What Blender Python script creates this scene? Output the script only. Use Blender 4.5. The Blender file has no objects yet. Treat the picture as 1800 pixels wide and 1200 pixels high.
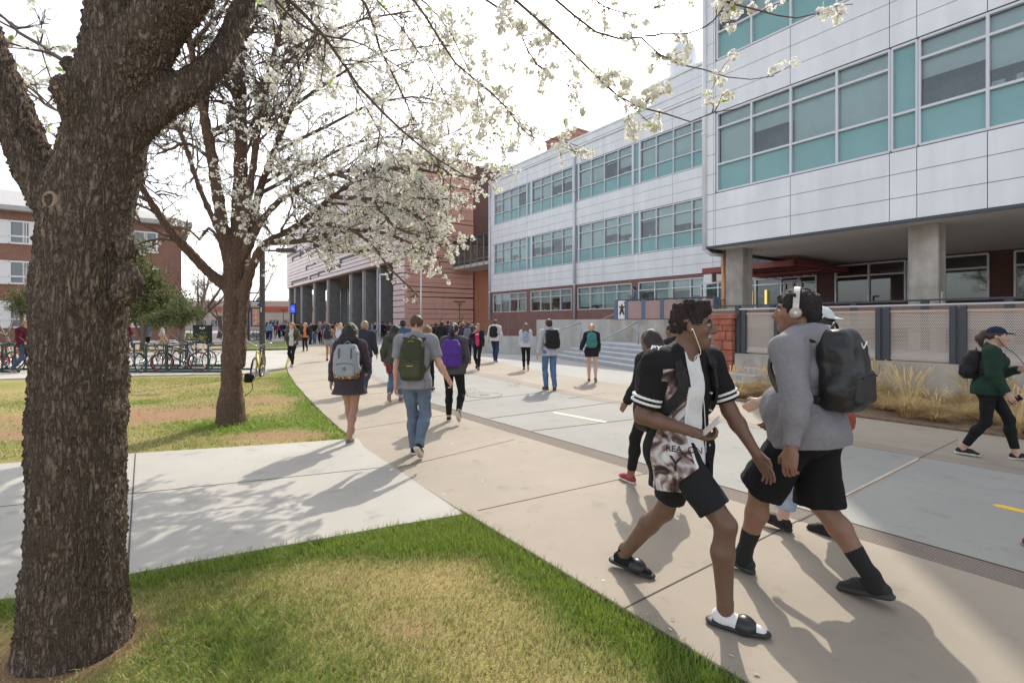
import bpy, bmesh, math, random
import numpy as np
from mathutils import Vector, Matrix
from mathutils.kdtree import KDTree
random.seed(7); np.random.seed(7)
R = math.radians
scene = bpy.context.scene
COL = scene.collection
F_PX, CX, HY, CAMH = 890.0, 900.0, 568.0, 1.64
# building-aligned axes: b runs along the walkway (away from the camera), a runs to the right across it
D1 = np.array([-0.580, 0.8146]); D2 = np.array([0.8146, 0.580])
YAW_B = math.atan2(D2[1], D2[0])          # rotation of the building frame about z

def G(px, py, z=0.0):
    Y = F_PX*(CAMH-z)/(py-HY); return np.array([(px-CX)/F_PX*Y, Y, z])
def AT(px, py, Y):
    return np.array([(px-CX)/F_PX*Y, Y, CAMH-(py-HY)/F_PX*Y])
def AB(a, b, z=0.0):
    p = a*D2 + b*D1; return np.array([p[0], p[1], z])
def toAB(x, y): return (x*D2[0]+y*D2[1], x*D1[0]+y*D1[1])
def b_on(px, a):       # b of the point of the vertical plane a=const seen at column px
    u = (px-CX)/F_PX; Y = a/(D2[0]*u+D2[1]); return u*Y*D1[0]+Y*D1[1]
def a_on(px, b):
    u = (px-CX)/F_PX; Y = b/(D1[0]*u+D1[1]); return u*Y*D2[0]+Y*D2[1]
def y_on(px, a):
    u = (px-CX)/F_PX; return a/(D2[0]*u+D2[1])
def z_on(px, py, a): return CAMH-(py-HY)/F_PX*y_on(px, a)

# ---------------------------------------------------------------- materials
MATS = {}
def nt(m): return m.node_tree.nodes, m.node_tree.links
def mat(name, col, rough=0.6, metal=0.0, spec=0.5, var=0.0, vscale=3.0, bump=0.0, bscale=40.0, col2=None, coat=0.0, trans=0.0, detail=4.0, fold=0.0, streak=0.0):
    """principled material; var/col2 mix a noise of a second colour in, bump adds fine relief"""
    if name in MATS: return MATS[name]
    m = bpy.data.materials.new(name); m.use_nodes = True; N, L = nt(m)
    p = N['Principled BSDF']
    p.inputs['Base Color'].default_value = (*col, 1); p.inputs['Roughness'].default_value = rough
    p.inputs['Metallic'].default_value = metal; p.inputs['Specular IOR Level'].default_value = spec
    p.inputs['Coat Weight'].default_value = coat
    tc = N.new('ShaderNodeTexCoord')
    if var or col2:
        n = N.new('ShaderNodeTexNoise'); n.inputs['Scale'].default_value = vscale; n.inputs['Detail'].default_value = detail; n.inputs['Roughness'].default_value = 0.65
        L.new(tc.outputs['Object'], n.inputs['Vector'])
        r = N.new('ShaderNodeValToRGB'); L.new(n.outputs['Fac'], r.inputs['Fac'])
        c2 = col2 or tuple(c*(1-var) for c in col); c1 = col if col2 else tuple(min(1, c*(1+var)) for c in col)
        r.color_ramp.elements[0].position = 0.3; r.color_ramp.elements[1].position = 0.7
        r.color_ramp.elements[0].color = (*c2, 1); r.color_ramp.elements[1].color = (*c1, 1)
        L.new(r.outputs['Color'], p.inputs['Base Color'])
    if bump:
        n2 = N.new('ShaderNodeTexNoise'); n2.inputs['Scale'].default_value = bscale; n2.inputs['Detail'].default_value = 3
        L.new(tc.outputs['Object'], n2.inputs['Vector'])
        b = N.new('ShaderNodeBump'); b.inputs['Strength'].default_value = bump; b.inputs['Distance'].default_value = 0.02
        L.new(n2.outputs['Fac'], b.inputs['Height']); L.new(b.outputs['Normal'], p.inputs['Normal'])
    if fold:          # broad soft creases under the fine weave
        n3 = N.new('ShaderNodeTexNoise'); n3.inputs['Scale'].default_value = 9; n3.inputs['Detail'].default_value = 2.5; n3.inputs['Distortion'].default_value = 1.8
        L.new(tc.outputs['Object'], n3.inputs['Vector']); b3 = N.new('ShaderNodeBump'); b3.inputs['Strength'].default_value = fold; b3.inputs['Distance'].default_value = .05
        L.new(n3.outputs['Fac'], b3.inputs['Height'])
        if p.inputs['Normal'].links: L.new(p.inputs['Normal'].links[0].from_socket, b3.inputs['Normal'])
        L.new(b3.outputs['Normal'], p.inputs['Normal'])
    if streak:        # faint vertical rain streaks
        mp = N.new('ShaderNodeMapping'); mp.inputs['Scale'].default_value = (2.2, 2.2, .22); L.new(tc.outputs['Object'], mp.inputs[0])
        n4 = N.new('ShaderNodeTexNoise'); n4.inputs['Scale'].default_value = 1; n4.inputs['Detail'].default_value = 6; L.new(mp.outputs[0], n4.inputs['Vector'])
        mr = N.new('ShaderNodeMapRange'); mr.inputs[1].default_value = .35; mr.inputs[2].default_value = .7; mr.inputs[3].default_value = 1-streak; mr.inputs[4].default_value = 1.04; L.new(n4.outputs[0], mr.inputs[0])
        x = N.new('ShaderNodeMix'); x.data_type = 'RGBA'; x.blend_type = 'MULTIPLY'; x.inputs[0].default_value = 1
        s_ = p.inputs['Base Color'].links[0].from_socket if p.inputs['Base Color'].links else None
        if s_: L.new(s_, x.inputs[6])
        else: x.inputs[6].default_value = (*col, 1)
        L.new(mr.outputs[0], x.inputs[7]); L.new(x.outputs[2], p.inputs['Base Color'])
    if trans:
        t = N.new('ShaderNodeBsdfTranslucent'); mx = N.new('ShaderNodeMixShader'); mx.inputs['Fac'].default_value = trans
        src = p.inputs['Base Color'].links[0].from_socket if p.inputs['Base Color'].links else None
        if src: L.new(src, t.inputs['Color'])
        else: t.inputs['Color'].default_value = (*col, 1)
        L.new(p.outputs[0], mx.inputs[1]); L.new(t.outputs[0], mx.inputs[2]); L.new(mx.outputs[0], N['Material Output'].inputs['Surface'])
    MATS[name] = m; return m
def emis(name, col, s):
    m = mat(name, col, 0.5); N, L = nt(m); p = N['Principled BSDF']
    p.inputs['Emission Color'].default_value = (*col, 1); p.inputs['Emission Strength'].default_value = s; return m

# ---------------------------------------------------------------- mesh helpers
def mesh_np(name, V, faces, mats, midx=None, smooth=False):
    """faces: int array (n,k) or list of such arrays"""
    if not isinstance(faces, (list, tuple)): faces = [faces]
    faces = [np.asarray(f, dtype=np.int64) for f in faces if len(f)]
    me = bpy.data.meshes.new(name); V = np.asarray(V, dtype=np.float32)
    me.vertices.add(len(V)); me.vertices.foreach_set('co', V.ravel())
    nl = sum(f.size for f in faces); npoly = sum(len(f) for f in faces)
    me.loops.add(nl); me.polygons.add(npoly)
    me.loops.foreach_set('vertex_index', np.concatenate([f.ravel() for f in faces]).astype(np.int32))
    tot = np.concatenate([np.full(len(f), f.shape[1]) for f in faces]).astype(np.int32)
    st = np.concatenate([[0], np.cumsum(tot)[:-1]]).astype(np.int32)
    me.polygons.foreach_set('loop_start', st)
    try: me.polygons.foreach_set('loop_total', tot)
    except Exception: pass
    for m in (mats if isinstance(mats, (list, tuple)) else [mats]): me.materials.append(m)
    if midx is not None: me.polygons.foreach_set('material_index', np.asarray(midx, dtype=np.int32))
    if smooth: me.polygons.foreach_set('use_smooth', np.ones(npoly, dtype=bool))
    me.update(calc_edges=True); me.validate()
    return me
def link(name, me, parent=None, loc=None, rotz=None):
    o = bpy.data.objects.new(name, me); COL.objects.link(o)
    if parent is not None: o.parent = parent
    if loc is not None: o.location = Vector([float(c) for c in loc])
    if rotz is not None: o.rotation_euler = (0, 0, rotz)
    return o
def tag(o, label=None, cat=None, group=None, kind=None):
    if label: o['label'] = label
    if cat: o['category'] = cat
    if group: o['group'] = group
    if kind: o['kind'] = kind
    return o
def empty(name, loc, label, cat, rotz=0, group=None):
    o = bpy.data.objects.new(name, None); COL.objects.link(o); o.empty_display_size = 0.2
    o.location = Vector([float(c) for c in loc]); o.rotation_euler = (0, 0, rotz)
    return tag(o, label, cat, group)
def copy_tree(o, parent=None):
    c = o.copy(); COL.objects.link(c)
    if parent is not None: c.parent = parent
    for ch in [x for x in bpy.data.objects if x.parent == o]: copy_tree(ch, c)
    return c

class MB:
    """collects shapes, built into ONE mesh object"""
    def __init__(s): s.v = []; s.f = []; s.m = []
    def add(s, vs, fs, mi=0):
        k = len(s.v); s.v += [tuple(float(c) for c in v) for v in vs]
        for f in fs: s.f.append([i+k for i in f]); s.m.append(mi)
    def box(s, c, size, mi=0, rz=0, M=None):
        x, y, z = [d/2 for d in size]
        P = [Vector(p) for p in ((-x,-y,-z),(x,-y,-z),(x,y,-z),(-x,y,-z),(-x,-y,z),(x,-y,z),(x,y,z),(-x,y,z))]
        Rm = M if M is not None else Matrix.Rotation(rz, 3, 'Z')
        s.add([Rm @ p + Vector(c) for p in P], [(3,2,1,0),(4,5,6,7),(0,1,5,4),(1,2,6,5),(2,3,7,6),(3,0,4,7)], mi)
    def span(s, p, q, mi=0):       # axis-aligned box between two corners
        s.box([(a+b)/2 for a, b in zip(p, q)], [abs(a-b) for a, b in zip(p, q)], mi)
    def tube(s, pts, r, n=8, mi=0, cap=True):
        pts = [Vector(p) for p in pts]; rs = r if isinstance(r, (list, tuple, np.ndarray)) else [r]*len(pts)
        t0 = (pts[1]-pts[0]).normalized(); up = Vector((0,0,1)) if abs(t0.z) < .9 else Vector((1,0,0))
        u = t0.cross(up).normalized(); vs = []
        for i, p in enumerate(pts):
            t = (pts[min(i+1, len(pts)-1)]-pts[max(i-1, 0)]).normalized()
            u = (u - t*u.dot(t)).normalized(); w = t.cross(u)
            vs += [p + (u*math.cos(2*math.pi*k/n) + w*math.sin(2*math.pi*k/n))*rs[i] for k in range(n)]
        fs = [(i*n+k, i*n+(k+1) % n, (i+1)*n+(k+1) % n, (i+1)*n+k) for i in range(len(pts)-1) for k in range(n)]
        if cap: fs += [tuple(range(n-1, -1, -1)), tuple((len(pts)-1)*n+k for k in range(n))]
        s.add(vs, fs, mi)
    def ribbon(s, pts, normals, w, t, mi=0):   # flat strap: rectangle section swept along pts
        pts = [Vector(p) for p in pts]; vs = []
        for i, p in enumerate(pts):
            tan = (pts[min(i+1, len(pts)-1)]-pts[max(i-1, 0)]).normalized(); n = Vector(normals[i]).normalized()
            n = (n - tan*n.dot(tan)).normalized(); sd = tan.cross(n)
            vs += [p+sd*w/2, p+sd*w/2+n*t, p-sd*w/2+n*t, p-sd*w/2]
        fs = [(i*4+k, i*4+(k+1) % 4, i*4+4+(k+1) % 4, i*4+4+k) for i in range(len(pts)-1) for k in range(4)]
        fs += [(3,2,1,0), tuple(len(vs)-4+k for k in range(4))]
        s.add(vs, fs, mi)
    def lathe(s, prof, c=(0,0,0), n=16, mi=0):
        vs = [(c[0]+r*math.cos(2*math.pi*k/n), c[1]+r*math.sin(2*math.pi*k/n), c[2]+z) for r, z in prof for k in range(n)]
        fs = [(i*n+k, i*n+(k+1) % n, (i+1)*n+(k+1) % n, (i+1)*n+k) for i in range(len(prof)-1) for k in range(n)]
        s.add(vs, fs, mi)
    def prism(s, poly, z0, z1, mi=0, mside=None):
        n = len(poly); vs = [(p[0], p[1], z0) for p in poly]+[(p[0], p[1], z1) for p in poly]
        ar = sum(poly[i][0]*poly[(i+1) % n][1]-poly[(i+1) % n][0]*poly[i][1] for i in range(n))
        idx = list(range(n)) if ar > 0 else list(range(n-1, -1, -1))
        s.add(vs, [tuple(n+i for i in idx)], mi)
        s.add(vs, [tuple((idx[i], idx[(i+1) % n], n+idx[(i+1) % n], n+idx[i])) for i in range(n)], mi if mside is None else mside)
    def build(s, name, mats, parent=None, smooth=False, loc=None, rotz=None, bevel=0):
        me = bpy.data.meshes.new(name); me.from_pydata(s.v, [], s.f)
        for m in (mats if isinstance(mats, (list, tuple)) else [mats]): me.materials.append(m)
        me.polygons.foreach_set('material_index', np.array(s.m, dtype=np.int32))
        if smooth: me.polygons.foreach_set('use_smooth', np.ones(len(s.f), dtype=bool))
        me.update(); me.validate()
        o = link(name, me, parent, loc, rotz)
        if bevel:
            md = o.modifiers.new('bev', 'BEVEL'); md.width = bevel; md.segments = 2; md.limit_method = 'ANGLE'; md.angle_limit = R(40)
        return o

def spline(pts, n=8):
    """Catmull-Rom through pts"""
    P = np.array(pts, dtype=float)
    if len(P) < 3: return np.array([P[0]+(P[-1]-P[0])*t for t in np.linspace(0, 1, n+1)])
    Q = np.vstack([2*P[0]-P[1], P, 2*P[-1]-P[-2]]); out = []
    for i in range(1, len(Q)-2):
        for t in np.linspace(0, 1, n, endpoint=False):
            a, b, c, d = Q[i-1], Q[i], Q[i+1], Q[i+2]
            out.append(.5*((2*b)+(c-a)*t+(2*a-5*b+4*c-d)*t*t+(3*b-a-3*c+d)*t**3))
    out.append(P[-1]); return np.array(out)

# ---------------------------------------------------------------- signed-distance modelling
class Vox:
    """smooth-blended solids on a grid, meshed with surface nets; label = which solid is nearest"""
    def __init__(s, lo, hi, h):
        s.h = h; s.lo = np.array(lo, float); n = np.ceil((np.array(hi)-s.lo)/h).astype(int)+1; s.n = n
        s.F = np.full(n, 0.3, dtype=np.float32); s.L = np.zeros(n, dtype=np.int8)
    def _reg(s, lo, hi, mg):
        i0 = np.maximum(np.floor((np.array(lo)-mg-s.lo)/s.h).astype(int), 0); i1 = np.minimum(np.ceil((np.array(hi)+mg-s.lo)/s.h).astype(int)+1, s.n)
        if (i1 <= i0).any(): return None, None
        sl = tuple(slice(a, b) for a, b in zip(i0, i1))
        ax = [s.lo[k]+s.h*np.arange(i0[k], i1[k]) for k in range(3)]
        return sl, (ax[0][:, None, None].astype(np.float32), ax[1][None, :, None].astype(np.float32), ax[2][None, None, :].astype(np.float32))
    def _mix(s, sl, d, k, lab, op):
        f = s.F[sl]; d = d.astype(np.float32)
        if op == 'add':
            if lab is not None: s.L[sl] = np.where(d < f, lab, s.L[sl])
            hh = np.maximum(k-np.abs(f-d), 0)/max(k, 1e-6); s.F[sl] = np.minimum(f, d)-hh*hh*k*.25
        else:
            d = -d; hh = np.maximum(k-np.abs(f-d), 0)/max(k, 1e-6); s.F[sl] = np.maximum(f, d)+hh*hh*k*.25
    def cone(s, a, b, r1, r2, k=.02, lab=None, op='add', flat=None, cut=None):
        a = np.array(a, float); b = np.array(b, float); rm = max(r1, r2)
        sl, X = s._reg(np.minimum(a, b)-rm, np.maximum(a, b)+rm, k+3*s.h)
        if sl is None: return
        ba = b-a; L2 = max(float(ba@ba), 1e-9)
        px, py, pz = X[0]-a[0], X[1]-a[1], X[2]-a[2]
        t = np.clip((px*ba[0]+py*ba[1]+pz*ba[2])/L2, 0, 1)
        dx, dy, dz = px-t*ba[0], py-t*ba[1], pz-t*ba[2]
        if flat is not None:      # (direction, factor): squash across a direction
            u, fc = np.array(flat[0]), flat[1]; q = dx*u[0]+dy*u[1]+dz*u[2]; m = (fc-1)*q; dx = dx+m*u[0]; dy = dy+m*u[1]; dz = dz+m*u[2]
        d = np.sqrt(dx*dx+dy*dy+dz*dz)-(r1+(r2-r1)*t)
        for (cp, cn) in (cut or ()): d = np.maximum(d, (X[0]-cp[0])*cn[0]+(X[1]-cp[1])*cn[1]+(X[2]-cp[2])*cn[2])
        s._mix(sl, d, k, lab, op)
    def ell(s, c, r, M=None, k=.02, lab=None, op='add'):
        c = np.array(c, float); r = np.array(r, float); rm = r.max()
        sl, X = s._reg(c-rm, c+rm, k+3*s.h)
        if sl is None: return
        p = [X[i]-c[i] for i in range(3)]
        if M is not None: p = [M[0][i]*p[0]+M[1][i]*p[1]+M[2][i]*p[2] for i in range(3)]
        k0 = np.sqrt(sum((p[i]/r[i])**2 for i in range(3))); k1 = np.sqrt(sum((p[i]/r[i]**2)**2 for i in range(3)))
        d = k0*(k0-1)/np.maximum(k1, 1e-6); s._mix(sl, d, k, lab, op)
    def box(s, c, hs, rnd, M=None, k=.01, lab=None, op='add'):
        c = np.array(c, float); hs = np.array(hs, float); rm = np.linalg.norm(hs)
        sl, X = s._reg(c-rm, c+rm, k+3*s.h)
        if sl is None: return
        p = [X[i]-c[i] for i in range(3)]
        if M is not None: p = [M[0][i]*p[0]+M[1][i]*p[1]+M[2][i]*p[2] for i in range(3)]
        q = [np.abs(p[i])-(hs[i]-rnd) for i in range(3)]
        d = np.sqrt(sum(np.maximum(x, 0)**2 for x in q))+np.minimum(np.maximum(np.maximum(q[0], q[1]), q[2]), 0)-rnd
        s._mix(sl, d, k, lab, op)
    def plane(s, p, n, k=.004):      # keep the side the normal points away from
        n = np.array(n, float)/np.linalg.norm(n); p = np.array(p, float)
        X = [s.lo[i]+s.h*np.arange(s.n[i]) for i in range(3)]
        d = ((X[0]-p[0])*n[0])[:, None, None]+((X[1]-p[1])*n[1])[None, :, None]+((X[2]-p[2])*n[2])[None, None, :]
        s.F = np.maximum(s.F, d.astype(np.float32))
    def grid(s):
        X = [s.lo[i]+s.h*np.arange(s.n[i]) for i in range(3)]
        return X[0][:, None, None], X[1][None, :, None], X[2][None, None, :]
    def noise(s, amp, sc, seed=0, zs=1.0):
        X, Y, Z = s.grid(); rg = np.random.RandomState(seed); d = 0
        for o in range(3):
            ph = rg.rand(6)*6.28; f = sc*(1.8**o); dr = rg.randn(3, 3); dr /= np.linalg.norm(dr, axis=1)[:, None]
            for q in range(3): d = d+np.sin(f*(dr[q, 0]*X+dr[q, 1]*Y+zs*dr[q, 2]*Z)+ph[q]+1.3*np.sin(f*.6*(dr[(q+1) % 3, 0]*X+dr[(q+1) % 3, 1]*Y+dr[(q+1) % 3, 2]*Z)+ph[q+3]))/(1.7**o)
        s.F += (amp*d/3).astype(np.float32)
    def mesh(s):
        F = s.F; F[0] = F[-1] = .05; F[:, 0] = F[:, -1] = .05; F[:, :, 0] = F[:, :, -1] = .05
        S = F < 0; n = s.n
        c = [S[i:n[0]-1+i, j:n[1]-1+j, k:n[2]-1+k] for i in (0, 1) for j in (0, 1) for k in (0, 1)]
        al = c[0].copy(); an = c[0].copy()
        for q in c[1:]: al &= q; an |= q
        idx = np.argwhere(an & ~al)
        if len(idx) == 0: return np.zeros((0, 3)), np.zeros((0, 4), int), np.zeros(0, int)
        off = np.array([(i, j, k) for i in (0, 1) for j in (0, 1) for k in (0, 1)])
        val = np.stack([F[idx[:, 0]+o[0], idx[:, 1]+o[1], idx[:, 2]+o[2]] for o in off], 1)
        acc = np.zeros((len(idx), 3)); cnt = np.zeros(len(idx))
        for i in range(8):
            for j in range(i+1, 8):
                if np.abs(off[i]-off[j]).sum() != 1: continue
                vi, vj = val[:, i], val[:, j]; m = (vi < 0) != (vj < 0)
                t = np.where(m, vi/np.where(m, vi-vj, 1), 0)
                acc += np.where(m[:, None], off[i]+t[:, None]*(off[j]-off[i]), 0); cnt += m
        V = s.lo+s.h*(idx+acc/cnt[:, None])
        ids = -np.ones(n-1, dtype=np.int64); ids[idx[:, 0], idx[:, 1], idx[:, 2]] = np.arange(len(idx))
        quads = []
        for ax in range(3):
            sa = [slice(None)]*3; sb = [slice(None)]*3; sa[ax] = slice(0, -1); sb[ax] = slice(1, None)
            A, B = S[tuple(sa)], S[tuple(sb)]; e = np.argwhere(A != B)
            u, w = (ax+1) % 3, (ax+2) % 3
            e = e[(e[:, u] > 0) & (e[:, w] > 0)]
            ins = S[e[:, 0], e[:, 1], e[:, 2]]
            def g(du, dw):
                q = e.copy(); q[:, u] -= du; q[:, w] -= dw; return ids[q[:, 0], q[:, 1], q[:, 2]]
            Q = np.stack([g(1, 1), g(0, 1), g(0, 0), g(1, 0)], 1)
            Q[~ins] = Q[~ins][:, ::-1]; quads.append(Q)
        Q = np.vstack(quads); Q = Q[(Q >= 0).all(1)]
        lab = s.L[tuple(np.clip(np.round((V-s.lo)/s.h).astype(int), 0, n-1).T)]
        return V, Q, lab
def smooth_verts(V, Q, it=1, lam=.5):
    for _ in range(it):
        acc = np.zeros_like(V); cnt = np.zeros(len(V))
        for i in range(4):
            a, b = Q[:, i], Q[:, (i+1) % 4]
            for k in range(3):
                acc[:, k] += np.bincount(a, V[b, k], len(V))+np.bincount(b, V[a, k], len(V))
            cnt += np.bincount(a, minlength=len(V))+np.bincount(b, minlength=len(V))
        V = V+lam*(acc/np.maximum(cnt, 1)[:, None]-V)
    return V
# ================================================================ camera, light, sky
SUN_AZ, SUN_EL = R(16.0), R(41.0)        # azimuth measured from +Y towards +X
cam = bpy.data.cameras.new('camera'); co = bpy.data.objects.new('camera', cam); COL.objects.link(co)
co.location = (0, 0, CAMH); co.rotation_euler = (R(90), 0, 0)
cam.sensor_width = 36; cam.lens = F_PX/1800*36; cam.shift_y = -32/1800; cam.clip_end = 3000; cam.clip_start = .05
scene.camera = co
w = bpy.data.worlds.new('World'); scene.world = w; w.use_nodes = True
N, L = w.node_tree.nodes, w.node_tree.links
sky = N.new('ShaderNodeTexSky'); sky.sky_type = 'NISHITA'; sky.sun_disc = False
sky.sun_elevation = SUN_EL; sky.sun_rotation = SUN_AZ; sky.air_density = 1.0; sky.dust_density = 2.2; sky.ozone_density = 1.0
hs = N.new('ShaderNodeHueSaturation'); hs.inputs['Saturation'].default_value = .33; L.new(sky.outputs[0], hs.inputs['Color']); L.new(hs.outputs[0], N['Background'].inputs['Color']); N['Background'].inputs['Strength'].default_value = 0.15
sl = bpy.data.lights.new('sun', 'SUN'); sl.energy = 1.9; sl.angle = R(.55); sl.color = (1, .93, .82)
so = bpy.data.objects.new('sun', sl); COL.objects.link(so)
sdir = Vector((math.sin(SUN_AZ)*math.cos(SUN_EL), math.cos(SUN_AZ)*math.cos(SUN_EL), math.sin(SUN_EL)))
so.rotation_euler = sdir.to_track_quat('Z', 'Y').to_euler(); so.location = (0, 0, 30)
vs_ = scene.view_settings; vs_.view_transform = 'Standard'; vs_.look = 'None'; vs_.exposure = 1.12; vs_.gamma = 1
scene.cycles.max_bounces = 8; scene.cycles.transparent_max_bounces = 24; scene.cycles.use_denoising = True
scene.cycles.sample_clamp_indirect = 6

# ================================================================ ground materials
def paving(name, c1, c2, grain, gscale=220, stain=.35, rough=.85, broom=None):
    m = bpy.data.materials.new(name); m.use_nodes = True; N, L = nt(m); p = N['Principled BSDF']; p.inputs['Roughness'].default_value = rough
    p.inputs['Specular IOR Level'].default_value = .35
    tc = N.new('ShaderNodeTexCoord')
    def noise(sc, det=4, vec=None):
        n = N.new('ShaderNodeTexNoise'); n.inputs['Scale'].default_value = sc; n.inputs['Detail'].default_value = det; n.inputs['Roughness'].default_value = .65
        L.new(vec or tc.outputs['Object'], n.inputs['Vector']); return n
    def mix(a, b, fac, typ='MIX'):
        x = N.new('ShaderNodeMix'); x.data_type = 'RGBA'; x.blend_type = typ
        (L.new(a, x.inputs[6]) if not isinstance(a, tuple) else setattr(x.inputs[6], 'default_value', (*a, 1)))
        (L.new(b, x.inputs[7]) if not isinstance(b, tuple) else setattr(x.inputs[7], 'default_value', (*b, 1)))
        (L.new(fac, x.inputs[0]) if not isinstance(fac, float) else setattr(x.inputs[0], 'default_value', fac)); return x.outputs[2]
    def ramp(src, a, b):
        r = N.new('ShaderNodeMapRange'); r.inputs[1].default_value = a; r.inputs[2].default_value = b; L.new(src, r.inputs[0]); return r.outputs[0]
    n1 = noise(.55, 6); n2 = noise(gscale, 2); n3 = noise(3.1, 5); n4 = noise(9, 3)
    base = mix(c2, c1, ramp(n1.outputs[0], .3, .7))
    base = mix(base, tuple(c*.72 for c in c2), ramp(n3.outputs[0], .58, .78))      # soft old stains
    sp = N.new('ShaderNodeTexVoronoi'); sp.inputs['Scale'].default_value = 6.5; L.new(tc.outputs['Object'], sp.inputs['Vector'])
    spr = N.new('ShaderNodeMapRange'); spr.inputs[1].default_value = .035; spr.inputs[2].default_value = .02; L.new(sp.outputs['Distance'], spr.inputs[0])
    mm = N.new('ShaderNodeMath'); mm.operation = 'MULTIPLY'; L.new(spr.outputs[0], mm.inputs[0]); L.new(ramp(n4.outputs[0], .5, .62), mm.inputs[1])
    base = mix(base, tuple(c*.45 for c in c2), mm.outputs[0])                       # small dark spots (gum, grit)
    base = mix(base, tuple(c*.45 for c in c1), ramp(n2.outputs[0], .5, .5+.5/grain))
    L.new(base, p.inputs['Base Color'])
    b = N.new('ShaderNodeBump'); b.inputs['Strength'].default_value = .35; b.inputs['Distance'].default_value = .004
    L.new(n2.outputs[0], b.inputs['Height']); nrm = b.outputs[0]
    if broom is not None:
        mp = N.new('ShaderNodeMapping'); mp.inputs['Rotation'].default_value = (0, 0, broom); mp.inputs['Scale'].default_value = (160, 3, 1)
        L.new(tc.outputs['Object'], mp.inputs['Vector']); nb = noise(1.0, 3, mp.outputs[0])
        b2 = N.new('ShaderNodeBump'); b2.inputs['Strength'].default_value = .5; b2.inputs['Distance'].default_value = .003
        L.new(nb.outputs[0], b2.inputs['Height']); L.new(nrm, b2.inputs['Normal']); nrm = b2.outputs[0]
    L.new(nrm, p.inputs['Normal']); return m
M_tan = paving('tan_aggregate_concrete', (.39, .336, .268), (.312, .267, .212), 1.7, 260)
M_strip = paving('drain_strip_concrete', (.32, .27, .22), (.28, .235, .195), 2.5, 260)
M_white = paving('pale_broomed_concrete', (.475, .45, .405), (.39, .37, .33), 1.5, 300, broom=R(12))
M_road = paving('grey_smooth_concrete', (.335, .33, .305), (.275, .27, .25), 1.3, 200)
M_plaza = paving('plaza_concrete', (.42, .405, .38), (.36, .35, .335), 4, 120)
M_earth = mat('dry_earth', (.26, .19, .13), .95, var=.35, vscale=2.5, bump=.6, bscale=60)
M_joint = mat('joint_dark', (.085, .07, .06), .95)
M_groove = mat('groove_dark', (.13, .10, .085), .95)
M_seal = mat('joint_sealant_pale', (.50, .42, .34), .8, var=.2)
M_yellow = mat('yellow_road_paint', (.75, .46, .06), .65, var=.15, vscale=30)
M_cream = mat('cream_road_paint', (.74, .64, .42), .7, var=.15, vscale=30)

def gp(pts): return [tuple(G(x, y)[:2]) for x, y in pts]
def abp(pts): return [tuple(AB(a, b)[:2]) for a, b in pts]

# base terrain to the horizon
mb = MB(); mb.span((-900, -60, -.3), (900, 1400, -.12)); tag(mb.build('ground', mat('far_ground', (.40, .37, .33), .95, var=.2, vscale=.05)), kind='structure')

# walkway edges
LEFT = abp([(2.21, -5), (2.21, 3.8)]) + gp([(640, 800), (622, 770)]) + gp([(597, 752), (566, 724), (540, 698), (519, 674), (507, 655), (504, 643)]) + gp([(510, 628), (520, 614), (532, 603), (548, 594), (565, 588)])
ROADL = abp([(4.7, -5), (4.7, 9.6)]) + gp([(722, 691), (678, 671), (652, 655), (643, 641), (645, 622), (655, 606), (668, 596)])
DRAIN = [(x-.0, y) for x, y in abp([(4.38, -5), (4.38, 9.7)])] + gp([(708, 693), (664, 672), (640, 656), (632, 642), (633, 622), (642, 607), (652, 598)])
ROADR = abp([(7.7, -5), (7.7, 8)]) + gp([(900, 672), (852, 662), (805, 653), (770, 641), (745, 628), (724, 612), (708, 598)])
STRIPR = abp([(8.02, -5), (8.02, 8)]) + gp([(915, 669), (862, 658), (815, 649), (780, 637), (755, 625), (733, 610), (716, 598)])
FAR = abp([(9.95, -5), (10.05, 7.0)]) + gp([(1270, 702), (1170, 687), (1080, 674), (980, 657), (880, 638), (800, 620), (760, 605), (740, 597)])
LANE_MID_A = 6.2
def slab(name, poly, m, top, thick=.11):
    mb = MB(); mb.prism(poly, top-thick, top); return tag(mb.build(name, m), kind='structure')
slab('walkway', LEFT + DRAIN[::-1], M_tan, 0.0)
slab('road', ROADL + ROADR[::-1], M_road, -.003)
mb = MB(); mb.prism(ROADR + STRIPR[::-1], -.11, .0); mb.prism(STRIPR+FAR[::-1], -.11, .001, 1)
tag(mb.build('far_walkway', [M_strip, M_tan]), kind='structure')
mb = MB(); mb.prism(DRAIN + ROADL[::-1], -.11, -.002)
for k in range(11):                         # fine grooves of the tactile drain strip, near part only
    a = 4.40+.027*k; mb.prism(abp([(a, -4), (a+.009, -4), (a+.009, 9.5), (a, 9.5)]), -.004, -.0005, 1)
mb.prism(abp([(4.685, -4), (4.70, -4), (4.70, 9.55), (4.685, 9.55)]), -.004, .001, 2)
tag(mb.build('drain_strip', [M_strip, M_groove, M_joint]), kind='structure')
# saw-cut joints across the walkway and road
mb = MB()
def joint(p, q, wd=.012, mi=0, z=.0025):
    p = np.array(p); q = np.array(q); d = (q-p)/np.linalg.norm(q-p); n = np.array([-d[1], d[0]])*wd/2
    mb.prism([tuple(p+n), tuple(q+n), tuple(q-n), tuple(p-n)], z-.004, z, mi)
for (ax, ay), (bx, by) in [((1097, 1069), (1400, 916)), ((840, 897), (1135, 832)), ((700, 822), (905, 772)), ((612, 757), (790, 728)), ((548, 704), (675, 690)), ((520, 672), (640, 662))]:
    joint(G(ax, ay)[:2], G(bx, by)[:2])
joint(G(1616, 805)[:2], G(1684, 772)[:2]); joint(G(1000, 700)[:2], G(1065, 690)[:2]); joint(G(1220, 728)[:2], G(1290, 706)[:2])
joint(G(860, 735)[:2], G(1110, 703)[:2], .008); joint(G(935, 757)[:2], G(1240, 722)[:2], .008)
joint(G(800, 707)[:2], G(1000, 684)[:2], .008)
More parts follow.
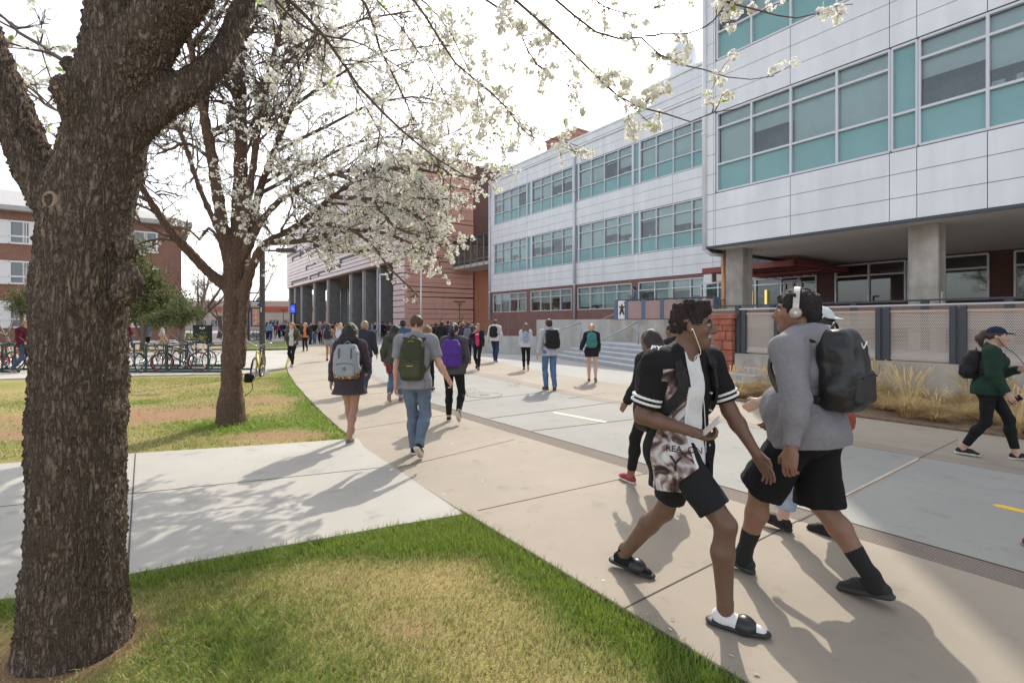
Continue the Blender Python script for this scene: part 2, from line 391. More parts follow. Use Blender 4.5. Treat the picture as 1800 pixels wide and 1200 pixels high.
joint(G(1402, 916)[:2], G(1440, 897)[:2], .02); joint(G(1436, 897)[:2], G(1616, 806)[:2], .05, 1, .0015); joint(G(1437, 898)[:2], G(1617, 807)[:2], .012, 0, .003)
joint(AB(2.215, 3.9)[:2], AB(2.2, -4)[:2], .016)
joint(G(816, 903)[:2], G(632, 784)[:2], .022)
tag(mb.build('pavement_joints', [M_joint, M_seal]), kind='structure')
# lane dashes and the manhole
mb = MB()
for (ax, ay), (bx, by), mi in [((976, 725), (1062, 741), 1), ((1757, 889), (1900, 921), 0)]:
    p, q = G(ax, ay)[:2], G(bx, by)[:2]; d = (q-p)/np.linalg.norm(q-p); n = np.array([-d[1], d[0]])*.05
    poly = [tuple(p+n), tuple(p-d*.04+n*.5), tuple(p-d*.04-n*.5), tuple(p-n), tuple(q-n), tuple(q+d*.04-n*.5), tuple(q+d*.04+n*.5), tuple(q+n)]
    mb.prism(poly, -.004, .0025, mi)
tag(mb.build('road_markings', [M_yellow, M_cream]), kind='structure')
c = G(852, 694)
mb = MB(); mb.lathe([(0, 0), (.125, .0), (.135, -.003), (.14, -.02)], n=24, mi=1); mb.lathe([(.40, -.02), (.40, .0035), (.412, .0035), (.412, -.02)], n=48)
mb.lathe([(.13, .0018), (.40, .0018)], n=48, mi=2)
for k in range(6): mb.box((.09*math.cos(k*1.047), .09*math.sin(k*1.047), .002), (.03, .012, .004), 0, k*1.047)
o = mb.build('manhole_cover', [M_joint, mat('cast_iron', (.12, .11, .1), .6, .6, var=.3, vscale=30), M_road], loc=(c[0], c[1], 0))
tag(o, 'round manhole cover set in the grey road inside a dark ring', 'manhole cover')

# pale concrete cross path between the lawns
PATH = gp([(815, 903), (700, 922), (530, 953), (380, 980), (230, 1008), (30, 1050)]) + [(-6.5, 2.3), (-14, 2.9), (-15, 7)] + gp([(0, 815), (225, 797), (400, 786), (520, 778), (629, 770)]) + gp([(640, 786)])
mb = MB(); mb.prism(PATH, -.11, .003)
def pj(p, q, wd=.012):
    p = np.array(p); q = np.array(q); d = (q-p)/np.linalg.norm(q-p); n = np.array([-d[1], d[0]])*wd/2
    mb.prism([tuple(p+n), tuple(q+n), tuple(q-n), tuple(p-n)], .0, .0055, 1)
pj(G(238, 797)[:2], G(224, 1008)[:2]); pj(G(228, 868)[:2], G(668, 822)[:2]); pj(G(228, 868)[:2], G(-500, 940)[:2])
pj(G(-330, 815)[:2], G(-900, 1090)[:2])
tag(mb.build('path', [M_white, M_joint]), kind='structure')
# bike-parking pad, cross walks, the plaza and the street behind
slab('bike_pad', gp([(500, 647), (440, 656), (100, 663), (-500, 680), (-500, 640), (100, 623), (440, 617), (509, 615)]), M_white, .004)
slab('cross_walk', gp([(-500, 612), (100, 606), (440, 600), (520, 599), (545, 590), (440, 591), (100, 596), (-500, 600)]), M_white, .002)
slab('plaza', [tuple(G(560, 606)[:2]), tuple(AB(8.1, 8.2)[:2]), tuple(AB(9.9, -6)[:2]), tuple(AB(40, -6)[:2]), tuple(AB(40, 60)[:2]), (60, 190), (-140, 190), tuple(G(-200, 590)[:2]), tuple(G(540, 592)[:2])], M_plaza, -.008, .05)

# ---------------------------------------------------------------- lawn: one gently uneven sheet with worn earth patches
def ell_px(x, y, cx, cy, rx, ry):       # soft ellipse drawn in ground metres
    c = G(cx, cy); return np.exp(-(((x-c[0])/rx)**2+((y-c[1])/ry)**2))
def fbm(x, y, sc, seed=0):
    rg = np.random.RandomState(seed); v = np.zeros_like(x)
    for o in range(4):
        for q in range(4):
            a = rg.rand()*6.28; f = sc*2**o*(.7+.6*rg.rand()); v += np.sin(f*(x*math.cos(a)+y*math.sin(a))+rg.rand()*6.28+1.5*np.sin(.7*f*(y*math.cos(a)-x*math.sin(a))+rg.rand()*6))/2**o
    return v/5
def dirt_of(x, y):
    d = .95*ell_px(x, y, 500, 762, 1.0, .55)+.9*ell_px(x, y, 300, 722, 1.9, .8)+.85*ell_px(x, y, 470, 700, 1.5, .8)+.8*ell_px(x, y, 130, 735, 2.0, .8)+.7*ell_px(x, y, 490, 672, .8, 1.0)+.9*ell_px(x, y, 20, 760, 1.4, .45)
    d = d+1.1*np.exp(-(((x+2.24)/.42)**2+((y-2.58)/.42)**2))+.5*np.exp(-(((x-G(620, 1010)[0])/.30)**2+((y-G(620, 1010)[1])/.16)**2))+.45*np.exp(-(((x+.55)/.3)**2+((y-2.75)/.2)**2))
    return np.clip((d+.30*fbm(x, y, 1.6, 3)-.38)*2.2, 0, 1)
def dist_poly(x, y, poly):
    d = np.full(x.shape, 1e9); P = np.array(poly)
    for i in range(len(P)-1):
        a, b = P[i], P[i+1]; ba = b-a; t = np.clip(((x-a[0])*ba[0]+(y-a[1])*ba[1])/(ba@ba), 0, 1)
        d = np.minimum(d, np.hypot(x-a[0]-t*ba[0], y-a[1]-t*ba[1]))
    return d
EDGE1 = abp([(2.21, -5), (2.21, 3.8)]); EDGE2 = PATH[:6]; EDGE3 = LEFT[3:9]
def lush_of(x, y):                      # 0 straw .. 1 lush green
    e = np.exp(-(dist_poly(x, y, EDGE1)/(.34+.10*fbm(x, y, 3.0, 8)))**2)+.9*np.exp(-(dist_poly(x, y, EDGE2)/.22)**2)+.9*np.exp(-(dist_poly(x, y, EDGE3)/.45)**2)
    t = ell_px(x, y, 405, 745, .9, .6)+.8*ell_px(x, y, 250, 705, .5, .3)+.9*ell_px(x, y, 720, 950, .65, .3)+.35*ell_px(x, y, 330, 1130, .5, .5)
    return np.clip(.33+.38*fbm(x, y, 1.9, 5)+e+t, 0, 1)
gx = np.concatenate([np.linspace(-32, -8, 90), np.linspace(-7.9, 3.2, 150)]); gy = np.concatenate([np.linspace(.4, 10, 140), np.linspace(10.15, 30, 110)])
XX, YY = np.meshgrid(gx, gy, indexing='ij'); ZZ = -.028+.006*fbm(XX, YY, 1.2, 9)
V = np.stack([XX.ravel(), YY.ravel(), ZZ.ravel()], 1); nx_, ny_ = XX.shape
I = np.arange(nx_*ny_).reshape(nx_, ny_); Q = np.stack([I[:-1, :-1], I[1:, :-1], I[1:, 1:], I[:-1, 1:]], -1).reshape(-1, 4)
m = bpy.data.materials.new('lawn_turf'); m.use_nodes = True; N, L = nt(m); p = N['Principled BSDF']; p.inputs['Roughness'].default_value = .95; p.inputs['Specular IOR Level'].default_value = .1
def attr(nm): a = N.new('ShaderNodeAttribute'); a.attribute_name = nm; return a.outputs['Fac']
def mixc(a, b, f):
    x = N.new('ShaderNodeMix'); x.data_type = 'RGBA'
    for s, k in ((a, 6), (b, 7)):
        if isinstance(s, tuple): x.inputs[k].default_value = (*s, 1)
        else: L.new(s, x.inputs[k])
    L.new(f, x.inputs[0]); return x.outputs[2]
tc = N.new('ShaderNodeTexCoord'); n1 = N.new('ShaderNodeTexNoise'); n1.inputs['Scale'].default_value = 70; n1.inputs['Detail'].default_value = 5; L.new(tc.outputs['Object'], n1.inputs['Vector'])
n2 = N.new('ShaderNodeTexNoise'); n2.inputs['Scale'].default_value = 8; n2.inputs['Detail'].default_value = 6; L.new(tc.outputs['Object'], n2.inputs['Vector'])
straw = mixc((.42, .33, .15), (.26, .21, .075), n1.outputs[0]); green = mixc((.15, .20, .04), (.09, .14, .025), n1.outputs[0])
g = mixc(straw, green, attr('lush')); d = mixc((.34, .215, .125), (.25, .155, .09), n2.outputs[0])
L.new(mixc(g, d, attr('dirt')), p.inputs['Base Color'])
b = N.new('ShaderNodeBump'); b.inputs['Strength'].default_value = .8; b.inputs['Distance'].default_value = .02; L.new(n1.outputs[0], b.inputs['Height']); L.new(b.outputs[0], p.inputs['Normal'])
M_turf = m
me = mesh_np('lawn', V, Q, M_turf, smooth=True)
for nm, val in (('dirt', dirt_of(V[:, 0], V[:, 1])), ('lush', lush_of(V[:, 0], V[:, 1]))):
    at = me.attributes.new(nm, 'FLOAT', 'POINT'); at.data.foreach_set('value', val.astype(np.float32))
tag(link('lawn', me), kind='structure')

def in_poly(x, y, poly):
    r = np.zeros(x.shape, bool); P = poly
    for i in range(len(P)):
        (x1, y1), (x2, y2) = P[i], P[i-1]
        c = ((y1 > y) != (y2 > y)) & (x < (x2-x1)*(y-y1)/((y2-y1) if y2 != y1 else 1e-9)+x1); r ^= c
    return r
WALKPOLY = LEFT + DRAIN[::-1]
def blades(name, n, x0, x1, y0, y1, hmul, wmul, thin, label_seed, inside=None):
    rg = np.random.RandomState(label_seed); x = rg.uniform(x0, x1, n); y = rg.uniform(y0, y1, n)
    ok = ~in_poly(x, y, WALKPOLY) & ~in_poly(x, y, PATH) & (np.abs(x) < 1.06*y+.4) & ((x*D2[0]+y*D2[1] < 2.22) | (y > 6))
    if inside is not None: ok &= inside(x, y)
    x, y = x[ok], y[ok]; dr = dirt_of(x, y); lu = lush_of(x, y)
    ok = rg.rand(len(x)) < (1-.93*dr)*(.45+.55*lu) ; x, y, dr, lu = x[ok], y[ok], dr[ok], lu[ok]; n = len(x)
    h = (.016+.035*lu**1.6*rg.uniform(.5, 1.5, n)+.010*rg.rand(n))*hmul; wd = (.0016+.0016*rg.rand(n))*wmul
    az = rg.uniform(0, 6.28, n); ln = h*rg.uniform(.2, 1.1, n)
    dx, dy = np.cos(az), np.sin(az); px, py = -dy*wd, dx*wd; z0 = -.03
    zz = np.full(n, z0)
    V = np.stack([np.stack([x-px, y-py, zz], 1), np.stack([x+px, y+py, zz], 1),
                  np.stack([x+dx*ln*.4+px*.8, y+dy*ln*.4+py*.8, zz+h*.65], 1), np.stack([x+dx*ln*.4-px*.8, y+dy*ln*.4-py*.8, zz+h*.65], 1),
                  np.stack([x+dx*ln, y+dy*ln, zz+h], 1)], 1).reshape(-1, 3)
    k = np.arange(n)[:, None]*5
    fq = k+np.array([0, 1, 2, 3]); ft = k+np.array([3, 2, 4])
    c = lu+.35*rg.randn(n)*.6; mi = np.where(c > .85, 0, np.where(c > .5, 1, np.where(c > .33, 2, 3)))
    me = mesh_np(name, V, [fq, ft], [mat('grass_blade_fresh', (.25, .34, .05), .5, trans=.45), mat('grass_blade_green', (.22, .285, .06), .55, trans=.4), mat('grass_blade_olive', (.30, .28, .085), .6, trans=.35), mat('grass_blade_straw', (.52, .42, .21), .65, trans=.3)], np.concatenate([mi, mi]))
    return tag(link(name, me), kind='stuff')
blades('grass', 150000, -3.2, 2.3, 1.7, 5.2, 1.0, 1.0, 1, 21)
blades('far_grass', 90000, -12, 0.2, 6.2, 15.5, 1.0, 2.6, 1, 22)
# clippings, bark chips and twigs dropped on the near lawn: uncountable litter
mb = MB(); rg = np.random.RandomState(4)
for k in range(220):
    x, y = rg.uniform(-2.4, 1.5), rg.uniform(2.2, 4.6)
    if x*D2[0]+y*D2[1] > 2.15 or in_poly(np.array([x]), np.array([y]), PATH)[0]: continue
    a = rg.uniform(0, 6.28); l = rg.uniform(.012, .05); d = Vector((math.cos(a), math.sin(a), rg.uniform(-.1, .2)))*l
    p = Vector((x, y, -.012)); mb.tube([p, p+d*.5+Vector((0, 0, .004)), p+d], [.0022, .002, .001], 4, int(rg.rand() < .4))
for k in range(60):
    x, y = -1.62+rg.normal(0, .13), 2.55+rg.normal(0, .2); a = rg.uniform(0, 6.28); l = rg.uniform(.02, .07); d = Vector((math.cos(a), math.sin(a), rg.uniform(-.1, .4)))*l
    p = Vector((x, y, -.012)); mb.tube([p, p+d], [.003, .0015], 4, 1)
tag(mb.build('lawn_litter', [mat('dry_leaf', (.42, .33, .2), .8), mat('twig_brown', (.16, .10, .06), .85)]), kind='stuff')

# ================================================================ building materials
def metal_panel(name, col):
    m = mat(name, col, .42, .15, .5, var=.05, vscale=.6, bump=.06, bscale=1.6, streak=.06); return m
M_panel = metal_panel('silver_white_panel', (.76, .77, .79)); M_gap = mat('panel_gap', (.10, .105, .12), .8)
M_frame = mat('aluminium_frame', (.62, .62, .66), .4, .3); M_teal = mat('teal_spandrel_glass', (.20, .385, .395), .08, 0, .6, var=.08, vscale=.5)
M_blind = mat('blind_fabric', (.70, .83, .82), .8, var=.06, vscale=3); M_dark = mat('dark_interior', (.13, .15, .16), .9, var=.5, vscale=1.5)
M_conc = mat('wall_concrete', (.50, .485, .46), .85, var=.12, vscale=1.2, bump=.15, bscale=30, streak=.15)
M_concr = mat('rough_concrete', (.50, .455, .40), .9, var=.22, vscale=1.6, bump=.3, bscale=25, streak=.35)
M_soffit = mat('soffit_render', (.66, .60, .52), .85, var=.05, vscale=.8)
M_post = mat('blue_grey_steel', (.07, .078, .092), .45, .4)
def glass_pane(name, tint=(.90, .96, .96), rough=.02):
    m = bpy.data.materials.new(name); m.use_nodes = True; N, L = nt(m); N.remove(N['Principled BSDF'])
    t = N.new('ShaderNodeBsdfTransparent'); t.inputs[0].default_value = (*tint, 1); g = N.new('ShaderNodeBsdfGlossy'); g.inputs['Roughness'].default_value = rough; g.inputs['Color'].default_value = (.85, .92, .95, 1)
    f = N.new('ShaderNodeFresnel'); f.inputs[0].default_value = 2.1; x = N.new('ShaderNodeMixShader')
    L.new(f.outputs[0], x.inputs[0]); L.new(t.outputs[0], x.inputs[1]); L.new(g.outputs[0], x.inputs[2]); L.new(x.outputs[0], N['Material Output'].inputs[0]); return m
M_glass = glass_pane('window_glass')
def brick(name, c1, c2, mortar, sx=1.0, frame='x'):
    m = bpy.data.materials.new(name); m.use_nodes = True; N, L = nt(m); p = N['Principled BSDF']; p.inputs['Roughness'].default_value = .85
    tc = N.new('ShaderNodeTexCoord'); sp = N.new('ShaderNodeSeparateXYZ'); cb = N.new('ShaderNodeCombineXYZ'); L.new(tc.outputs['Object'], sp.inputs[0])
    ad = N.new('ShaderNodeMath'); ad.operation = 'ADD'; L.new(sp.outputs[0], ad.inputs[0]); L.new(sp.outputs[1], ad.inputs[1])
    L.new(ad.outputs[0], cb.inputs[0]); L.new(sp.outputs[2], cb.inputs[1])
    b = N.new('ShaderNodeTexBrick'); b.inputs['Scale'].default_value = 1; b.inputs['Brick Width'].default_value = .22*sx; b.inputs['Row Height'].default_value = .075*sx; b.inputs['Mortar Size'].default_value = .009*sx
    b.inputs['Color1'].default_value = (*c1, 1); b.inputs['Color2'].default_value = (*c2, 1); b.inputs['Mortar'].default_value = (*mortar, 1); b.inputs['Bias'].default_value = -.1
    L.new(cb.outputs[0], b.inputs['Vector'])
    n = N.new('ShaderNodeTexNoise'); n.inputs['Scale'].default_value = .7; n.inputs['Detail'].default_value = 6; L.new(tc.outputs['Object'], n.inputs['Vector'])
    mp = N.new('ShaderNodeMapRange'); mp.inputs[3].default_value = .78; mp.inputs[4].default_value = 1.2; L.new(n.outputs[0], mp.inputs[0])
    x = N.new('ShaderNodeMix'); x.data_type = 'RGBA'; x.blend_type = 'MULTIPLY'; x.inputs[0].default_value = 1; L.new(b.outputs['Color'], x.inputs[6]); L.new(mp.outputs[0], x.inputs[7]); L.new(x.outputs[2], p.inputs['Base Color'])
    bp = N.new('ShaderNodeBump'); bp.inputs['Strength'].default_value = .5; bp.inputs['Distance'].default_value = .008; bp.invert = True; L.new(b.outputs['Fac'], bp.inputs['Height']); L.new(bp.outputs[0], p.inputs['Normal']); return m
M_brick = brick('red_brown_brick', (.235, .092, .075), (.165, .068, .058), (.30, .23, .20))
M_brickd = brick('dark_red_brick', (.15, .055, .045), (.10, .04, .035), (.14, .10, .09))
M_brick3 = brick('orange_red_brick', (.27, .105, .07), (.20, .075, .05), (.33, .25, .20), 1.0)

# ================================================================ the panelled lab building (local x = a, y = b)
LAB = empty('lab_building', (0, 0, 0), 'silver panelled lab building with teal window bands, one wing raised over concrete columns', 'building', YAW_B)
rgb_ = random.Random(11)
def cladding(mb, A, b0, b1, zs, seams, th=.03, gap=.018, mi=0):
    bs = sorted({b0, b1} | {s for s in seams if b0 < s < b1})
    for i in range(len(bs)-1):
        for j in range(len(zs)-1):
            mb.span((A, bs[i]+gap/2, zs[j]+gap/2), (A+th, bs[i+1]-gap/2, zs[j+1]-gap/2), mi)
def window(par, A, bs, z0, z1, rows, teal_row=True, blind=True, fr=.07, all_teal=False, rec=.10):
    """one window group; bs = mullion positions, rows = transom heights"""
    mb = MB(); G_, T_, B_, K_ = 0, 1, 2, 3
    zz = [z0]+list(rows)+[z1]
    for i in range(len(bs)-1):
        y0, y1 = sorted((bs[i], bs[i+1]))
        for j in range(len(zz)-1):
            sp = all_teal or (teal_row and j == 0)
            x = A+rec; mb.add([(x, y0, zz[j]), (x, y1, zz[j]), (x, y1, zz[j+1]), (x, y0, zz[j+1])], [(3, 2, 1, 0)], T_ if sp else G_)
        if not all_teal:
            zb = zz[1] if teal_row else z0; fr_ = rgb_.choice([1, .82, .62, .72, .9, .4, 1, .95, .55, .25]) if blind else 0
            zc = z1-(z1-zb)*fr_; x = A+rec+.14
            if fr_ > 0: mb.add([(x, y0, zc), (x, y1, zc), (x, y1, z1), (x, y0, z1)], [(3, 2, 1, 0)], B_)
            mb.add([(x+.6, y0-.2, zb-.1), (x+.6, y1+.2, zb-.1), (x+.6, y1+.2, z1), (x+.6, y0-.2, z1)], [(3, 2, 1, 0)], K_)
            if fr_ < .95 and rgb_.random() < .7:       # things standing on the sill inside
                for q in range(rgb_.randint(2, 5)):
                    yy = rgb_.uniform(y0+.1, y1-.1); hh = rgb_.uniform(.08, .3); ww = rgb_.uniform(.05, .18)
                    mb.span((x+.03, yy-ww, zb+.02), (x+.15, yy+ww, zb+.02+hh), B_)
    wo = mb.build('window', [M_glass, M_teal, M_blind, M_dark], par)
    mf = MB(); b_lo, b_hi = min(bs), max(bs)
    for b in bs: mf.span((A-.01, b-fr/2, z0), (A+rec+.02, b+fr/2, z1))
    for z in zz: mf.span((A-.005, b_lo, z-fr/2), (A+rec+.015, b_hi, z+fr/2))
    mf.build('frame', M_frame, wo); return wo

# --- raised wing
A1 = 17.5; bR = b_on(1800, A1)
bl = [b_on(x, A1+.05) for x in (1262, 1322, 1391, 1472, 1565)]; bt = [b_on(1568.5, A1+.05), b_on(1613, A1+.05)]; br = [b_on(x, A1+.05) for x in (1617, 1737)]
step = br[0]-br[1]; br += [br[1]-step, br[1]-2*step, br[1]-3*step]
BL1, BR1 = b_on(1241, A1), -12.0; ZS = 4.57
W2, W3 = (6.63, 9.58), (11.63, 14.58)
for z0, z1 in (W2, W3):
    rows = (z0+1.02, z0+2.4)
    window(LAB, A1, bl, z0, z1, rows); window(LAB, A1, bt, z0, z1, (z0+1.02,), all_teal=True); window(LAB, A1, br, z0, z1, rows)
    s2 = br[-1]-.05; window(LAB, A1, [s2, s2-.7], z0, z1, (z0+1.02,), all_teal=True); window(LAB, A1, [s2-.75-step*k for k in range(5)], z0, z1, rows)
seams = [bl[0]+.05, b_on(1255, A1), bl[2], bl[4], bt[1], br[1], br[2], br[4], s2-3, s2-6]
mb = MB()
for zs in ((ZS+.02, 5.24, 5.93, W2[0]-.06), (W2[1]+.06, 10.24, 10.93, W3[0]-.06), (W3[1]+.06, 15.3, 16.1, 17.0)):
    cladding(mb, A1-.02, BR1, BL1, zs, seams)
for z0, z1 in (W2, W3):                         # strip left of the windows
    cladding(mb, A1-.02, bl[0]+.06, BL1, (z0-.06, z0+.7, z0+1.45, z0+2.2, z1+.06), [b_on(1255, A1)])
mb.build('cladding', M_panel, LAB)
mb = MB(); mb.span((A1+.95, BR1, ZS+.05), (A1+10.6, BL1-.05, 17)); 
for z0, z1 in ((ZS+.05, W2[0]), (W2[1], W3[0]), (W3[1], 17.0)): mb.span((A1+.012, BR1, z0), (A1+.95, BL1-.05, z1), 0)
mb.span((A1+.012, bl[0]+.04, ZS+.05), (A1+.95, BL1-.06, 16.99), 0)
mb.build('wing_wall', M_gap, LAB)
mb = MB(); mb.span((A1-.03, BR1, 17.0), (A1+10.6, BL1+.02, 17.25)); mb.build('parapet', M_panel, LAB)
mb = MB(); mb.span((A1-.01, BR1, ZS-.04), (A1+10.2, BL1-.02, ZS+.03)); mb.build('soffit', M_soffit, LAB)
mb = MB(); mb.span((A1-.03, BR1, ZS-.07), (A1+.06, BL1, ZS+.02)); mb.span((A1+.06, BL1-.07, ZS-.16), (A1+10, BL1+.02, ZS+.02)); mb.build('soffit_edge', M_post, LAB)
mb = MB(); mb.tube([(A1-.06, BL1+.03, 17.2), (A1-.06, BL1+.03, ZS-.1)], .085, 12); mb.tube([(A1-.06, BL1+.03, 9), (A1-.06, BL1+.03, 8.9)], .1, 12); mb.tube([(A1-.06, BL1+.03, ZS-.06), (A1+.25, BL1-.05, ZS-.25), (A1+.9, BL1-.15, ZS-.25)], .07, 10)
mb.build('downpipe', M_panel, LAB, smooth=True)
# side of the raised wing (faces along the walkway) 
mb = MB()
for k in range(3):
    pass
cl = [(z, z+.74) for z in np.arange(ZS, 16.4, .76)]
for z0, z1 in cl: mb.span((A1+.02, BL1-.05, z0+.01), (A1+10.6, BL1-.02, min(z1, 17)))
mb.build('cladding', M_panel, LAB)
# columns under it
AC = 18.75; col_b = [b_on(1299, AC), b_on(1629, AC)]; col_b.append(col_b[1]-(col_b[0]-col_b[1])); col_b.append(col_b[2]-(col_b[0]-col_b[1]))
for b in col_b:
    mb = MB(); s = .36
    mb.prism([(AC-s+.03, b-s), (AC+s-.03, b-s), (AC+s, b-s+.03), (AC+s, b+s-.03), (AC+s-.03, b+s), (AC-s+.03, b+s), (AC-s, b+s-.03), (AC-s, b-s+.03)], 0, ZS-.045)
    for z in (1.6, 3.1): mb.span((AC-s+.004, b-s+.004, z), (AC+s-.004, b+s-.004, z+.01))
    mb.build('column', M_concr, LAB)
mb = MB(); bb = b_on(1278.5, AC); mb.tube([(AC-.25, bb, 1.0), (AC-.25, bb, ZS-.05)], .085, 14); mb.tube([(AC-.25, bb, 2.55), (AC-.25, bb, 2.68)], .1, 14); mb.build('copper_downpipe', mat('copper_pipe', (.52, .27, .15), .45, .5), LAB, smooth=True)
# recessed ground floor behind the columns
AR = 27.3; bE = b_on(1436, AR)
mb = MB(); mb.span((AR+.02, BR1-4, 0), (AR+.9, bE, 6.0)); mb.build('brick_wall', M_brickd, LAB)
for xs in ((1470, 1528, 1592), (1597, 1650), (1660, 1738), (1785, 1850, 1920, 1990)):
    window(LAB, AR-.1, [b_on(x, AR) for x in xs], 2.62, 4.42, (3.88,), teal_row=False, blind=False)
be0, be1 = bE, b_on(1262, AR)
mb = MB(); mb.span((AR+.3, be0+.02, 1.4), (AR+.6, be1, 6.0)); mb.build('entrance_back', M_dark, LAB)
dr = window(LAB, AR, [be0+.05, be0+.9, be0+1.8, be0+3.2, be0+4.8, be0+6.6, be1], 1.7, 4.05, (3.75,), teal_row=False, blind=False)
mb = MB(); mb.span((AR-.15, be0+.02, 4.1), (AR+.3, be1, 4.55)); mb.build('lintel', M_soffit, LAB)
for k, y in enumerate((b_on(1347, AR), b_on(1322, AR))):
    lo = MB(); lo.span((AR-.08, y-.05, 2.6), (AR-.02, y+.05, 3.45)); lo.build('wall_lamp', emis('warm_lamp_glow', (1, .72, .25), .35), LAB)
mb = MB(); y = be0+1.2
for (p, q) in (((AR-.06, y-.45, 1.7), (AR-.02, y-.38, 3.9)), ((AR-.06, y+.38, 1.7), (AR-.02, y+.45, 3.9)), ((AR-.06, y-.45, 3.82), (AR-.02, y+.45, 3.9)), ((AR-.06, y-.04, 1.7), (AR-.02, y+.04, 3.82))): mb.span(p, q)
mb.build('door_frame', mat('white_frame', (.7, .69, .67), .5), LAB)
# red entrance canopy
Ac = 22.0; c0, c1 = b_on(1397, Ac), b_on(1234, Ac)
mb = MB(); mb.span((Ac, c0, 4.08), (Ac+.14, c1, 4.32)); mb.span((Ac+.14, c0, 4.20), (AR, c1-1.0, 4.28))
for k in range(9):
    y = c0+.3+(c1-c0-.8)*k/8; mb.span((Ac+.14, y, 4.06), (AR, y+.1, 4.2))
mb.span((Ac+2.4, c0, 3.98), (Ac+2.55, c1-1.2, 4.06)); mb.span((Ac, c0-.0, 4.1), (AR, c0+.12, 4.31))
mb.build('canopy', mat('red_oxide_steel', (.27, .07, .06), .55, var=.15), LAB)

# --- set-back wing
A2 = 28.4; BL2, BR2 = b_on(862, A2), 15.5
def cpx(cx): return 800+cx/2.6667
g3 = [[187, 222, 260, 300, 337], [340, 357], [362, 405, 455, 505, 553], [568, 579], [583, 640, 702, 766, 832], [838, 865], [870, 945, 1025, 1113, 1205]]
mb = MB(); seams2 = [b_on(cpx(x), A2) for x in (222, 340, 445, 560, 695, 838, 1020)]+[18.4]
gb = [[b_on(cpx(x), A2+.05) for x in g] for g in g3]
for z0, z1 in (W2, W3):
    for g in gb:
        if len(g) == 2: window(LAB, A2, g, z0, z1, (z0+1.02,), all_teal=True)
        else: window(LAB, A2, g, z0, z1, (z0+1.02, z0+2.3))
    for u, v in zip(gb[:-1], gb[1:]): mb.span((A2-.02, v[0]+.03, z0-.06), (A2+.05, u[-1]-.03, z1+.06))
    cladding(mb, A2-.02, gb[0][0]+.05, BL2, (z0-.06, z0+1, z0+2, z1+.06), [])
    cladding(mb, A2-.02, BR2, gb[-1][-1]-.05, (z0-.06, z0+1, z0+2, z1+.06), [])
for zs in ((4.8, 5.42, 6.02, W2[0]-.06), (W2[1]+.06, 10.24, 10.93, W3[0]-.06), (W3[1]+.06, 15.3, 15.95)):
    cladding(mb, A2-.02, BR2, BL2, zs, seams2)
mb.build('cladding', M_panel, LAB)
mb = MB(); mb.span((A2-.12, BR2, 15.95), (A2+.3, BL2+.1, 16.1)); mb.span((A2+.12, BR2, 16.1), (A2+.5, BL2, 16.75)); mb.span((A2+.06, BR2, 16.75), (A2+.6, BL2+.06, 16.9)); mb.build('parapet', M_panel, LAB)
mb = MB(); mb.span((A2+.95, BR2, 4.8), (A2+14, BL2-.05, 16.5))
for z0, z1 in ((4.8, W2[0]), (W2[1], W3[0]), (W3[1], 16.2)): mb.span((A2+.012, BR2, z0), (A2+.95, BL2-.05, z1))
mb.build('wing_wall', M_gap, LAB)
mb = MB(); mb.span((A2+.95, BR2+3, 0), (A2+2, BL2-.02, 4.79)); gl = [[180, 217, 258, 296, 335], [357, 402, 449, 495, 547], [577, 635, 696, 761, 828], [862, 937, 1020, 1105, 1167]]
gg = [[b_on(cpx(x), A2+.05) for x in g] for g in gl]
mb.span((A2+.01, BR2+3, 0), (A2+.95, BL2-.02, 2.74)); mb.span((A2+.01, BR2+3, 4.54), (A2+.95, BL2-.02, 4.79))
eds = [BL2-.02]+[v for g in gg for v in (g[0]+.04, g[-1]-.04)]+[BR2+3]
for k in range(0, len(eds), 2): mb.span((A2+.01, eds[k], 2.74), (A2+.95, eds[k+1], 4.54))
mb.build('brick_wall', M_brick, LAB)
for g in gg: window(LAB, A2, g, 2.76, 4.52, (3.98,), teal_row=False)
for x, w_ in ((1010, .11), (861, .12)):
    b = b_on(x, A2-.1); mb = MB(); mb.tube([(A2-.13, b, 15.9), (A2-.13, b, 2.0)], w_, 12)
    for z in (4.7, 8.3, 12.4): mb.tube([(A2-.13, b, z), (A2-.13, b, z+.15)], w_*1.15, 12)
    mb.build('downpipe', M_frame, LAB, smooth=True)
be = b_on(1236, A2-.05); mb = MB(); cladding(mb, A2-.08, b_on(1252, A2), gg[-1][-1]-.05, (1.9, 2.7, 3.6, 4.7), [], .1); mb.build('cladding', M_panel, LAB)
# rooftop plant room and vent
mb = MB(); bb = b_on(1144, 31); 
for z in np.arange(16.5, 19.4, .75): mb.span((31, 10, z+.01), (38, bb, z+.74))
mb.span((30.9, 9.9, 19.5), (38.1, bb+.1, 19.7)); mb.build('plant_room', M_panel, LAB)
mb = MB(); p = (33.5, b_on(1201, 33.5)-.0); mb.lathe([(1.05, 19.6), (1.05, 21.6), (.95, 22.6), (.6, 23.2), (0, 23.4)], (p[0], p[1], 0), 24); mb.build('roof_vent', M_panel, LAB, smooth=True)

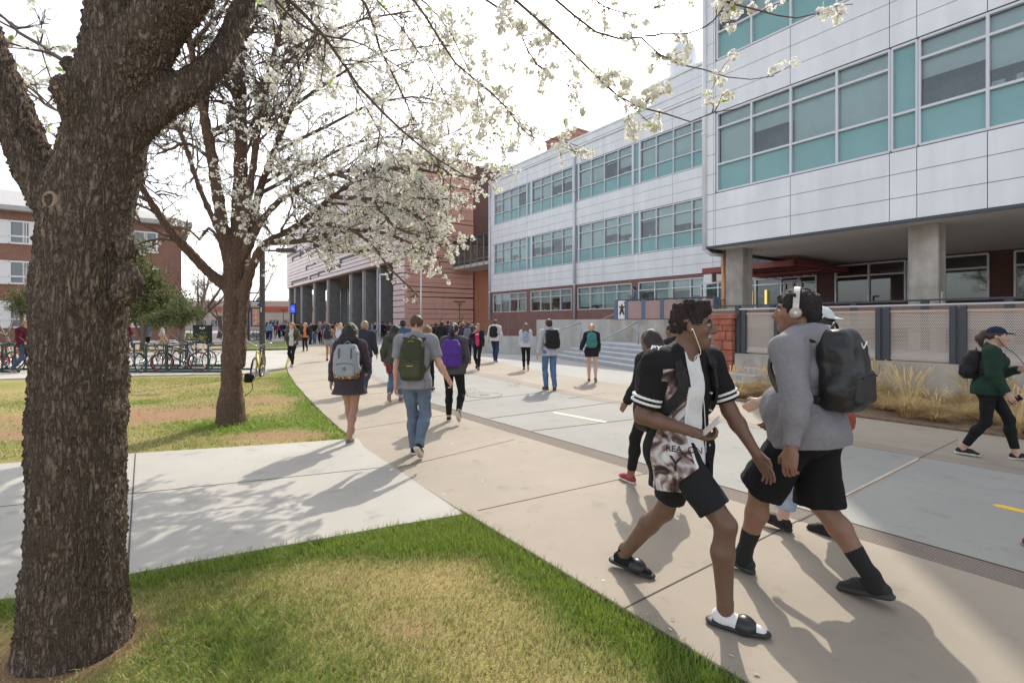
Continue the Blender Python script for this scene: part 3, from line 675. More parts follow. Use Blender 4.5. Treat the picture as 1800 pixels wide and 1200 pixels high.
# ================================================================ terracotta building
M_terra = mat('terracotta_panel', (.60, .33, .26), .42, .0, .5, var=.07, vscale=.35, col2=None); M_slot = mat('dark_slot', (.02, .02, .024), .5)
M_terra2 = mat('terracotta_sky_tint', (.55, .385, .385), .26, .0, .6, var=.06, vscale=.3)  # same cladding on the long side, glancing sky reflection painted in as lilac
TER = empty('terracotta_building', (0, 0, 0), 'pink terracotta clad building standing on tall grey columns behind the blossom', 'building', YAW_B)
AP, BP, BPE = 22.6, 51.8, 111.0; ZT, ZSP = 20.7, 8.7
rt = random.Random(5)
def courses(mb, z0, z1, zstep, fn):
    z = z0
    while z < z1-.1:
        h = zstep*rt.uniform(.75, 1.25); fn(z, min(z+h, z1)); z += h
mb = MB()      # end wall facing the viewer: long boards tilted a little, so their shadow gaps wander
def endc(z0, z1):
    t0, t1 = rt.uniform(-.06, .06), rt.uniform(-.1, .1); o = rt.uniform(0, .04); x0, x1 = AP, AP+8.6
    P = [(x0, BP-o, z0+t0+.07), (x1, BP-o, z0+t1+.07), (x1, BP-o, z1+t1*.2), (x0, BP-o, z1+t0*.2)]; Qv = [(x, BP+.3, z) for x, y, z in P]
    mb.add(P+Qv, [(3, 2, 1, 0), (0, 1, 5, 4), (2, 3, 7, 6), (1, 2, 6, 5), (3, 0, 4, 7)])
courses(mb, 0, ZT, .62, endc)
mb.build('cladding', M_terra, TER)
mb = MB()
def sidec(zlo, b0, b1):
    def f(z0, z1):
        o = rt.uniform(0, .05); cuts = sorted([b0, b1]+[rt.uniform(b0, b1) for _ in range(3 if b1-b0 > 20 else 0)])
        for u, v in zip(cuts[:-1], cuts[1:]):
            o2 = o+rt.uniform(-.03, .03); mb.span((AP-.1-o2, u+.01, z0+.085), (AP+.3, v-.01, z1))
    return f
courses(mb, ZSP, ZT, .6, sidec(ZSP, BP+.0, BPE)); courses(mb, 0, ZSP, .6, sidec(0, BP, BP+3.2))
mb.build('cladding', M_terra2, TER)
mb = MB()
for k in range(24):                         # long dark slot windows running with the courses
    b0 = rt.uniform(BP+6, BPE-8); z = ZSP+.5+rt.random()*10.5; l = rt.uniform(5, 15)
    mb.span((AP-.24, b0, z), (AP-.0, min(b0+l, BPE-.4), z+.30)); mb.span((AP-.245, b0+l-.35 if b0+l < BPE-1 else b0, z-.45), (AP-.01, (b0+l if b0+l < BPE-1 else b0+.35), z+.305))
mb.build('slot_window', M_slot, TER)
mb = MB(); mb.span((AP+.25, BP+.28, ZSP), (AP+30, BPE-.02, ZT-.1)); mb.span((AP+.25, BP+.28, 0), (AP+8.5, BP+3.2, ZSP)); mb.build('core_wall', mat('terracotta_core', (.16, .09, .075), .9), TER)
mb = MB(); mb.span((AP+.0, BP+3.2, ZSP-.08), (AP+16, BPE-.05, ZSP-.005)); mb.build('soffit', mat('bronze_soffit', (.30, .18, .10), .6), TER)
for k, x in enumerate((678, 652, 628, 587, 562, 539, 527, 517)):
    b = b_on(x, AP+1.2); mb = MB(); mb.span((AP+.35, b-.45, 0), (AP+2.1, b+.45, ZSP-.085)); mb.span((AP+.28, b+.452, 0), (AP+.5, b+.6, ZSP-.085), 1); mb.build('column', [mat('dark_column_concrete', (.20, .19, .19), .8, var=.25, vscale=1.5), M_frame], TER)  # pale strip on each column imitates its brightly lit left edge
for k, (x0, x1) in enumerate(((690, 668), (640, 612), (600, 575), (553, 545), (533, 529), (522, 507))):
    b0, b1 = b_on(x0, AP+9), b_on(x1, AP+9); 
    if b1 < b0: b0, b1 = b1, b0
    mb = MB(); mb.add([(AP+9, b0, 0), (AP+9, b1, 0), (AP+9, b1, ZSP-.1), (AP+9, b0, ZSP-.1)], [(3, 2, 1, 0)])
    n = max(2, int((b1-b0)/1.6)); wo = mb.build('glass_wall', mat('green_glass', (.17, .25, .25), .05, 0, .8), TER); mf = MB()
    for q in range(n+1): y = b0+(b1-b0)*q/n; mf.span((AP+8.9, y-.05, 0), (AP+9.02, y+.05, ZSP-.1))
    for z in (2.6, 5.4): mf.span((AP+8.92, b0, z), (AP+9.01, b1, z+.1))
    mf.build('frame', M_frame, wo)
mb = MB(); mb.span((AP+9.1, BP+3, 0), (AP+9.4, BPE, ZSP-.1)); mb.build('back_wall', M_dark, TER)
# stair tower + dark glazed slot behind the bridge
TOW = empty('brick_stair_tower', (0, 0, 0), 'orange brown stair tower with a dark glazed slot beyond the glass bridge', 'building', YAW_B)
aS = a_on(823, 53); aS1 = a_on(834, 53.4); aS2 = a_on(866, 53.4)
mb = MB(); mb.span((aS1, 53.4, 0), (aS2+3, 60, 18.6)); mb.build('wall', mat('orange_brown_render', (.52, .23, .125), .7, var=.12, vscale=.5), TOW)
mb = MB(); mb.add([(aS-.4, 54, 0), (aS1, 54, 0), (aS1, 54, 16), (aS-.4, 54, 16)], [(0, 1, 2, 3)]); wo = mb.build('glazed_slot', mat('dark_green_glass', (.05, .10, .10), .05, 0, .8), TOW)
mf = MB()
for z in np.arange(1, 16, 1.3): mf.span((aS-.3, 53.9, z), (aS1, 54.01, z+.12))
mf.span((aS-.3, 53.88, 8.4), (aS1, 54.02, 9.2)); mf.span((aS-.3, 53.88, 4.0), (aS1, 54.02, 4.7)); mf.build('frame', M_slot, wo)
T2 = empty('rooftop_tower', (0, 0, 0), 'salmon clad tower top showing above the roof of the panelled wing', 'building', YAW_B)
mb = MB(); b0, b1 = b_on(1012, 37), b_on(960, 37)
for k in range(14): mb.span((37-.03*(k % 2), b0, 14+.6*k+.04), (42, b1, 14+.6*k+.6))
mb.span((36.9, b0-.1, 22.4), (42, b1+.1, 22.6)); mb.span((37.1, b0+.1, 0), (41.9, b1-.1, 14.1)); mb.build('cladding', mat('salmon_panel', (.46, .22, .16), .5, var=.1), T2)
# glass bridge
BRI = empty('glass_footbridge', (0, 0, 0), 'enclosed glass footbridge joining the pink building and the panelled wing', 'footbridge', YAW_B)
aB0, aB1 = A2+.05, A2+3.0; bB0, bB1 = BL2+.02, BP-.1; zb0 = z_on(862, 457, A2); zb1 = zb0+2.75
mb = MB(); mb.span((aB0, bB0, zb0-.35), (aB1, bB1, zb0)); mb.build('deck', mat('bridge_deck_grey', (.50, .47, .43), .6), BRI)
mb = MB(); mb.span((aB0-.05, bB0, zb1), (aB1, bB1, zb1+.2)); mb.build('roof', M_post, BRI)
mb = MB(); mb.add([(aB0+.06, bB0, zb0), (aB0+.06, bB1, zb0), (aB0+.06, bB1, zb1), (aB0+.06, bB0, zb1)], [(3, 2, 1, 0)]); mb.add([(aB1-.06, bB0, zb0), (aB1-.06, bB1, zb0), (aB1-.06, bB1, zb1), (aB1-.06, bB0, zb1)], [(0, 1, 2, 3)]); mb.build('glass_wall', glass_pane('bridge_glass', (.78, .92, .88)), BRI)
mb = MB(); n = 6
for k in range(n+1):
    y = bB0+(bB1-bB0)*k/n; mb.span((aB0-.03, y-.06, zb0-.35), (aB0+.08, y+.06, zb1))
    if k < n:
        y2 = bB0+(bB1-bB0)*(k+1)/n; za, zc = (zb0, zb1) if k % 2 else (zb1, zb0); mb.tube([(aB0+.3, y, za), (aB0+.3, y2, zc)], .07, 6)
mb.span((aB0-.03, bB0, zb0+.35), (aB0+.07, bB1, zb0+.43)); mb.build('truss', mat('bridge_steel', (.24, .25, .24), .5, .4), BRI)

# ================================================================ far low building and brick hall on the left
FLB = empty('low_hall', (0, 0, 0), 'low pale hall with a red stripe at the end of the walk', 'building')
p0, p1 = AT(330, 590, 118), AT(520, 590, 118)
mb = MB(); mb.span((p0[0]-25, 118, 0), (p1[0]+12, 140, 6.6)); mb.build('wall', mat('pinkish_render', (.52, .42, .38), .85, var=.08, vscale=.3), FLB)
mb = MB(); mb.span((p0[0]-25, 117.5, 4.3), (p1[0]+12, 118.01, 5.5)); mb.build('stripe', mat('red_fascia', (.38, .10, .05), .7), FLB)
mb = MB(); mb.span((p0[0]-25.1, 117.8, 6.6), (p1[0]+12.1, 140.1, 6.9)); mb.build('parapet', M_soffit, FLB)
for k in range(7):
    x = p0[0]+2+k*3.4; mb = MB(); mb.span((x, 117.9, .9), (x+2.4, 118.02, 2.4)); wo = mb.build('window', M_dark, FLB); mf = MB()
    for q in (0, .8, 1.6, 2.36): mf.span((x+q, 117.85, .9), (x+q+.06, 118.0, 2.4))
    mf.build('frame', M_frame, wo)
BH = empty('brick_hall', (0, 0, 0), 'three storey brick hall with white windows and a grey roof on the left', 'building', YAW_B)
BB = 61.0; aRt = a_on(319, BB); aLt = a_on(-420, BB); HE = 11.4
mb = MB(); mb.span((aLt, BB, 0), (aRt, BB+16, HE)); mb.build('wall', M_brick3, BH)
mb = MB(); e = .9; z = HE; x0, x1, y0, y1 = aLt-e, aRt+e, BB-e, BB+16+e
mb.add([(x0, y0, z+.35), (x1, y0, z+.35), (x1, y1, z+.35), (x0, y1, z+.35), (x0+7, y0+8.5, z+3.2), (x1-8, y0+8.5, z+3.2), (x0, y0, z-.05), (x1, y0, z-.05), (x1, y1, z-.05), (x0, y1, z-.05)],
       [(0, 1, 5, 4), (1, 2, 5), (2, 3, 4, 5), (3, 0, 4), (0, 6, 7, 1), (1, 7, 8, 2), (2, 8, 9, 3), (3, 9, 6, 0), (6, 9, 8, 7)])
mb.build('roof', mat('pale_grey_shingle', (.42, .41, .40), .85, var=.12, vscale=4), BH)
M_wf = mat('white_window_paint', (.78, .76, .75), .5)
for fl, (zb, hh) in enumerate(((1.3, 2.2), (5.1, 1.9), (8.6, 1.9))):
    for x in (-250, -170, -90, -12, 44, 100, 158, 205, 256):
        xa = a_on(x, BB); wo_ = .95
        mb = MB(); mb.add([(xa-wo_, BB-.03, zb), (xa+wo_, BB-.03, zb), (xa+wo_, BB-.03, zb+hh), (xa-wo_, BB-.03, zb+hh)], [(0, 1, 2, 3)])
        wd = mb.build('window', mat('hall_glass', (.16, .19, .21), .08, 0, .7), BH); mf = MB()
        for q in (-1, -.06, .0, .06, .94): mf.span((xa+wo_*q-.07, BB-.12, zb), (xa+wo_*q+.07, BB-.031, zb+hh))
        for q in (0, .32, 1): mf.span((xa-wo_-.1, BB-.125, zb+hh*q-.07), (xa+wo_+.1, BB-.03, zb+hh*q+.07))
        mf.span((xa-wo_-.9, BB-.06, zb-.08), (xa-wo_-.08, BB-.0, zb+hh+.08)); mf.build('frame', M_wf, wd)

# ================================================================ steps, walls, rails on the right
def wall_px(name, p0, p1, z0, z1, th, m, label, cat='wall', bevel=.01, gp_=None):
    a, b = np.array(p0[:2]), np.array(p1[:2]); d = (b-a)/np.linalg.norm(b-a); n = np.array([-d[1], d[0]])
    if n[1] < 0: n = -n
    mb = MB(); mb.prism([tuple(a), tuple(b), tuple(b+n*th), tuple(a+n*th)], z0, z1); o = mb.build(name, m, bevel=bevel); return tag(o, label, cat, gp_)
wall_px('low_wall', AT(846, 619, 28.6), AT(944, 622, 27.0), -.02, .93, .35, M_conc, 'low pale concrete wall left of the steps before the saplings')
wall_px('retaining_wall', AT(943, 620, 27.05), AT(1075, 630, 24.2), -.02, 1.83, .4, M_conc, 'smooth pale retaining wall rising behind the left half of the steps')
wall_px('retaining_wall', AT(1071.5, 630, 24.18), AT(1275, 640, 20.4), -.02, 1.80, .4, M_concr, 'stained rough concrete retaining wall above the right half of the steps')
# steps
pA, pB = G(975, 628)[:2], G(1180, 662)[:2]; d = (pB-pA)/np.linalg.norm(pB-pA); n = np.array([-d[1], d[0]]); n = n if n[1] > 0 else -n
mb = MB(); M_step = mat('step_concrete', (.40, .41, .43), .8, var=.12, vscale=2); 
for k in range(5):
    q0 = pA+n*.36*k+d*(.0+.10*k); q1 = pB+n*.36*k+d*3
    mb.prism([tuple(q0), tuple(q1), tuple(q1+n*(.36*(5-k)+3.2)), tuple(q0+n*(.36*(5-k)+3.2))], .155*k-.02, .155*(k+1))
    mb.prism([tuple(q0+n*.0-n*.004), tuple(q1-n*.004), tuple(q1+n*.07), tuple(q0+n*.07)], .155*(k+1)-.03, .155*(k+1)+.003, 1)
o = mb.build('concrete_steps', [M_step, mat('pale_nosing', (.6, .6, .6), .7)]); tag(o, 'wide flight of grey concrete steps with pale nosings', 'steps')
mb = MB(); q = [tuple(AT(1072, 560, 24.9)[:2]), tuple(AT(1275, 560, 21.0)[:2]), tuple(AB(27.2, 11)[:2]), tuple(AB(28.3, 20)[:2]), tuple(AB(28.3, 26)[:2])]; mb.prism(q, 0, 1.74); tag(mb.build('terrace_floor', M_conc), kind='structure')
def rail(pts, label, extra=()):
    mb = MB(); mb.tube(pts, .024, 8)
    for a, b in extra: mb.tube([a, b], .024, 8)
    tag(mb.build('handrail', mat('rail_steel', (.36, .40, .46), .35, .7), smooth=True), label, 'handrail', 'handrails on the steps')
rail([AT(900, 605, 23.2), AT(978, 581, 23.0), AT(1021, 567, 23.4)], 'sloping steel handrail on the left part of the steps, above the jeans wearer', [(AT(1021, 567, 23.4), AT(1021, 605, 23.4))])
rail([AT(1055, 599, 20.2), AT(1122, 565, 20.6)], 'sloping steel handrail in the middle of the steps', [(AT(1122, 565, 20.6), AT(1122, 607, 20.6))])
rail([AT(1205, 634, 17.5), AT(1262, 596, 17.6)], 'short sloping handrail beside the red stone pier', [(AT(1262, 596, 17.6), AT(1262, 640, 17.6))])
rail([AT(1050, 565, 25.6), AT(1086, 549, 25.4)], 'thin handrail rising to the star banner on the terrace', [(AT(1086, 549, 25.4), AT(1086, 562, 25.4))])
# terrace railing
TR = empty('terrace_railing', (0, 0, 0), 'terrace railing of blue grey posts and pinkish mesh panels above the retaining wall', 'railing')
def on2(px, z): # on top of second retaining wall
    a, b = AT(1071.5, 630, 24.18)[:2], AT(1275, 640, 20.4)[:2]; u = (px-CX)/F_PX; t = (a[0]-u*a[1])/(u*(b[1]-a[1])-(b[0]-a[0])); p = a+t*(b-a); return np.array([p[0], p[1]+.2, z])
M_pmesh = None
def perforated(name, col, sc, rad=.62):
    m = bpy.data.materials.new(name); m.use_nodes = True; N, L = nt(m); p = N['Principled BSDF']; p.inputs['Base Color'].default_value = (*col, 1); p.inputs['Roughness'].default_value = .5; p.inputs['Metallic'].default_value = .3
    tc = N.new('ShaderNodeTexCoord'); mp = N.new('ShaderNodeMapping'); mp.inputs['Scale'].default_value = (sc, sc, sc); L.new(tc.outputs['Object'], mp.inputs[0])
    sp = N.new('ShaderNodeSeparateXYZ'); L.new(mp.outputs[0], sp.inputs[0])
    def M2(op, a, b=None):
        n = N.new('ShaderNodeMath'); n.operation = op
        for i, s in enumerate((a, b)):
            if s is None: continue
            if isinstance(s, (int, float)): n.inputs[i].default_value = s
            else: L.new(s, n.inputs[i])
        return n.outputs[0]
    zrow = M2('MULTIPLY', sp.outputs[2], 1.155); row = M2('FLOOR', zrow); sh = M2('MULTIPLY', M2('MODULO', row, 2), .5)
    fx = M2('SUBTRACT', M2('FRACT', M2('ADD', M2('ADD', sp.outputs[1], sh), 1000)), .5); fz = M2('MULTIPLY', M2('SUBTRACT', M2('FRACT', zrow), .5), .866)
    dd = M2('SQRT', M2('ADD', M2('MULTIPLY', fx, fx), M2('MULTIPLY', fz, fz))); hole = M2('LESS_THAN', dd, rad/2)
    t = N.new('ShaderNodeBsdfTransparent'); x = N.new('ShaderNodeMixShader'); L.new(hole, x.inputs[0]); L.new(p.outputs[0], x.inputs[1]); L.new(t.outputs[0], x.inputs[2]); L.new(x.outputs[0], N['Material Output'].inputs[0]); return m
M_perf = perforated('perforated_tan_sheet', (.58, .505, .45), 30, .64)
for px in (1085, 1103.5, 1134, 1167, 1199, 1231, 1262):
    mb = MB(); p = on2(px, 0); mb.span((p[0]-.1, p[1]-.05, 1.8), (p[0]+.1, p[1]+.05, 2.72)); mb.build('post', mat('blue_post', (.13, .18, .27), .45, .3), TR)
mb = MB(); p, q = on2(1085, 2.72), on2(1262, 2.72); mb.tube([p, q], .035, 6); mb.build('top_rail', M_post, TR)
mb = MB(); p, q = on2(1104, 0), on2(1262, 0); mb.add([(p[0], p[1], 1.85), (q[0], q[1], 1.85), (q[0], q[1], 2.66), (p[0], p[1], 2.66)], [(0, 1, 2, 3)]); mb.build('mesh_panel', mat('pink_mesh_panel', (.42, .27, .25), .6), TR)
# star-figure banner
p, q = on2(1087.5, 0), on2(1101.5, 0); BN = empty('terrace_banner', (p[0], p[1]-.08, 1.84), 'white banner with a dark five armed figure on the terrace railing', 'banner', math.atan2(q[1]-p[1], q[0]-p[0]))
wB = float(np.linalg.norm(q-p)); mb = MB(); mb.span((0, -.01, 0), (wB, .01, .86)); mb.build('cloth', M_wf, BN)
mb = MB()
for a, l, r0 in ((90, .2, .05), (25, .24, .05), (155, .24, .05), (-62, .34, .06), (-118, .34, .06)):
    cx, cz = wB*.5, .5; e = (cx+l*math.cos(R(a))*wB*1.6, -.02, cz+l*math.sin(R(a))); mb.tube([(cx, -.015, cz), ((cx+e[0])/2, -.018, (cz+e[2])/2), e], [r0, r0*.8, r0*.5], 6)
mb.span((wB*.74, -.02, .72), (wB*.86, -.01, .78)); mb.build('figure', mat('maroon_print', (.10, .045, .04), .8), BN)
# red stone pier
AWL = 13.0
PB0, PB1 = b_on(1289, AWL), b_on(1255, AWL); PZ = 1.86
PI_ = empty('stone_pier', (0, 0, 0), 'square pier of rough red stone blocks ending the perforated railing', 'pier', YAW_B)
M_rst = mat('red_sandstone', (.38, .13, .085), .9, var=.3, vscale=5, bump=.8, bscale=14)
mb = MB(); rs = random.Random(3); z = 0; bw = PB1-PB0
while z < PZ-.12:
    h = min(rs.choice([.16, .2, .26, .3]), PZ-.1-z)
    for face in range(2):
        cuts = [0]+sorted(rs.uniform(.2, .8) for _ in range(rs.choice([1, 1, 2])))+[1]
        for u, v in zip(cuts[:-1], cuts[1:]):
            o = rs.uniform(0, .025)
            if face == 0: mb.span((AWL-.06-o, PB0+bw*u+.008, z+.006), (AWL+.2, PB0+bw*v-.008, z+h-.006))
            else: mb.span((AWL+.201+(bw-.2)*u+.006, PB0-.02-o, z+.006), (AWL+.201+(bw-.2)*v-.006, PB0+bw-.05, z+h-.006))
    z += h
mb.build('stonework', M_rst, PI_, bevel=.018)
mb = MB(); mb.span((AWL-.0, PB0+.02, 0), (AWL+bw-.05, PB1-.02, PZ-.11)); mb.build('core', mat('red_mortar', (.14, .06, .05), .95), PI_)
mb = MB(); mb.span((AWL-.11, PB0-.06, PZ-.1), (AWL+bw+.05, PB1+.05, PZ+.04)); mb.build('capstone', M_rst, PI_, bevel=.025)
# planter wall and perforated railing
zw = .82
mb = MB(); mb.span((AWL, -14, 0), (AWL+.28, PB0-.03, zw)); 
o = mb.build('planter_wall', M_concr, bevel=.012); o.rotation_euler = (0, 0, YAW_B); tag(o, 'long stained concrete planter wall under the perforated railing', 'wall')
PR = empty('perforated_railing', (0, 0, 0), 'perforated tan metal railing with dark steel posts on the planter wall', 'railing', YAW_B)
posts = [b_on(1299, AWL), b_on(1366, AWL), b_on(1444, AWL), b_on(1548, AWL), b_on(1681, AWL)]; posts += [posts[-1]-(posts[-2]-posts[-1])*k for k in (1, 2, 3)]
for b in posts:
    mb = MB(); mb.span((AWL+.08, b-.13, zw-.12), (AWL+.2, b-.03, 1.98)); mb.span((AWL+.08, b+.03, zw-.12), (AWL+.2, b+.13, 1.98)); mb.span((AWL+.11, b-.03, zw-.1), (AWL+.17, b+.03, 1.95)); mb.build('post', M_post, PR)
for u, v in zip(posts[:-1], posts[1:]):
    mb = MB(); mb.add([(AWL+.15, v+.135, zw+.06), (AWL+.15, u-.135, zw+.06), (AWL+.15, u-.135, 1.9), (AWL+.15, v+.135, 1.9)], [(0, 1, 2, 3)]); pn = mb.build('perforated_panel', M_perf, PR)
    for z0, z1 in ((zw+.04, zw+.085), (1.87, 1.92)): mf = MB(); mf.span((AWL+.12, v+.135, z0), (AWL+.18, u-.135, z1)); mf.build('edge_rail', mat('tan_trim', (.55, .42, .34), .5, .3), pn)
mb = MB(); mb.tube([(AWL+.14, PB0-.1, 2.02), (AWL+.14, posts[-1], 2.02)], .02, 8); mb.build('top_rail', M_frame, PR)
# second railing further in, under the wing
R2 = empty('inner_railing', (0, 0, 0), 'dark inner railing with brown panels under the raised wing', 'railing', YAW_B)
AI = 17.6; ps = [b_on(x, AI) for x in (1296, 1357, 1425, 1500, 1625, 1774)]
for b in ps: mb = MB(); mb.span((AI, b-.09, .9), (AI+.1, b+.09, 2.28)); mb.build('post', M_post, R2)
mb = MB(); mb.span((AI-.02, ps[-1]-4, 2.26), (AI+.1, ps[0]+1.5, 2.31)); mb.build('top_rail', M_post, R2)
mb = MB(); mb.span((AI+.03, ps[-1]-4, 1.5), (AI+.06, ps[0]+1.5, 2.12)); mb.build('mesh_panel', mat('brown_mesh_panel', (.20, .14, .12), .6), R2)
mb = MB(); mb.span((AI+.025, ps[-1]-4, 2.12), (AI+.065, ps[0]+1.5, 2.18)); mb.build('trim', mat('tan_trim', (.55, .42, .34)), R2)
mb = MB(); mb.prism(abp([(AWL+.25, -14), (27.2, -14), (27.2, b_on(1436, 27)), (AWL+.25, PB0-.05)]), 0, .84); tag(mb.build('terrace_paving', M_conc), kind='structure')
# little sign on the column
b = col_b[1]; SG = empty('warning_sign', (0, 0, 0), 'small white sign with red lettering on the thick concrete column', 'sign', YAW_B)
mb = MB(); mb.span((AC-.1, b-.385, 2.2), (AC+.1, b-.362, 2.55)); mb.build('plate', M_wf, SG); mb = MB()
for k in range(5): mb.span((AC-.07, b-.39, 2.26+.05*k), (AC+.07-.02*(k % 2), b-.384, 2.28+.05*k))
mb.build('lettering', mat('sign_red', (.5, .04, .03), .6), SG)

# planting bed: mulch sheet
BED = abp([(10.05, -6), (10.05, 7.0)]) + gp([(1268, 700), (1262, 690)]) + abp([(12.98, PB0+.1), (12.98, -6)])
mb = MB(); mb.prism(BED, -.02, .03); tag(mb.build('mulch_bed', mat('bark_mulch', (.20, .13, .085), .95, var=.5, vscale=14, bump=1.0, bscale=45, detail=8)), kind='structure')

mb = MB(); rg = np.random.RandomState(14)      # petals and bits of leaf blown over the paving
for k in range(60):
    x, y = rg.uniform(-5, 4.5), rg.uniform(2.6, 13)
    if rg.rand() < .5: e = rg.rand(); q = AB(2.23+.12*rg.rand(), -1+6*e); x, y = q[0], q[1]
    a_ = x*D2[0]+y*D2[1]
    if not (in_poly(np.array([x]), np.array([y]), WALKPOLY)[0] or in_poly(np.array([x]), np.array([y]), PATH)[0]): continue
    a = rg.uniform(0, 6.28); l = rg.uniform(.006, .018); d = np.array([math.cos(a), math.sin(a), 0])*l; s_ = np.array([-math.sin(a), math.cos(a), 0])*l*.5; c = np.array([x, y, .006]); up = np.array([0, 0, l*.35])
    mb.add([c-d, c+s_+up, c+d+up*.5, c-s_], [(0, 1, 2, 3)], int(rg.rand() < .55))
tag(mb.build('paving_litter', [mat('dry_leaf', (.42, .33, .2), .8), mat('fallen_petal', (.75, .72, .66), .7)]), kind='stuff')
# ================================================================ trees
def batch_tubes(P, Rr, sides=4):
    """P (n,m,3) polylines, Rr (n,m) radii -> verts, quads"""
    n, m, _ = P.shape; T = np.gradient(P, axis=1); T /= np.linalg.norm(T, axis=2, keepdims=True)+1e-9
    ref = np.where(np.abs(T[..., 2:3]) > .9, np.array([1., 0, 0]), np.array([0, 0, 1.])); U = np.cross(T, ref); U /= np.linalg.norm(U, axis=2, keepdims=True)+1e-9; W = np.cross(T, U)
    an = np.arange(sides)*2*np.pi/sides
    V = P[:, :, None, :]+Rr[:, :, None, None]*(np.cos(an)[None, None, :, None]*U[:, :, None, :]+np.sin(an)[None, None, :, None]*W[:, :, None, :])
    I = np.arange(n*m*sides).reshape(n, m, sides); J = np.roll(I, -1, axis=2)
    Q = np.stack([I[:, :-1], J[:, :-1], J[:, 1:], I[:, 1:]], -1).reshape(-1, 4); return V.reshape(-1, 3), Q
def resample(P, m):
    P = np.asarray(P); s = np.concatenate([[0], np.cumsum(np.linalg.norm(np.diff(P, axis=0), axis=1))]); t = np.linspace(0, s[-1], m)
    return np.stack([np.interp(t, s, P[:, k]) for k in range(3)], 1), s[-1]
class Twigs:
    def __init__(s, seed): s.rg = np.random.RandomState(seed); s.P = []; s.R = []; s.C = []; s.m = 7
    def limb(s, P, r0, r1):
        Q, L = resample(P, s.m*2-1); rr = np.linspace(r0, r1, s.m*2-1); s.P += [Q[:s.m], Q[s.m-1:]]; s.R += [rr[:s.m], rr[s.m-1:]]
    def twig(s, p, d, L, r, droop=0.0, wig=.16):
        q = np.array(p, float); d = np.array(d, float); d /= np.linalg.norm(d); out = [q.copy()]
        for k in range(s.m-1):
            d = d+s.rg.normal(0, wig, 3)+np.array([0, 0, -droop*.2]); d /= np.linalg.norm(d); q = q+d*L/(s.m-1); out.append(q.copy())
        s.P.append(np.array(out)); s.R.append(np.linspace(r, max(r*.35, .0012), s.m)); return np.array(out)
    def grow(s, P, r, lev, L, dens, bloom, droop=.1, t0=.12, up=.15, bl0=.25, spread=1.0):
        """side shoots along polyline P"""
        Q, tot = resample(P, 24); n = max(1, int(tot*dens+s.rg.rand()))
        for k in range(n):
            t = t0+(1-t0)*s.rg.rand(); i = min(int(t*23), 22); b = Q[i]+(Q[i+1]-Q[i])*s.rg.rand(); tan = Q[i+1]-Q[i]; tan /= np.linalg.norm(tan)+1e-9
            v = s.rg.normal(0, 1, 3); v -= tan*(v@tan); v /= np.linalg.norm(v)+1e-9
            d = tan*s.rg.uniform(.35, 1.0)+v*s.rg.uniform(.5, 1.0)*spread+np.array([0, 0, up])
            ll = L*s.rg.uniform(.55, 1.25)*(1-.35*t); tw = s.twig(b, d, ll, r*s.rg.uniform(.7, 1.1), droop)
            if lev > 0: s.grow(tw, max(r*.55, .0022), lev-1, L*.52, dens*1.55, bloom, droop, .15, up, bl0, spread)
            if bloom > 0:
                for q in np.linspace(bl0, 1, 4 if lev == 0 else 3):
                    if s.rg.rand() < bloom*.8: s.C.append(tw[min(int(q*(s.m-1)), s.m-1)]+s.rg.normal(0, .012, 3))
                if s.rg.rand() < min(1, bloom*1.1): s.C.append(tw[-1])
    def mesh(s, name, mt, sides=4):
        V, Q = batch_tubes(np.array(s.P), np.array(s.R), sides); return mesh_np(name, V, Q, mt, smooth=True)
M_petal = mat('pear_petal', (.86, .85, .78), .6, 0, .3, trans=.45); M_petal2 = mat('pear_petal_cream', (.80, .79, .68), .6, 0, .3, trans=.4)  # second petal tone is creamier, given to flowers at random
M_leaf = mat('young_leaf', (.30, .42, .06), .5, trans=.45); M_anther = mat('anther_dark', (.30, .16, .10), .8)
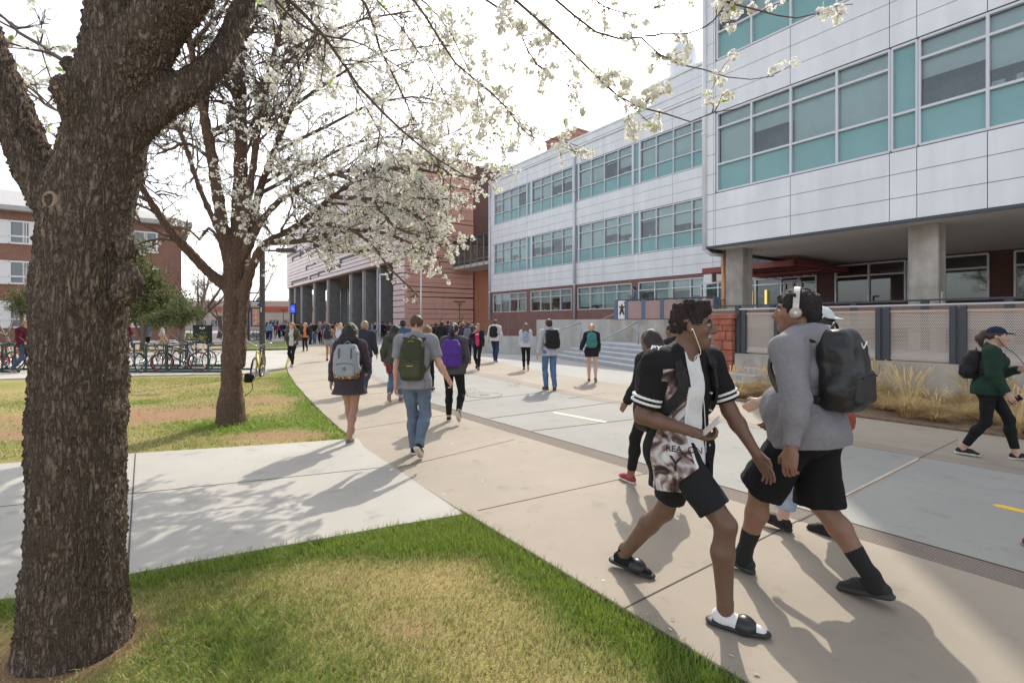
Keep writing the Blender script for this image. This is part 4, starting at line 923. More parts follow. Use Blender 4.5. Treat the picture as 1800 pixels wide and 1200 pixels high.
def blossoms(C, name, parent, seed, nf=11, rad=.042, size=.0165, leafp=.35):
    rg = np.random.RandomState(seed); C = np.array(C); n = len(C)
    N_ = rg.normal(0, 1, (n, nf, 3)); N_ /= np.linalg.norm(N_, axis=2, keepdims=True); sc = rg.uniform(.65, 1.3, (n, 1, 1))
    ctr = (C[:, None, :]+N_*rad*sc*rg.uniform(.75, 1.1, (n, nf, 1))).reshape(-1, 3); nn = N_.reshape(-1, 3)+rg.normal(0, .35, (n*nf, 3)); nn /= np.linalg.norm(nn, axis=1, keepdims=True)
    ref = np.where(np.abs(nn[:, 2:3]) > .9, np.array([1., 0, 0]), np.array([0, 0, 1.])); U = np.cross(nn, ref); U /= np.linalg.norm(U, axis=1, keepdims=True); W = np.cross(nn, U)
    k = len(ctr); sz = size*rg.uniform(.8, 1.2, (k, 1)); ph = rg.rand(k)*6.28; Vs = []; 
    for q in range(5):
        a = ph+q*1.2566; e = np.cos(a)[:, None]*U+np.sin(a)[:, None]*W; f = np.cross(nn, e)
        Vs.append(np.stack([ctr, ctr+e*sz*.62+f*sz*.5+nn*sz*.22, ctr+e*sz*1.12+nn*sz*.30, ctr+e*sz*.62-f*sz*.5+nn*sz*.22], 1))
    V = np.stack(Vs, 1).reshape(-1, 3); Q = np.arange(len(V)).reshape(-1, 4); mi = np.repeat((rg.rand(k) < .28).astype(int), 5)
    # anthers: tiny dark star in each flower
    A = np.stack([ctr+U*sz*.22+nn*sz*.2, ctr+W*sz*.22+nn*sz*.2, ctr-U*sz*.22+nn*sz*.2, ctr-W*sz*.22+nn*sz*.2], 1).reshape(-1, 3); QA = len(V)+np.arange(len(A)).reshape(-1, 4)
    nl = int(n*leafp); li = rg.choice(n, nl, replace=False) if nl else np.zeros(0, int); d = rg.normal(0, 1, (nl, 3))+np.array([0, 0, .4]); d /= np.linalg.norm(d, axis=1, keepdims=True)+1e-9
    sd = np.cross(d, rg.normal(0, 1, (nl, 3))); sd /= np.linalg.norm(sd, axis=1, keepdims=True)+1e-9; b = C[li]; l = rg.uniform(.03, .06, (nl, 1))
    LV = np.stack([b+d*.02, b+d*(.02+l*.5)+sd*l*.25, b+d*(.02+l), b+d*(.02+l*.5)-sd*l*.25], 1).reshape(-1, 3); QL = len(V)+len(A)+np.arange(len(LV)).reshape(-1, 4)
    me = mesh_np(name, np.vstack([V, A, LV]), np.vstack([Q, QA, QL]), [M_petal, M_petal2, M_anther, M_leaf], np.concatenate([mi, np.full(len(QA), 2), np.full(len(QL), 3)]))
    return link(name, me, parent)

def bark_mat(name, c1, c2, c3, sc=1.0):
    m = bpy.data.materials.new(name); m.use_nodes = True; N, L = nt(m); p = N['Principled BSDF']; p.inputs['Roughness'].default_value = .95; p.inputs['Specular IOR Level'].default_value = .15
    tc = N.new('ShaderNodeTexCoord'); mp = N.new('ShaderNodeMapping'); mp.inputs['Scale'].default_value = (sc, sc, sc*.2); L.new(tc.outputs['Object'], mp.inputs[0])
    wn = N.new('ShaderNodeTexNoise'); wn.inputs['Scale'].default_value = 14; wn.inputs['Detail'].default_value = 4; L.new(mp.outputs[0], wn.inputs['Vector'])
    av = N.new('ShaderNodeVectorMath'); av.operation = 'MULTIPLY_ADD'; L.new(wn.outputs['Color'], av.inputs[0]); av.inputs[1].default_value = (.24, .24, .24); L.new(mp.outputs[0], av.inputs[2])
    v = N.new('ShaderNodeTexVoronoi'); v.feature = 'DISTANCE_TO_EDGE'; v.inputs['Scale'].default_value = 30; L.new(av.outputs[0], v.inputs['Vector'])
    v2 = N.new('ShaderNodeTexVoronoi'); v2.inputs['Scale'].default_value = 30; L.new(av.outputs[0], v2.inputs['Vector'])
    r = N.new('ShaderNodeMapRange'); r.inputs[2].default_value = .4; L.new(v.outputs['Distance'], r.inputs[0])
    n2 = N.new('ShaderNodeTexNoise'); n2.inputs['Scale'].default_value = 130; n2.inputs['Detail'].default_value = 5; L.new(mp.outputs[0], n2.inputs['Vector'])
    n3 = N.new('ShaderNodeTexNoise'); n3.inputs['Scale'].default_value = 5; n3.inputs['Detail'].default_value = 5; L.new(tc.outputs['Object'], n3.inputs['Vector'])
    def mx(a, b, f):
        x = N.new('ShaderNodeMix'); x.data_type = 'RGBA'
        for s, k in ((a, 6), (b, 7)):
            if isinstance(s, tuple): x.inputs[k].default_value = (*s, 1)
            else: L.new(s, x.inputs[k])
        L.new(f, x.inputs[0]); return x.outputs[2]
    pl = mx(c1, c2, n2.outputs[0]); pl = mx(pl, tuple(c*1.35 for c in c1), v2.outputs['Color'])
    lich = N.new('ShaderNodeMapRange'); lich.inputs[1].default_value = .66; lich.inputs[2].default_value = .74; L.new(n3.outputs[0], lich.inputs[0])
    pl = mx(pl, (.16, .14, .05), lich.outputs[0]); L.new(mx(c3, pl, r.outputs[0]), p.inputs['Base Color'])
    ad = N.new('ShaderNodeMath'); ad.operation = 'MULTIPLY_ADD'; L.new(n2.outputs[0], ad.inputs[0]); ad.inputs[1].default_value = .35; L.new(r.outputs[0], ad.inputs[2])
    b = N.new('ShaderNodeBump'); b.inputs['Strength'].default_value = 1.0; b.inputs['Distance'].default_value = .012/sc; L.new(ad.outputs[0], b.inputs['Height']); L.new(b.outputs[0], p.inputs['Normal']); return m
M_bark = bark_mat('furrowed_bark', (.23, .178, .137), (.165, .125, .095), (.075, .055, .042)); M_bark2 = bark_mat('tight_bark', (.25, .17, .125), (.185, .122, .088), (.095, .06, .043), 1.5)
M_twig = mat('twig_bark', (.12, .082, .066), .85); M_grey = mat('bare_grey_bark', (.17, .13, .11), .9); M_cut = mat('cut_wood', (.30, .22, .16), .9, var=.3, vscale=25, bump=.5, bscale=40)

def sdf_tree(limbs, h, name, m, parent, bark=None, flare=None, seed=1):
    """limbs: list of (points, radii) joined smoothly; bark = (cell, depth) real relief of plates"""
    allp = np.vstack([np.array(P) for P, _ in limbs]); rm = max(max(r) for _, r in limbs)+.08
    vx = Vox(allp.min(0)-rm, allp.max(0)+rm, h)
    for P, rr in limbs:
        P = np.array(P); Sp = spline(P, 3); t = np.linspace(0, len(rr)-1, len(Sp)); rs = np.interp(t, np.arange(len(rr)), rr)
        for i in range(len(Sp)-1): vx.cone(Sp[i], Sp[i+1], rs[i], rs[i+1], k=.05 if rm > .2 else .03)
    if flare:
        for a in flare[2]:
            c = np.array(flare[0]); vx.cone(c+np.array([0, 0, .3]), c+np.array([math.cos(a), math.sin(a), -.02])*np.array([flare[1], flare[1], 1]), .1, .07, k=.16)
    V, Q, _ = vx.mesh(); V = smooth_verts(V, Q, 3)
    if bark:
        rg = np.random.RandomState(seed); cell, dep = bark; lo, hi = V.min(0), V.max(0)
        nrm = np.zeros_like(V); fn = np.cross(V[Q[:, 2]]-V[Q[:, 0]], V[Q[:, 3]]-V[Q[:, 1]])
        for i in range(4):
            for k in range(3): nrm[:, k] += np.bincount(Q[:, i], fn[:, k], len(V))
        nrm /= np.linalg.norm(nrm, axis=1, keepdims=True)+1e-9
        Wv = V*np.array([1, 1, .24]); wr = .35*cell*np.stack([np.sin(V[:, 2]*31+V[:, 0]*17), np.sin(V[:, 2]*27+V[:, 1]*19+2), np.sin(V[:, 0]*25+V[:, 1]*23)], 1); Wv = Wv+wr
        sel = rg.choice(len(V), min(len(V), int(len(V)*(h/cell)**2*2.4)), replace=False); S = Wv[sel]+rg.normal(0, cell*.4, (len(sel), 3))
        kd = KDTree(len(S)); [kd.insert(Vector(p), i) for i, p in enumerate(S)]; kd.balance(); rnd = rg.rand(len(S))
        d = np.zeros(len(V))
        for i, p in enumerate(Wv):
            (c0, i0, d0), (c1, i1, d1) = kd.find_n(Vector(p), 2); d[i] = min((d1-d0)/cell, .45)/.45*(.75+.5*rnd[i0])
        V = V+nrm*(dep*(d-.6)+.25*dep*np.sin(V[:, 2:3].ravel()*9+V[:, 0]*14))[:, None]
    return link(name, mesh_np(name, V, Q, m, smooth=True), parent)

# --- foreground tree
Y1 = 2.62
def T1(l): return [AT(x, y, yy) for x, y, yy in l]
base1 = AT(133, 1195, Y1); base1[2] = 0
FT = empty('pear_tree', base1, 'big foreground tree with deeply furrowed bark and blossoming boughs reaching over the walk', 'tree')
off1 = np.array(base1)
main = T1([(133, 1290, Y1), (133, 1195, Y1), (135, 1000, Y1), (138, 800, Y1), (142, 600, Y1), (148, 430, Y1), (172, 300, Y1), (192, 200, Y1), (200, 100, Y1), (205, 0, Y1), (205, -160, Y1)])
limbs1 = [([p-off1 for p in main], [.335, .31, .285, .272, .268, .262, .248, .236, .20, .175, .15]),
          ([p-off1 for p in T1([(215, 165, Y1), (262, 70, 2.58), (335, -30, 2.55), (420, -160, 2.6), (520, -330, 3.0)])], [.17, .18, .165, .12, .10]),
          ([p-off1 for p in T1([(120, 395, Y1), (62, 300, 2.6), (22, 190, 2.58), (-28, 60, 2.55), (-90, -120, 2.5)])], [.14, .125, .115, .105, .09]),
          ([p-off1 for p in T1([(225, 245, Y1), (292, 182, 2.66), (352, 137, 2.75), (393, 92, 2.85), (424, 25, 3.0), (440, -40, 3.1), (470, -140, 3.4)])], [.10, .10, .10, .092, .085, .075, .06]),
          ([p-off1 for p in T1([(165, 235, 2.55), (128, 175, 2.44), (112, 152, 2.41)])], [.1, .065, .052]),
          ([p-off1 for p in T1([(170, 165, 2.62), (132, 122, 2.62), (118, 112, 2.62)])], [.09, .03, .024]),
          ([p-off1 for p in T1([(215, 520, 2.52), (231, 500, 2.5), (226, 470, 2.5)])], [.06, .05, .04]), ([p-off1 for p in T1([(222, 430, 2.55), (228, 440, 2.55)])], [.05, .05]),
          ([p-off1 for p in T1([(190, 880, 2.38), (200, 960, 2.38), (205, 1050, 2.40)])], [.03, .035, .03])]
limbs1 = [(P, [r*(.79 if i else .79-.0*0)*((.95, .86, .90, .84)[i] if i < 4 else 1) for r in rr]) for i, (P, rr) in enumerate(limbs1)]; limbs1[0] = (limbs1[0][0], [r*f*.98 for r, f in zip(limbs1[0][1], (.80, .86, .94, 1, 1, 1, .97, .95, .93, .93, .93))])
sdf_tree(limbs1, .0095, 'trunk', M_bark, FT, bark=(.024, .021), flare=((0, 0, 0), .16, (0.1, 1.3, 2.4, 3.4, 4.4, 5.5)), seed=3)
# pruning scars
for (x, y, yy, r, nrm) in ((109, 153, 2.40, .040, (-.35, -.75, .6)), (92, 352, 2.44, .036, (-.25, -1, .0))):
    mb = MB(); mb.lathe([(0, .004), (.5*r, .0), (.78*r, .006), (1.0*r, .022), (1.15*r, .012), (1.2*r, -.03)], n=18)
    o = mb.build('pruning_scar', M_cut, FT, smooth=True); o.rotation_euler = Vector(nrm).to_track_quat('Z', 'Y').to_euler(); p = AT(x, y, yy)-off1; o.location = Vector([float(c) for c in p])
tw = Twigs(31)
def L1(l, r0, r1, dens, L, bloom, lev=1, **k):
    dens = dens*1.3; bloom = bloom*(.50 if l[-1][0] < 900 else .8)
    P = spline(T1(l), 5); P = P+np.cumsum(tw.rg.normal(0, .004, P.shape), 0); tw.limb(P, r0, r1); tw.grow(P, r1*1.2+.0012, lev, L, dens, bloom, **k)
# boughs that come over the top of the picture
L1([(432, -10, 3.1), (470, -30, 3.3), (545, 30, 3.7), (600, 100, 3.9), (650, 170, 4.1), (720, 240, 4.3), (800, 300, 4.5), (850, 322, 4.6)], .022, .005, 6, .36, .55)
L1([(540, -60, 3.6), (635, 0, 3.9), (665, 90, 4.1), (700, 165, 4.3), (735, 250, 4.5), (770, 300, 4.6)], .016, .004, 6, .34, .5)
L1([(430, -60, 3.0), (500, 20, 3.4), (560, 60, 3.7), (640, 80, 4.0), (720, 130, 4.2)], .014, .004, 5, .34, .3)
L1([(640, -90, 3.5), (730, 0, 3.7), (800, 110, 3.9), (875, 175, 4.0), (930, 230, 4.1), (975, 245, 4.15), (1040, 268, 4.2)], .014, .003, 6, .30, .6)
L1([(760, -70, 3.4), (850, 0, 3.5), (900, 45, 3.6), (935, 115, 3.7), (1000, 155, 3.8), (1010, 200, 3.85)], .013, .003, 6, .30, .6)
L1([(849, 150, 4.0), (894, 195, 4.0), (924, 232, 4.0), (965, 251, 4.0), (1010, 266, 4.0), (1035, 266, 4.0)], .007, .0025, 6, .2, .9, lev=0)
L1([(830, -80, 3.1), (910, 0, 3.2), (950, 45, 3.25), (1000, 85, 3.3), (1060, 140, 3.3), (1100, 171, 3.3), (1140, 178, 3.3), (1180, 190, 3.3), (1204, 200, 3.3), (1230, 192, 3.3), (1252, 180, 3.3), (1304, 172, 3.3)], .013, .003, 5, .24, .75)
L1([(900, -70, 3.0), (990, 10, 3.1), (1060, 60, 3.15), (1100, 65, 3.2), (1136, 63, 3.2), (1160, 86, 3.2), (1176, 93, 3.2), (1228, 103, 3.2), (1260, 109, 3.2), (1300, 122, 3.2), (1340, 128, 3.2), (1372, 125, 3.2)], .011, .0025, 5.5, .2, .85, lev=0, droop=.0)
L1([(1100, -60, 3.0), (1180, -25, 3.0), (1240, 0, 3.0), (1270, 12, 3.0), (1328, 26, 3.0), (1360, 36, 3.0), (1420, 40, 3.0), (1460, 24, 3.0), (1498, 15, 3.0)], .010, .0025, 6, .17, .95, lev=0, droop=.0)
L1([(1136, 62, 3.2), (1170, 56, 3.2), (1220, 53, 3.2), (1248, 40, 3.2), (1266, 20, 3.2), (1290, -20, 3.2)], .007, .003, 7, .18, .8, lev=0)
L1([(1000, -50, 3.3), (1050, 10, 3.4), (1110, 35, 3.5), (1165, 22, 3.5), (1215, 20, 3.5)], .008, .003, 7, .2, .8, lev=0)
L1([(1060, 140, 3.3), (1080, 170, 3.3), (1110, 200, 3.3), (1130, 215, 3.3)], .005, .002, 7, .16, .9, lev=0)
L1([(560, 60, 3.7), (520, 120, 3.9), (480, 180, 4.1), (500, 260, 4.3)], .008, .003, 6, .3, .35)
L1([(690, -40, 3.9), (780, 40, 4.2), (830, 140, 4.4), (870, 240, 4.5), (900, 300, 4.5)], .010, .003, 7, .3, .6)
L1([(600, -60, 4.1), (690, 30, 4.4), (760, 130, 4.7), (800, 220, 4.9), (840, 290, 5.0)], .010, .003, 7, .32, .6)
L1([(500, -60, 4.2), (580, 60, 4.6), (640, 180, 5.0), (690, 270, 5.2), (740, 340, 5.4)], .012, .003, 7, .34, .6)
L1([(118, 112, 2.62), (80, 90, 2.75), (40, 65, 2.9), (0, 30, 3.0), (-60, 10, 3.1)], .012, .006, 6, .3, .25)
L1([(128, 200, 2.9), (90, 190, 3.1), (40, 150, 3.4), (-10, 130, 3.6)], .009, .004, 6, .35, .3)
L1([(60, 60, 4.2), (90, 150, 4.3), (110, 260, 4.4), (80, 330, 4.5)], .008, .003, 6, .35, .35)
o = link('crown', tw.mesh('crown', M_twig), FT); o.location = Vector([float(-c) for c in off1]); cr1 = o
blossoms(tw.C, 'blossom', cr1, 5, nf=10, rad=.027, size=.0135, leafp=.25)

# --- second tree on the lawn
b2 = G(406, 745); Y2 = b2[1]+.2; b2 = AT(406, 745, Y2); b2[2] = -.03
ST = empty('pear_tree', b2, 'white blossoming tree on the lawn with many upright limbs and a slimmer brown trunk', 'tree')
def T2_(l): return [AT(x, y, Y2+dy) for x, y, dy in l]
px = Y2/F_PX
main2 = [((406, 775, 0), (406, 740, 0), (407, 660, 0), (409, 580, 0), (411, 520, 0), (413, 470, 0), (416, 430, 0)), (30, 27, 23.5, 22, 22, 25, 21)]
lims = [main2,
 [((398, 505, -.05), (365, 477, -.25), (330, 440, -.5), (300, 405, -.75), (272, 365, -.95), (243, 318, -1.2), (222, 275, -1.4)), (13, 10.5, 10, 8, 7, 6, 5)],
 [((416, 440, 0), (421, 360, .1), (424, 260, .2), (423, 160, .3), (420, 60, .3), (428, -60, .3)), (19, 17, 15.5, 13, 11, 9)],
 [((402, 455, -.05), (388, 380, -.2), (373, 280, -.3), (355, 180, -.4), (335, 80, -.5), (312, -50, -.6)), (16, 13.5, 12, 10, 8, 6)],
 [((424, 480, .05), (440, 410, .3), (455, 340, .5), (480, 270, .7), (512, 190, .9), (540, 110, 1.0), (560, 20, 1.1)), (15, 12, 10, 8, 7, 5, 4)],
 [((426, 520, -.05), (446, 462, -.2), (468, 428, -.4), (520, 398, -.7), (585, 345, -1.0), (650, 300, -1.2), (720, 262, -1.4)), (13, 10, 9, 7, 5.5, 4.5, 3)],
 [((428, 455, -.05), (462, 385, -.3), (515, 335, -.5), (590, 305, -.7), (680, 296, -1.0), (770, 320, -1.2)), (10, 8, 6.5, 5, 4, 2.5)],
 [((424, 420, .1), (440, 330, .1), (455, 220, .1), (478, 110, .1), (505, 10, .1), (520, -60, .1)), (10, 9, 8, 7, 6, 5)],
 [((396, 430, .1), (350, 330, .5), (320, 240, .8), (275, 150, 1.1), (250, 60, 1.3)), (9, 7, 6, 5, 4)],
 [((422, 640, -.1), (426, 560, -.12), (432, 500, -.12)), (13, 10, 11)]]
sdf_tree([([p-b2 for p in T2_(P)], [r*px*(.72 if i else .70) for r in rr]) for i, (P, rr) in enumerate(lims)], .02, 'trunk', M_bark2, ST, bark=(.034, .016), flare=((0, 0, .03), .17, (0.3, 1.7, 2.9, 4.2, 5.4)), seed=9)
tw = Twigs(77)
for P, rr in lims[1:-1]:
    S = spline(T2_(P), 5); tw.grow(S, rr[-1]*px*.5+.003, 2, 1.35, 3.6, .22 if P[-1][0] < 440 else .42, t0=.3)
def L2(l, r0, r1, dens, L, bloom, lev=1, **k):
    dens = dens*1.5; bloom = bloom*(.85 if bloom > .75 else .62)
    P = spline(T2_(l), 5); P = P+np.cumsum(tw.rg.normal(0, .008, P.shape), 0); tw.limb(P, r0*px, r1*px); tw.grow(P, r1*px*.9+.002, lev, L, dens, bloom, **k)
for l, r0, r1, dn, L, bl in [
 ([(468, 428, -.4), (540, 420, -.6), (610, 400, -.9), (680, 405, -1.1), (735, 432, -1.3), (770, 448, -1.4)], 5, 1.5, 6, .55, .8),
 ([(520, 398, -.7), (580, 395, -.9), (640, 420, -1.1), (690, 470, -1.3), (735, 520, -1.4)], 4, 1, 3, .35, .35),
 ([(585, 345, -1.0), (650, 350, -1.2), (720, 372, -1.4), (780, 415, -1.5)], 4, 1.2, 6, .55, .9),
 ([(590, 305, -.7), (660, 335, -1.0), (730, 355, -1.2), (800, 360, -1.4), (862, 350, -1.5)], 4, 1, 6, .55, .9),
 ([(650, 300, -1.2), (720, 300, -1.5), (790, 315, -1.7), (865, 330, -1.9)], 3.5, 1, 6, .5, .9),
 ([(515, 335, -.5), (560, 370, -.4), (620, 380, -.2), (690, 360, 0)], 4, 1.2, 6, .6, .8),
 ([(455, 340, .5), (530, 300, .8), (600, 260, 1.2), (680, 240, 1.6), (760, 250, 1.9)], 4, 1.2, 5, .7, .7),
 ([(480, 270, .7), (560, 230, .6), (640, 190, .4), (730, 170, .2), (810, 190, 0)], 4, 1.2, 5, .7, .6),
 ([(512, 190, .9), (590, 140, 1.0), (670, 100, 1.0), (760, 90, 1.0)], 4, 1.2, 5, .8, .5),
 ([(478, 110, .1), (560, 60, -.3), (650, 30, -.6), (730, 20, -.9)], 4, 1.2, 5, .8, .45),
 ([(355, 180, -.4), (310, 130, -.9), (265, 110, -1.4), (220, 90, -1.8)], 4, 1.2, 5, .7, .3),
 ([(373, 280, -.3), (330, 250, -.6), (290, 260, -.9), (250, 240, -1.1)], 3.5, 1.2, 5, .6, .3),
 ([(398, 445, 0), (370, 400, .3), (352, 420, .5), (330, 400, .7), (300, 395, 1.0)], 4, 1.4, 4, .4, .1),
 ([(424, 260, .2), (460, 180, .8), (490, 120, 1.4), (530, 60, 1.9)], 5, 1.5, 5, .8, .35),
 ([(335, 80, -.5), (380, 30, -.9), (420, -20, -1.3)], 4, 1.5, 5, .7, .4),
 ([(540, 420, -.6), (580, 440, -.5), (640, 440, -.5), (700, 440, -.6), (740, 452, -.7)], 3, 1, 7, .4, .9),
 ([(650, 350, -1.2), (690, 400, -1.4), (730, 420, -1.5), (775, 440, -1.6)], 3, 1, 7, .4, .9)]:
    L2(l, r0, r1, dn, L, bl)
cr2 = link('crown', tw.mesh('crown', M_twig), ST); cr2.location = Vector([float(-c) for c in b2])
blossoms(tw.C, 'blossom', cr2, 8, nf=7, rad=.027, size=.0145, leafp=.08)

# --- background trees
def bare_tree(base, H, spread, label, seed, name='bare_tree', trunk_r=.2, dens=1.0, m=M_grey, nlimb=6, fork=.25, lev=2):
    base = np.array(base); t = empty(name, base, label, 'tree'); rg = np.random.RandomState(seed); tw = Twigs(seed)
    mb = MB(); top = np.array([rg.normal(0, .1)*H*.3, rg.normal(0, .1)*H*.3, H*fork]); mb.tube([(0, 0, -.1), tuple(top*.5+[rg.normal(0, .03)*H, 0, 0]), tuple(top), tuple(top*1.25)], [trunk_r*1.25, trunk_r, trunk_r*.85, trunk_r*.4], 10)
    mb.build('trunk', m, t, smooth=True)
    for k in range(nlimb):
        a = k*6.28/nlimb+rg.rand(); e = np.array([math.cos(a)*spread, math.sin(a)*spread, H*rg.uniform(.6, .98)]); mid = (top+e)/2+np.array([math.cos(a)*spread*.1, math.sin(a)*spread*.1, -H*.03])
        P = spline([top*rg.uniform(.8, 1), mid, e], 6); P = P+np.cumsum(rg.normal(0, .012*H, P.shape)*.3, 0); tw.limb(P, trunk_r*.5, trunk_r*.08); tw.grow(P, trunk_r*.11, lev, H*.2, 1.6*dens, 0, t0=.15)
    link('crown', tw.mesh('crown', m, 3), t); return t
M_bare2 = mat('bare_pale_twigs', (.24, .19, .165), .9)
bare_tree(G(352, 597), 9.5, 3.4, 'bare brown tree with a heavy trunk beside the dark fence panel', 41, trunk_r=.42, nlimb=7)
bare_tree(G(385, 594), 8, 2.6, 'bare grey tree seen just left of the blossoming tree trunk', 42, trunk_r=.22, nlimb=6)
bare_tree(G(318, 598), 6.5, 2.6, 'bare spreading tree at the corner of the brick hall', 46, trunk_r=.14, nlimb=6, m=M_bare2)
bare_tree(AT(432, 585, 75), 12, 4.5, 'fine twigged bare tree rising behind the dark lamp post', 43, trunk_r=.25, nlimb=7)
bare_tree(AT(8, 612, 33), 6.6, 3.2, 'pale twiggy bare shrub tree at the far left before the brick hall', 44, trunk_r=.1, nlimb=9, m=M_bare2, fork=.12, dens=1.1)
bare_tree(AT(296, 605, 36), 5.0, 1.8, 'slender pale bare tree half hidden in the juniper', 45, trunk_r=.06, nlimb=6, m=M_bare2, fork=.2)
M_birch = mat('pale_birch', (.45, .42, .38), .8)
for k, (p, H, lb) in enumerate([(AT(399, 640, 20), 3.6, 'thin white stemmed young tree left of the blossoming trunk'), (AT(853, 606, 33), 3.0, 'thin bare sapling left of the white-hooded walker'), (AT(893, 603, 31), 2.2, 'low bare shrub before the brick base of the panelled wing'), (AT(931, 604, 29.5), 3.1, 'thin bare sapling right beside the smooth retaining wall'), (AT(877, 605, 33), 2.4, 'bare sapling right of the white-hooded walker'), (AT(778, 597, 52), 5.5, 'tall thin bare sapling before the pink end wall')]):
    bare_tree(p, H, H*.22, lb, 60+k, 'sapling', .02+.004*H, 1.3, M_birch if k == 0 else M_bare2, 4, .35, 1)
def needle_tree(base, blobs, label, seed, n, size, cols, trunk=True, name='juniper_tree', cat='tree'):
    base = np.array(base); t = empty(name, base, label, cat); rg = np.random.RandomState(seed); mb = MB(); Vs = []; mi = []
    mb.tube([(0, 0, -.1), (.1, 0, blobs[0][2]*.4), (.05, .05, blobs[0][2])], [.14*trunk, .1*trunk, .05], 8)
    for (x, y, z, rx, rz) in blobs:
        mb.tube([(0, 0, .5), (x*.5, y*.5, z*.55), (x, y, z)], [.07, .05, .02], 6)
        k = int(n*rx*rx*rz); nc = max(10, int(k/28)); cc = rg.normal(0, 1, (nc, 3)); cc /= np.linalg.norm(cc, axis=1, keepdims=True); cc *= rg.uniform(.25, 1.05, (nc, 1))
        c = cc[rg.randint(0, nc, k)]*np.array([rx, rx, rz])+np.array([x, y, z])+rg.normal(0, size*1.5, (k, 3)); c = c[c[:, 2] > .15]; k = len(c)
        d = rg.normal(0, 1, (k, 3))+(c-np.array([x, y, z]))*1.2/rx+np.array([0, 0, .5]); d /= np.linalg.norm(d, axis=1, keepdims=True); s = np.cross(d, rg.normal(0, 1, (k, 3))); s /= np.linalg.norm(s, axis=1, keepdims=True)
        l = size*rg.uniform(.7, 1.5, (k, 1)); Vs.append(np.stack([c-d*l, c+s*l*.28, c+d*l, c-s*l*.28], 1).reshape(-1, 3)); mi.append(rg.randint(0, len(cols), k))
    mb.build('trunk', M_grey, t, smooth=True); V = np.vstack(Vs); link('crown', mesh_np('crown', V, np.arange(len(V)).reshape(-1, 4), cols, np.concatenate(mi)), t); return t
gj = [mat('juniper_green', (.15, .165, .06), .8, trans=.2), mat('juniper_olive', (.23, .21, .085), .8, trans=.2), mat('juniper_dark', (.085, .11, .04), .8, trans=.2)]
needle_tree(AT(250, 612, 29), [(-.3, 0, 3.6, 1.1, 1.6), (.5, .2, 2.6, 1.5, 1.2), (-1.0, 0, 2.8, 1.1, 1.5), (-.4, 0, 5.2, .75, 1.2), (1.6, -.1, 2.5, 1.1, .9), (.6, 0, 4.0, .8, .9)], 'shaggy olive green juniper tree before the brick hall', 51, 2600, .095, gj)
needle_tree(AT(318, 618, 27), [(-.4, 0, 1.8, .95, .5), (.3, 0, 2.05, .8, .55), (-1.2, 0, 1.7, .8, .5), (-.1, 0, 2.4, .6, .4)], 'low dark green juniper bough spreading above the bikes', 52, 4200, .075, gj[:1]+gj[2:])
needle_tree(AT(36, 616, 30), [(0, 0, 2.9, .8, .8), (.5, 0, 2.5, .5, .5)], 'small dark conifer just left of the big trunk', 53, 3200, .08, gj[:1]+gj[2:])
needle_tree(AT(336, 606, 38), [(0, 0, .55, .6, .5), (.7, 0, .5, .5, .4)], 'light green bush beside the dark fence panel', 54, 1500, .09, [mat('bush_green', (.13, .17, .05), .8, trans=.3), gj[1]], .4, 'bush', 'bush')
needle_tree(AT(811, 598, 44), [(0, 0, .5, .5, .6), (0, 0, 1.2, .33, .6), (0, 0, 1.9, .14, .5)], 'small pointed conifer before the pink end wall', 55, 3200, .09, gj, .3, 'small_conifer')

# --- ornamental straw grasses in the planting bed
straw = [mat('straw_pale', (.74, .57, .30), .75, trans=.35), mat('straw_gold', (.60, .43, .19), .75, trans=.3), mat('straw_brown', (.40, .28, .15), .8, trans=.2), mat('grass_base_green', (.17, .20, .06), .7, trans=.3)]
def clump_mesh(seed, n, R_, H, plumes):
    rg = np.random.RandomState(seed); Vs = []; mi = []
    a = rg.uniform(0, 6.28, n); r0 = rg.uniform(0, .09, n); l = H*rg.uniform(.5, 1.15, n); out = R_*rg.uniform(.3, 1.2, n)
    pl = np.arange(n) < plumes; l = np.where(pl, H*rg.uniform(1.5, 2.1, n), l); out = np.where(pl, R_*rg.uniform(.3, .9, n), out)
    ax = np.stack([np.cos(a), np.sin(a), 0*a], 1); sd = np.stack([-np.sin(a), np.cos(a), 0*a], 1); wd = (.0025+.002*rg.rand(n))[:, None]; b = ax*r0[:, None]
    ts = (0, .35, .7, 1.0); pts = []
    for t in ts:
        z = l*(t*(1-.35*t*t*np.where(pl, .5, 1.3*rg.uniform(.5, 1.3, n)))); pts.append(b+ax*(out*t**1.7)[:, None]+np.stack([0*z, 0*z, z], 1))
    for i in range(3):
        w0 = wd*(1-.25*i); w1 = wd*(1-.25*(i+1)); 
        if i == 2: w1 = np.where(pl[:, None], .010, w1); 
        if i == 2: w0 = np.where(pl[:, None], .006, w0)
        Vs.append(np.stack([pts[i]-sd*w0, pts[i]+sd*w0, pts[i+1]+sd*w1, pts[i+1]-sd*w1], 1).reshape(-1, 3)); c = rg.choice(4 if i == 0 else 3, n, p=[.35, .3, .15, .2] if i == 0 else [.5, .35, .15]); mi.append(np.where(pl, 0, c))
    V = np.vstack(Vs); return mesh_np('ornamental_grass', V, np.arange(len(V)).reshape(-1, 4), straw, np.concatenate(mi))
cms = [clump_mesh(70+k, n, r, h, pl) for k, (n, r, h, pl) in enumerate([(760, .46, .38, 26), (640, .58, .33, 10), (520, .42, .46, 34), (520, .64, .28, 6)])]
spots = [(1284, 690), (1318, 693), (1342, 690), (1300, 700), (1365, 700), (1520, 712), (1548, 700), (1560, 722), (1580, 700), (1604, 722), (1622, 704), (1640, 730), (1662, 712), (1690, 738), (1705, 718), (1735, 742), (1752, 720), (1775, 748), (1800, 728), (1828, 752), (1500, 700), (1850, 735), (1595, 735), (1648, 742), (1890, 760), (1720, 730), (1790, 765)]
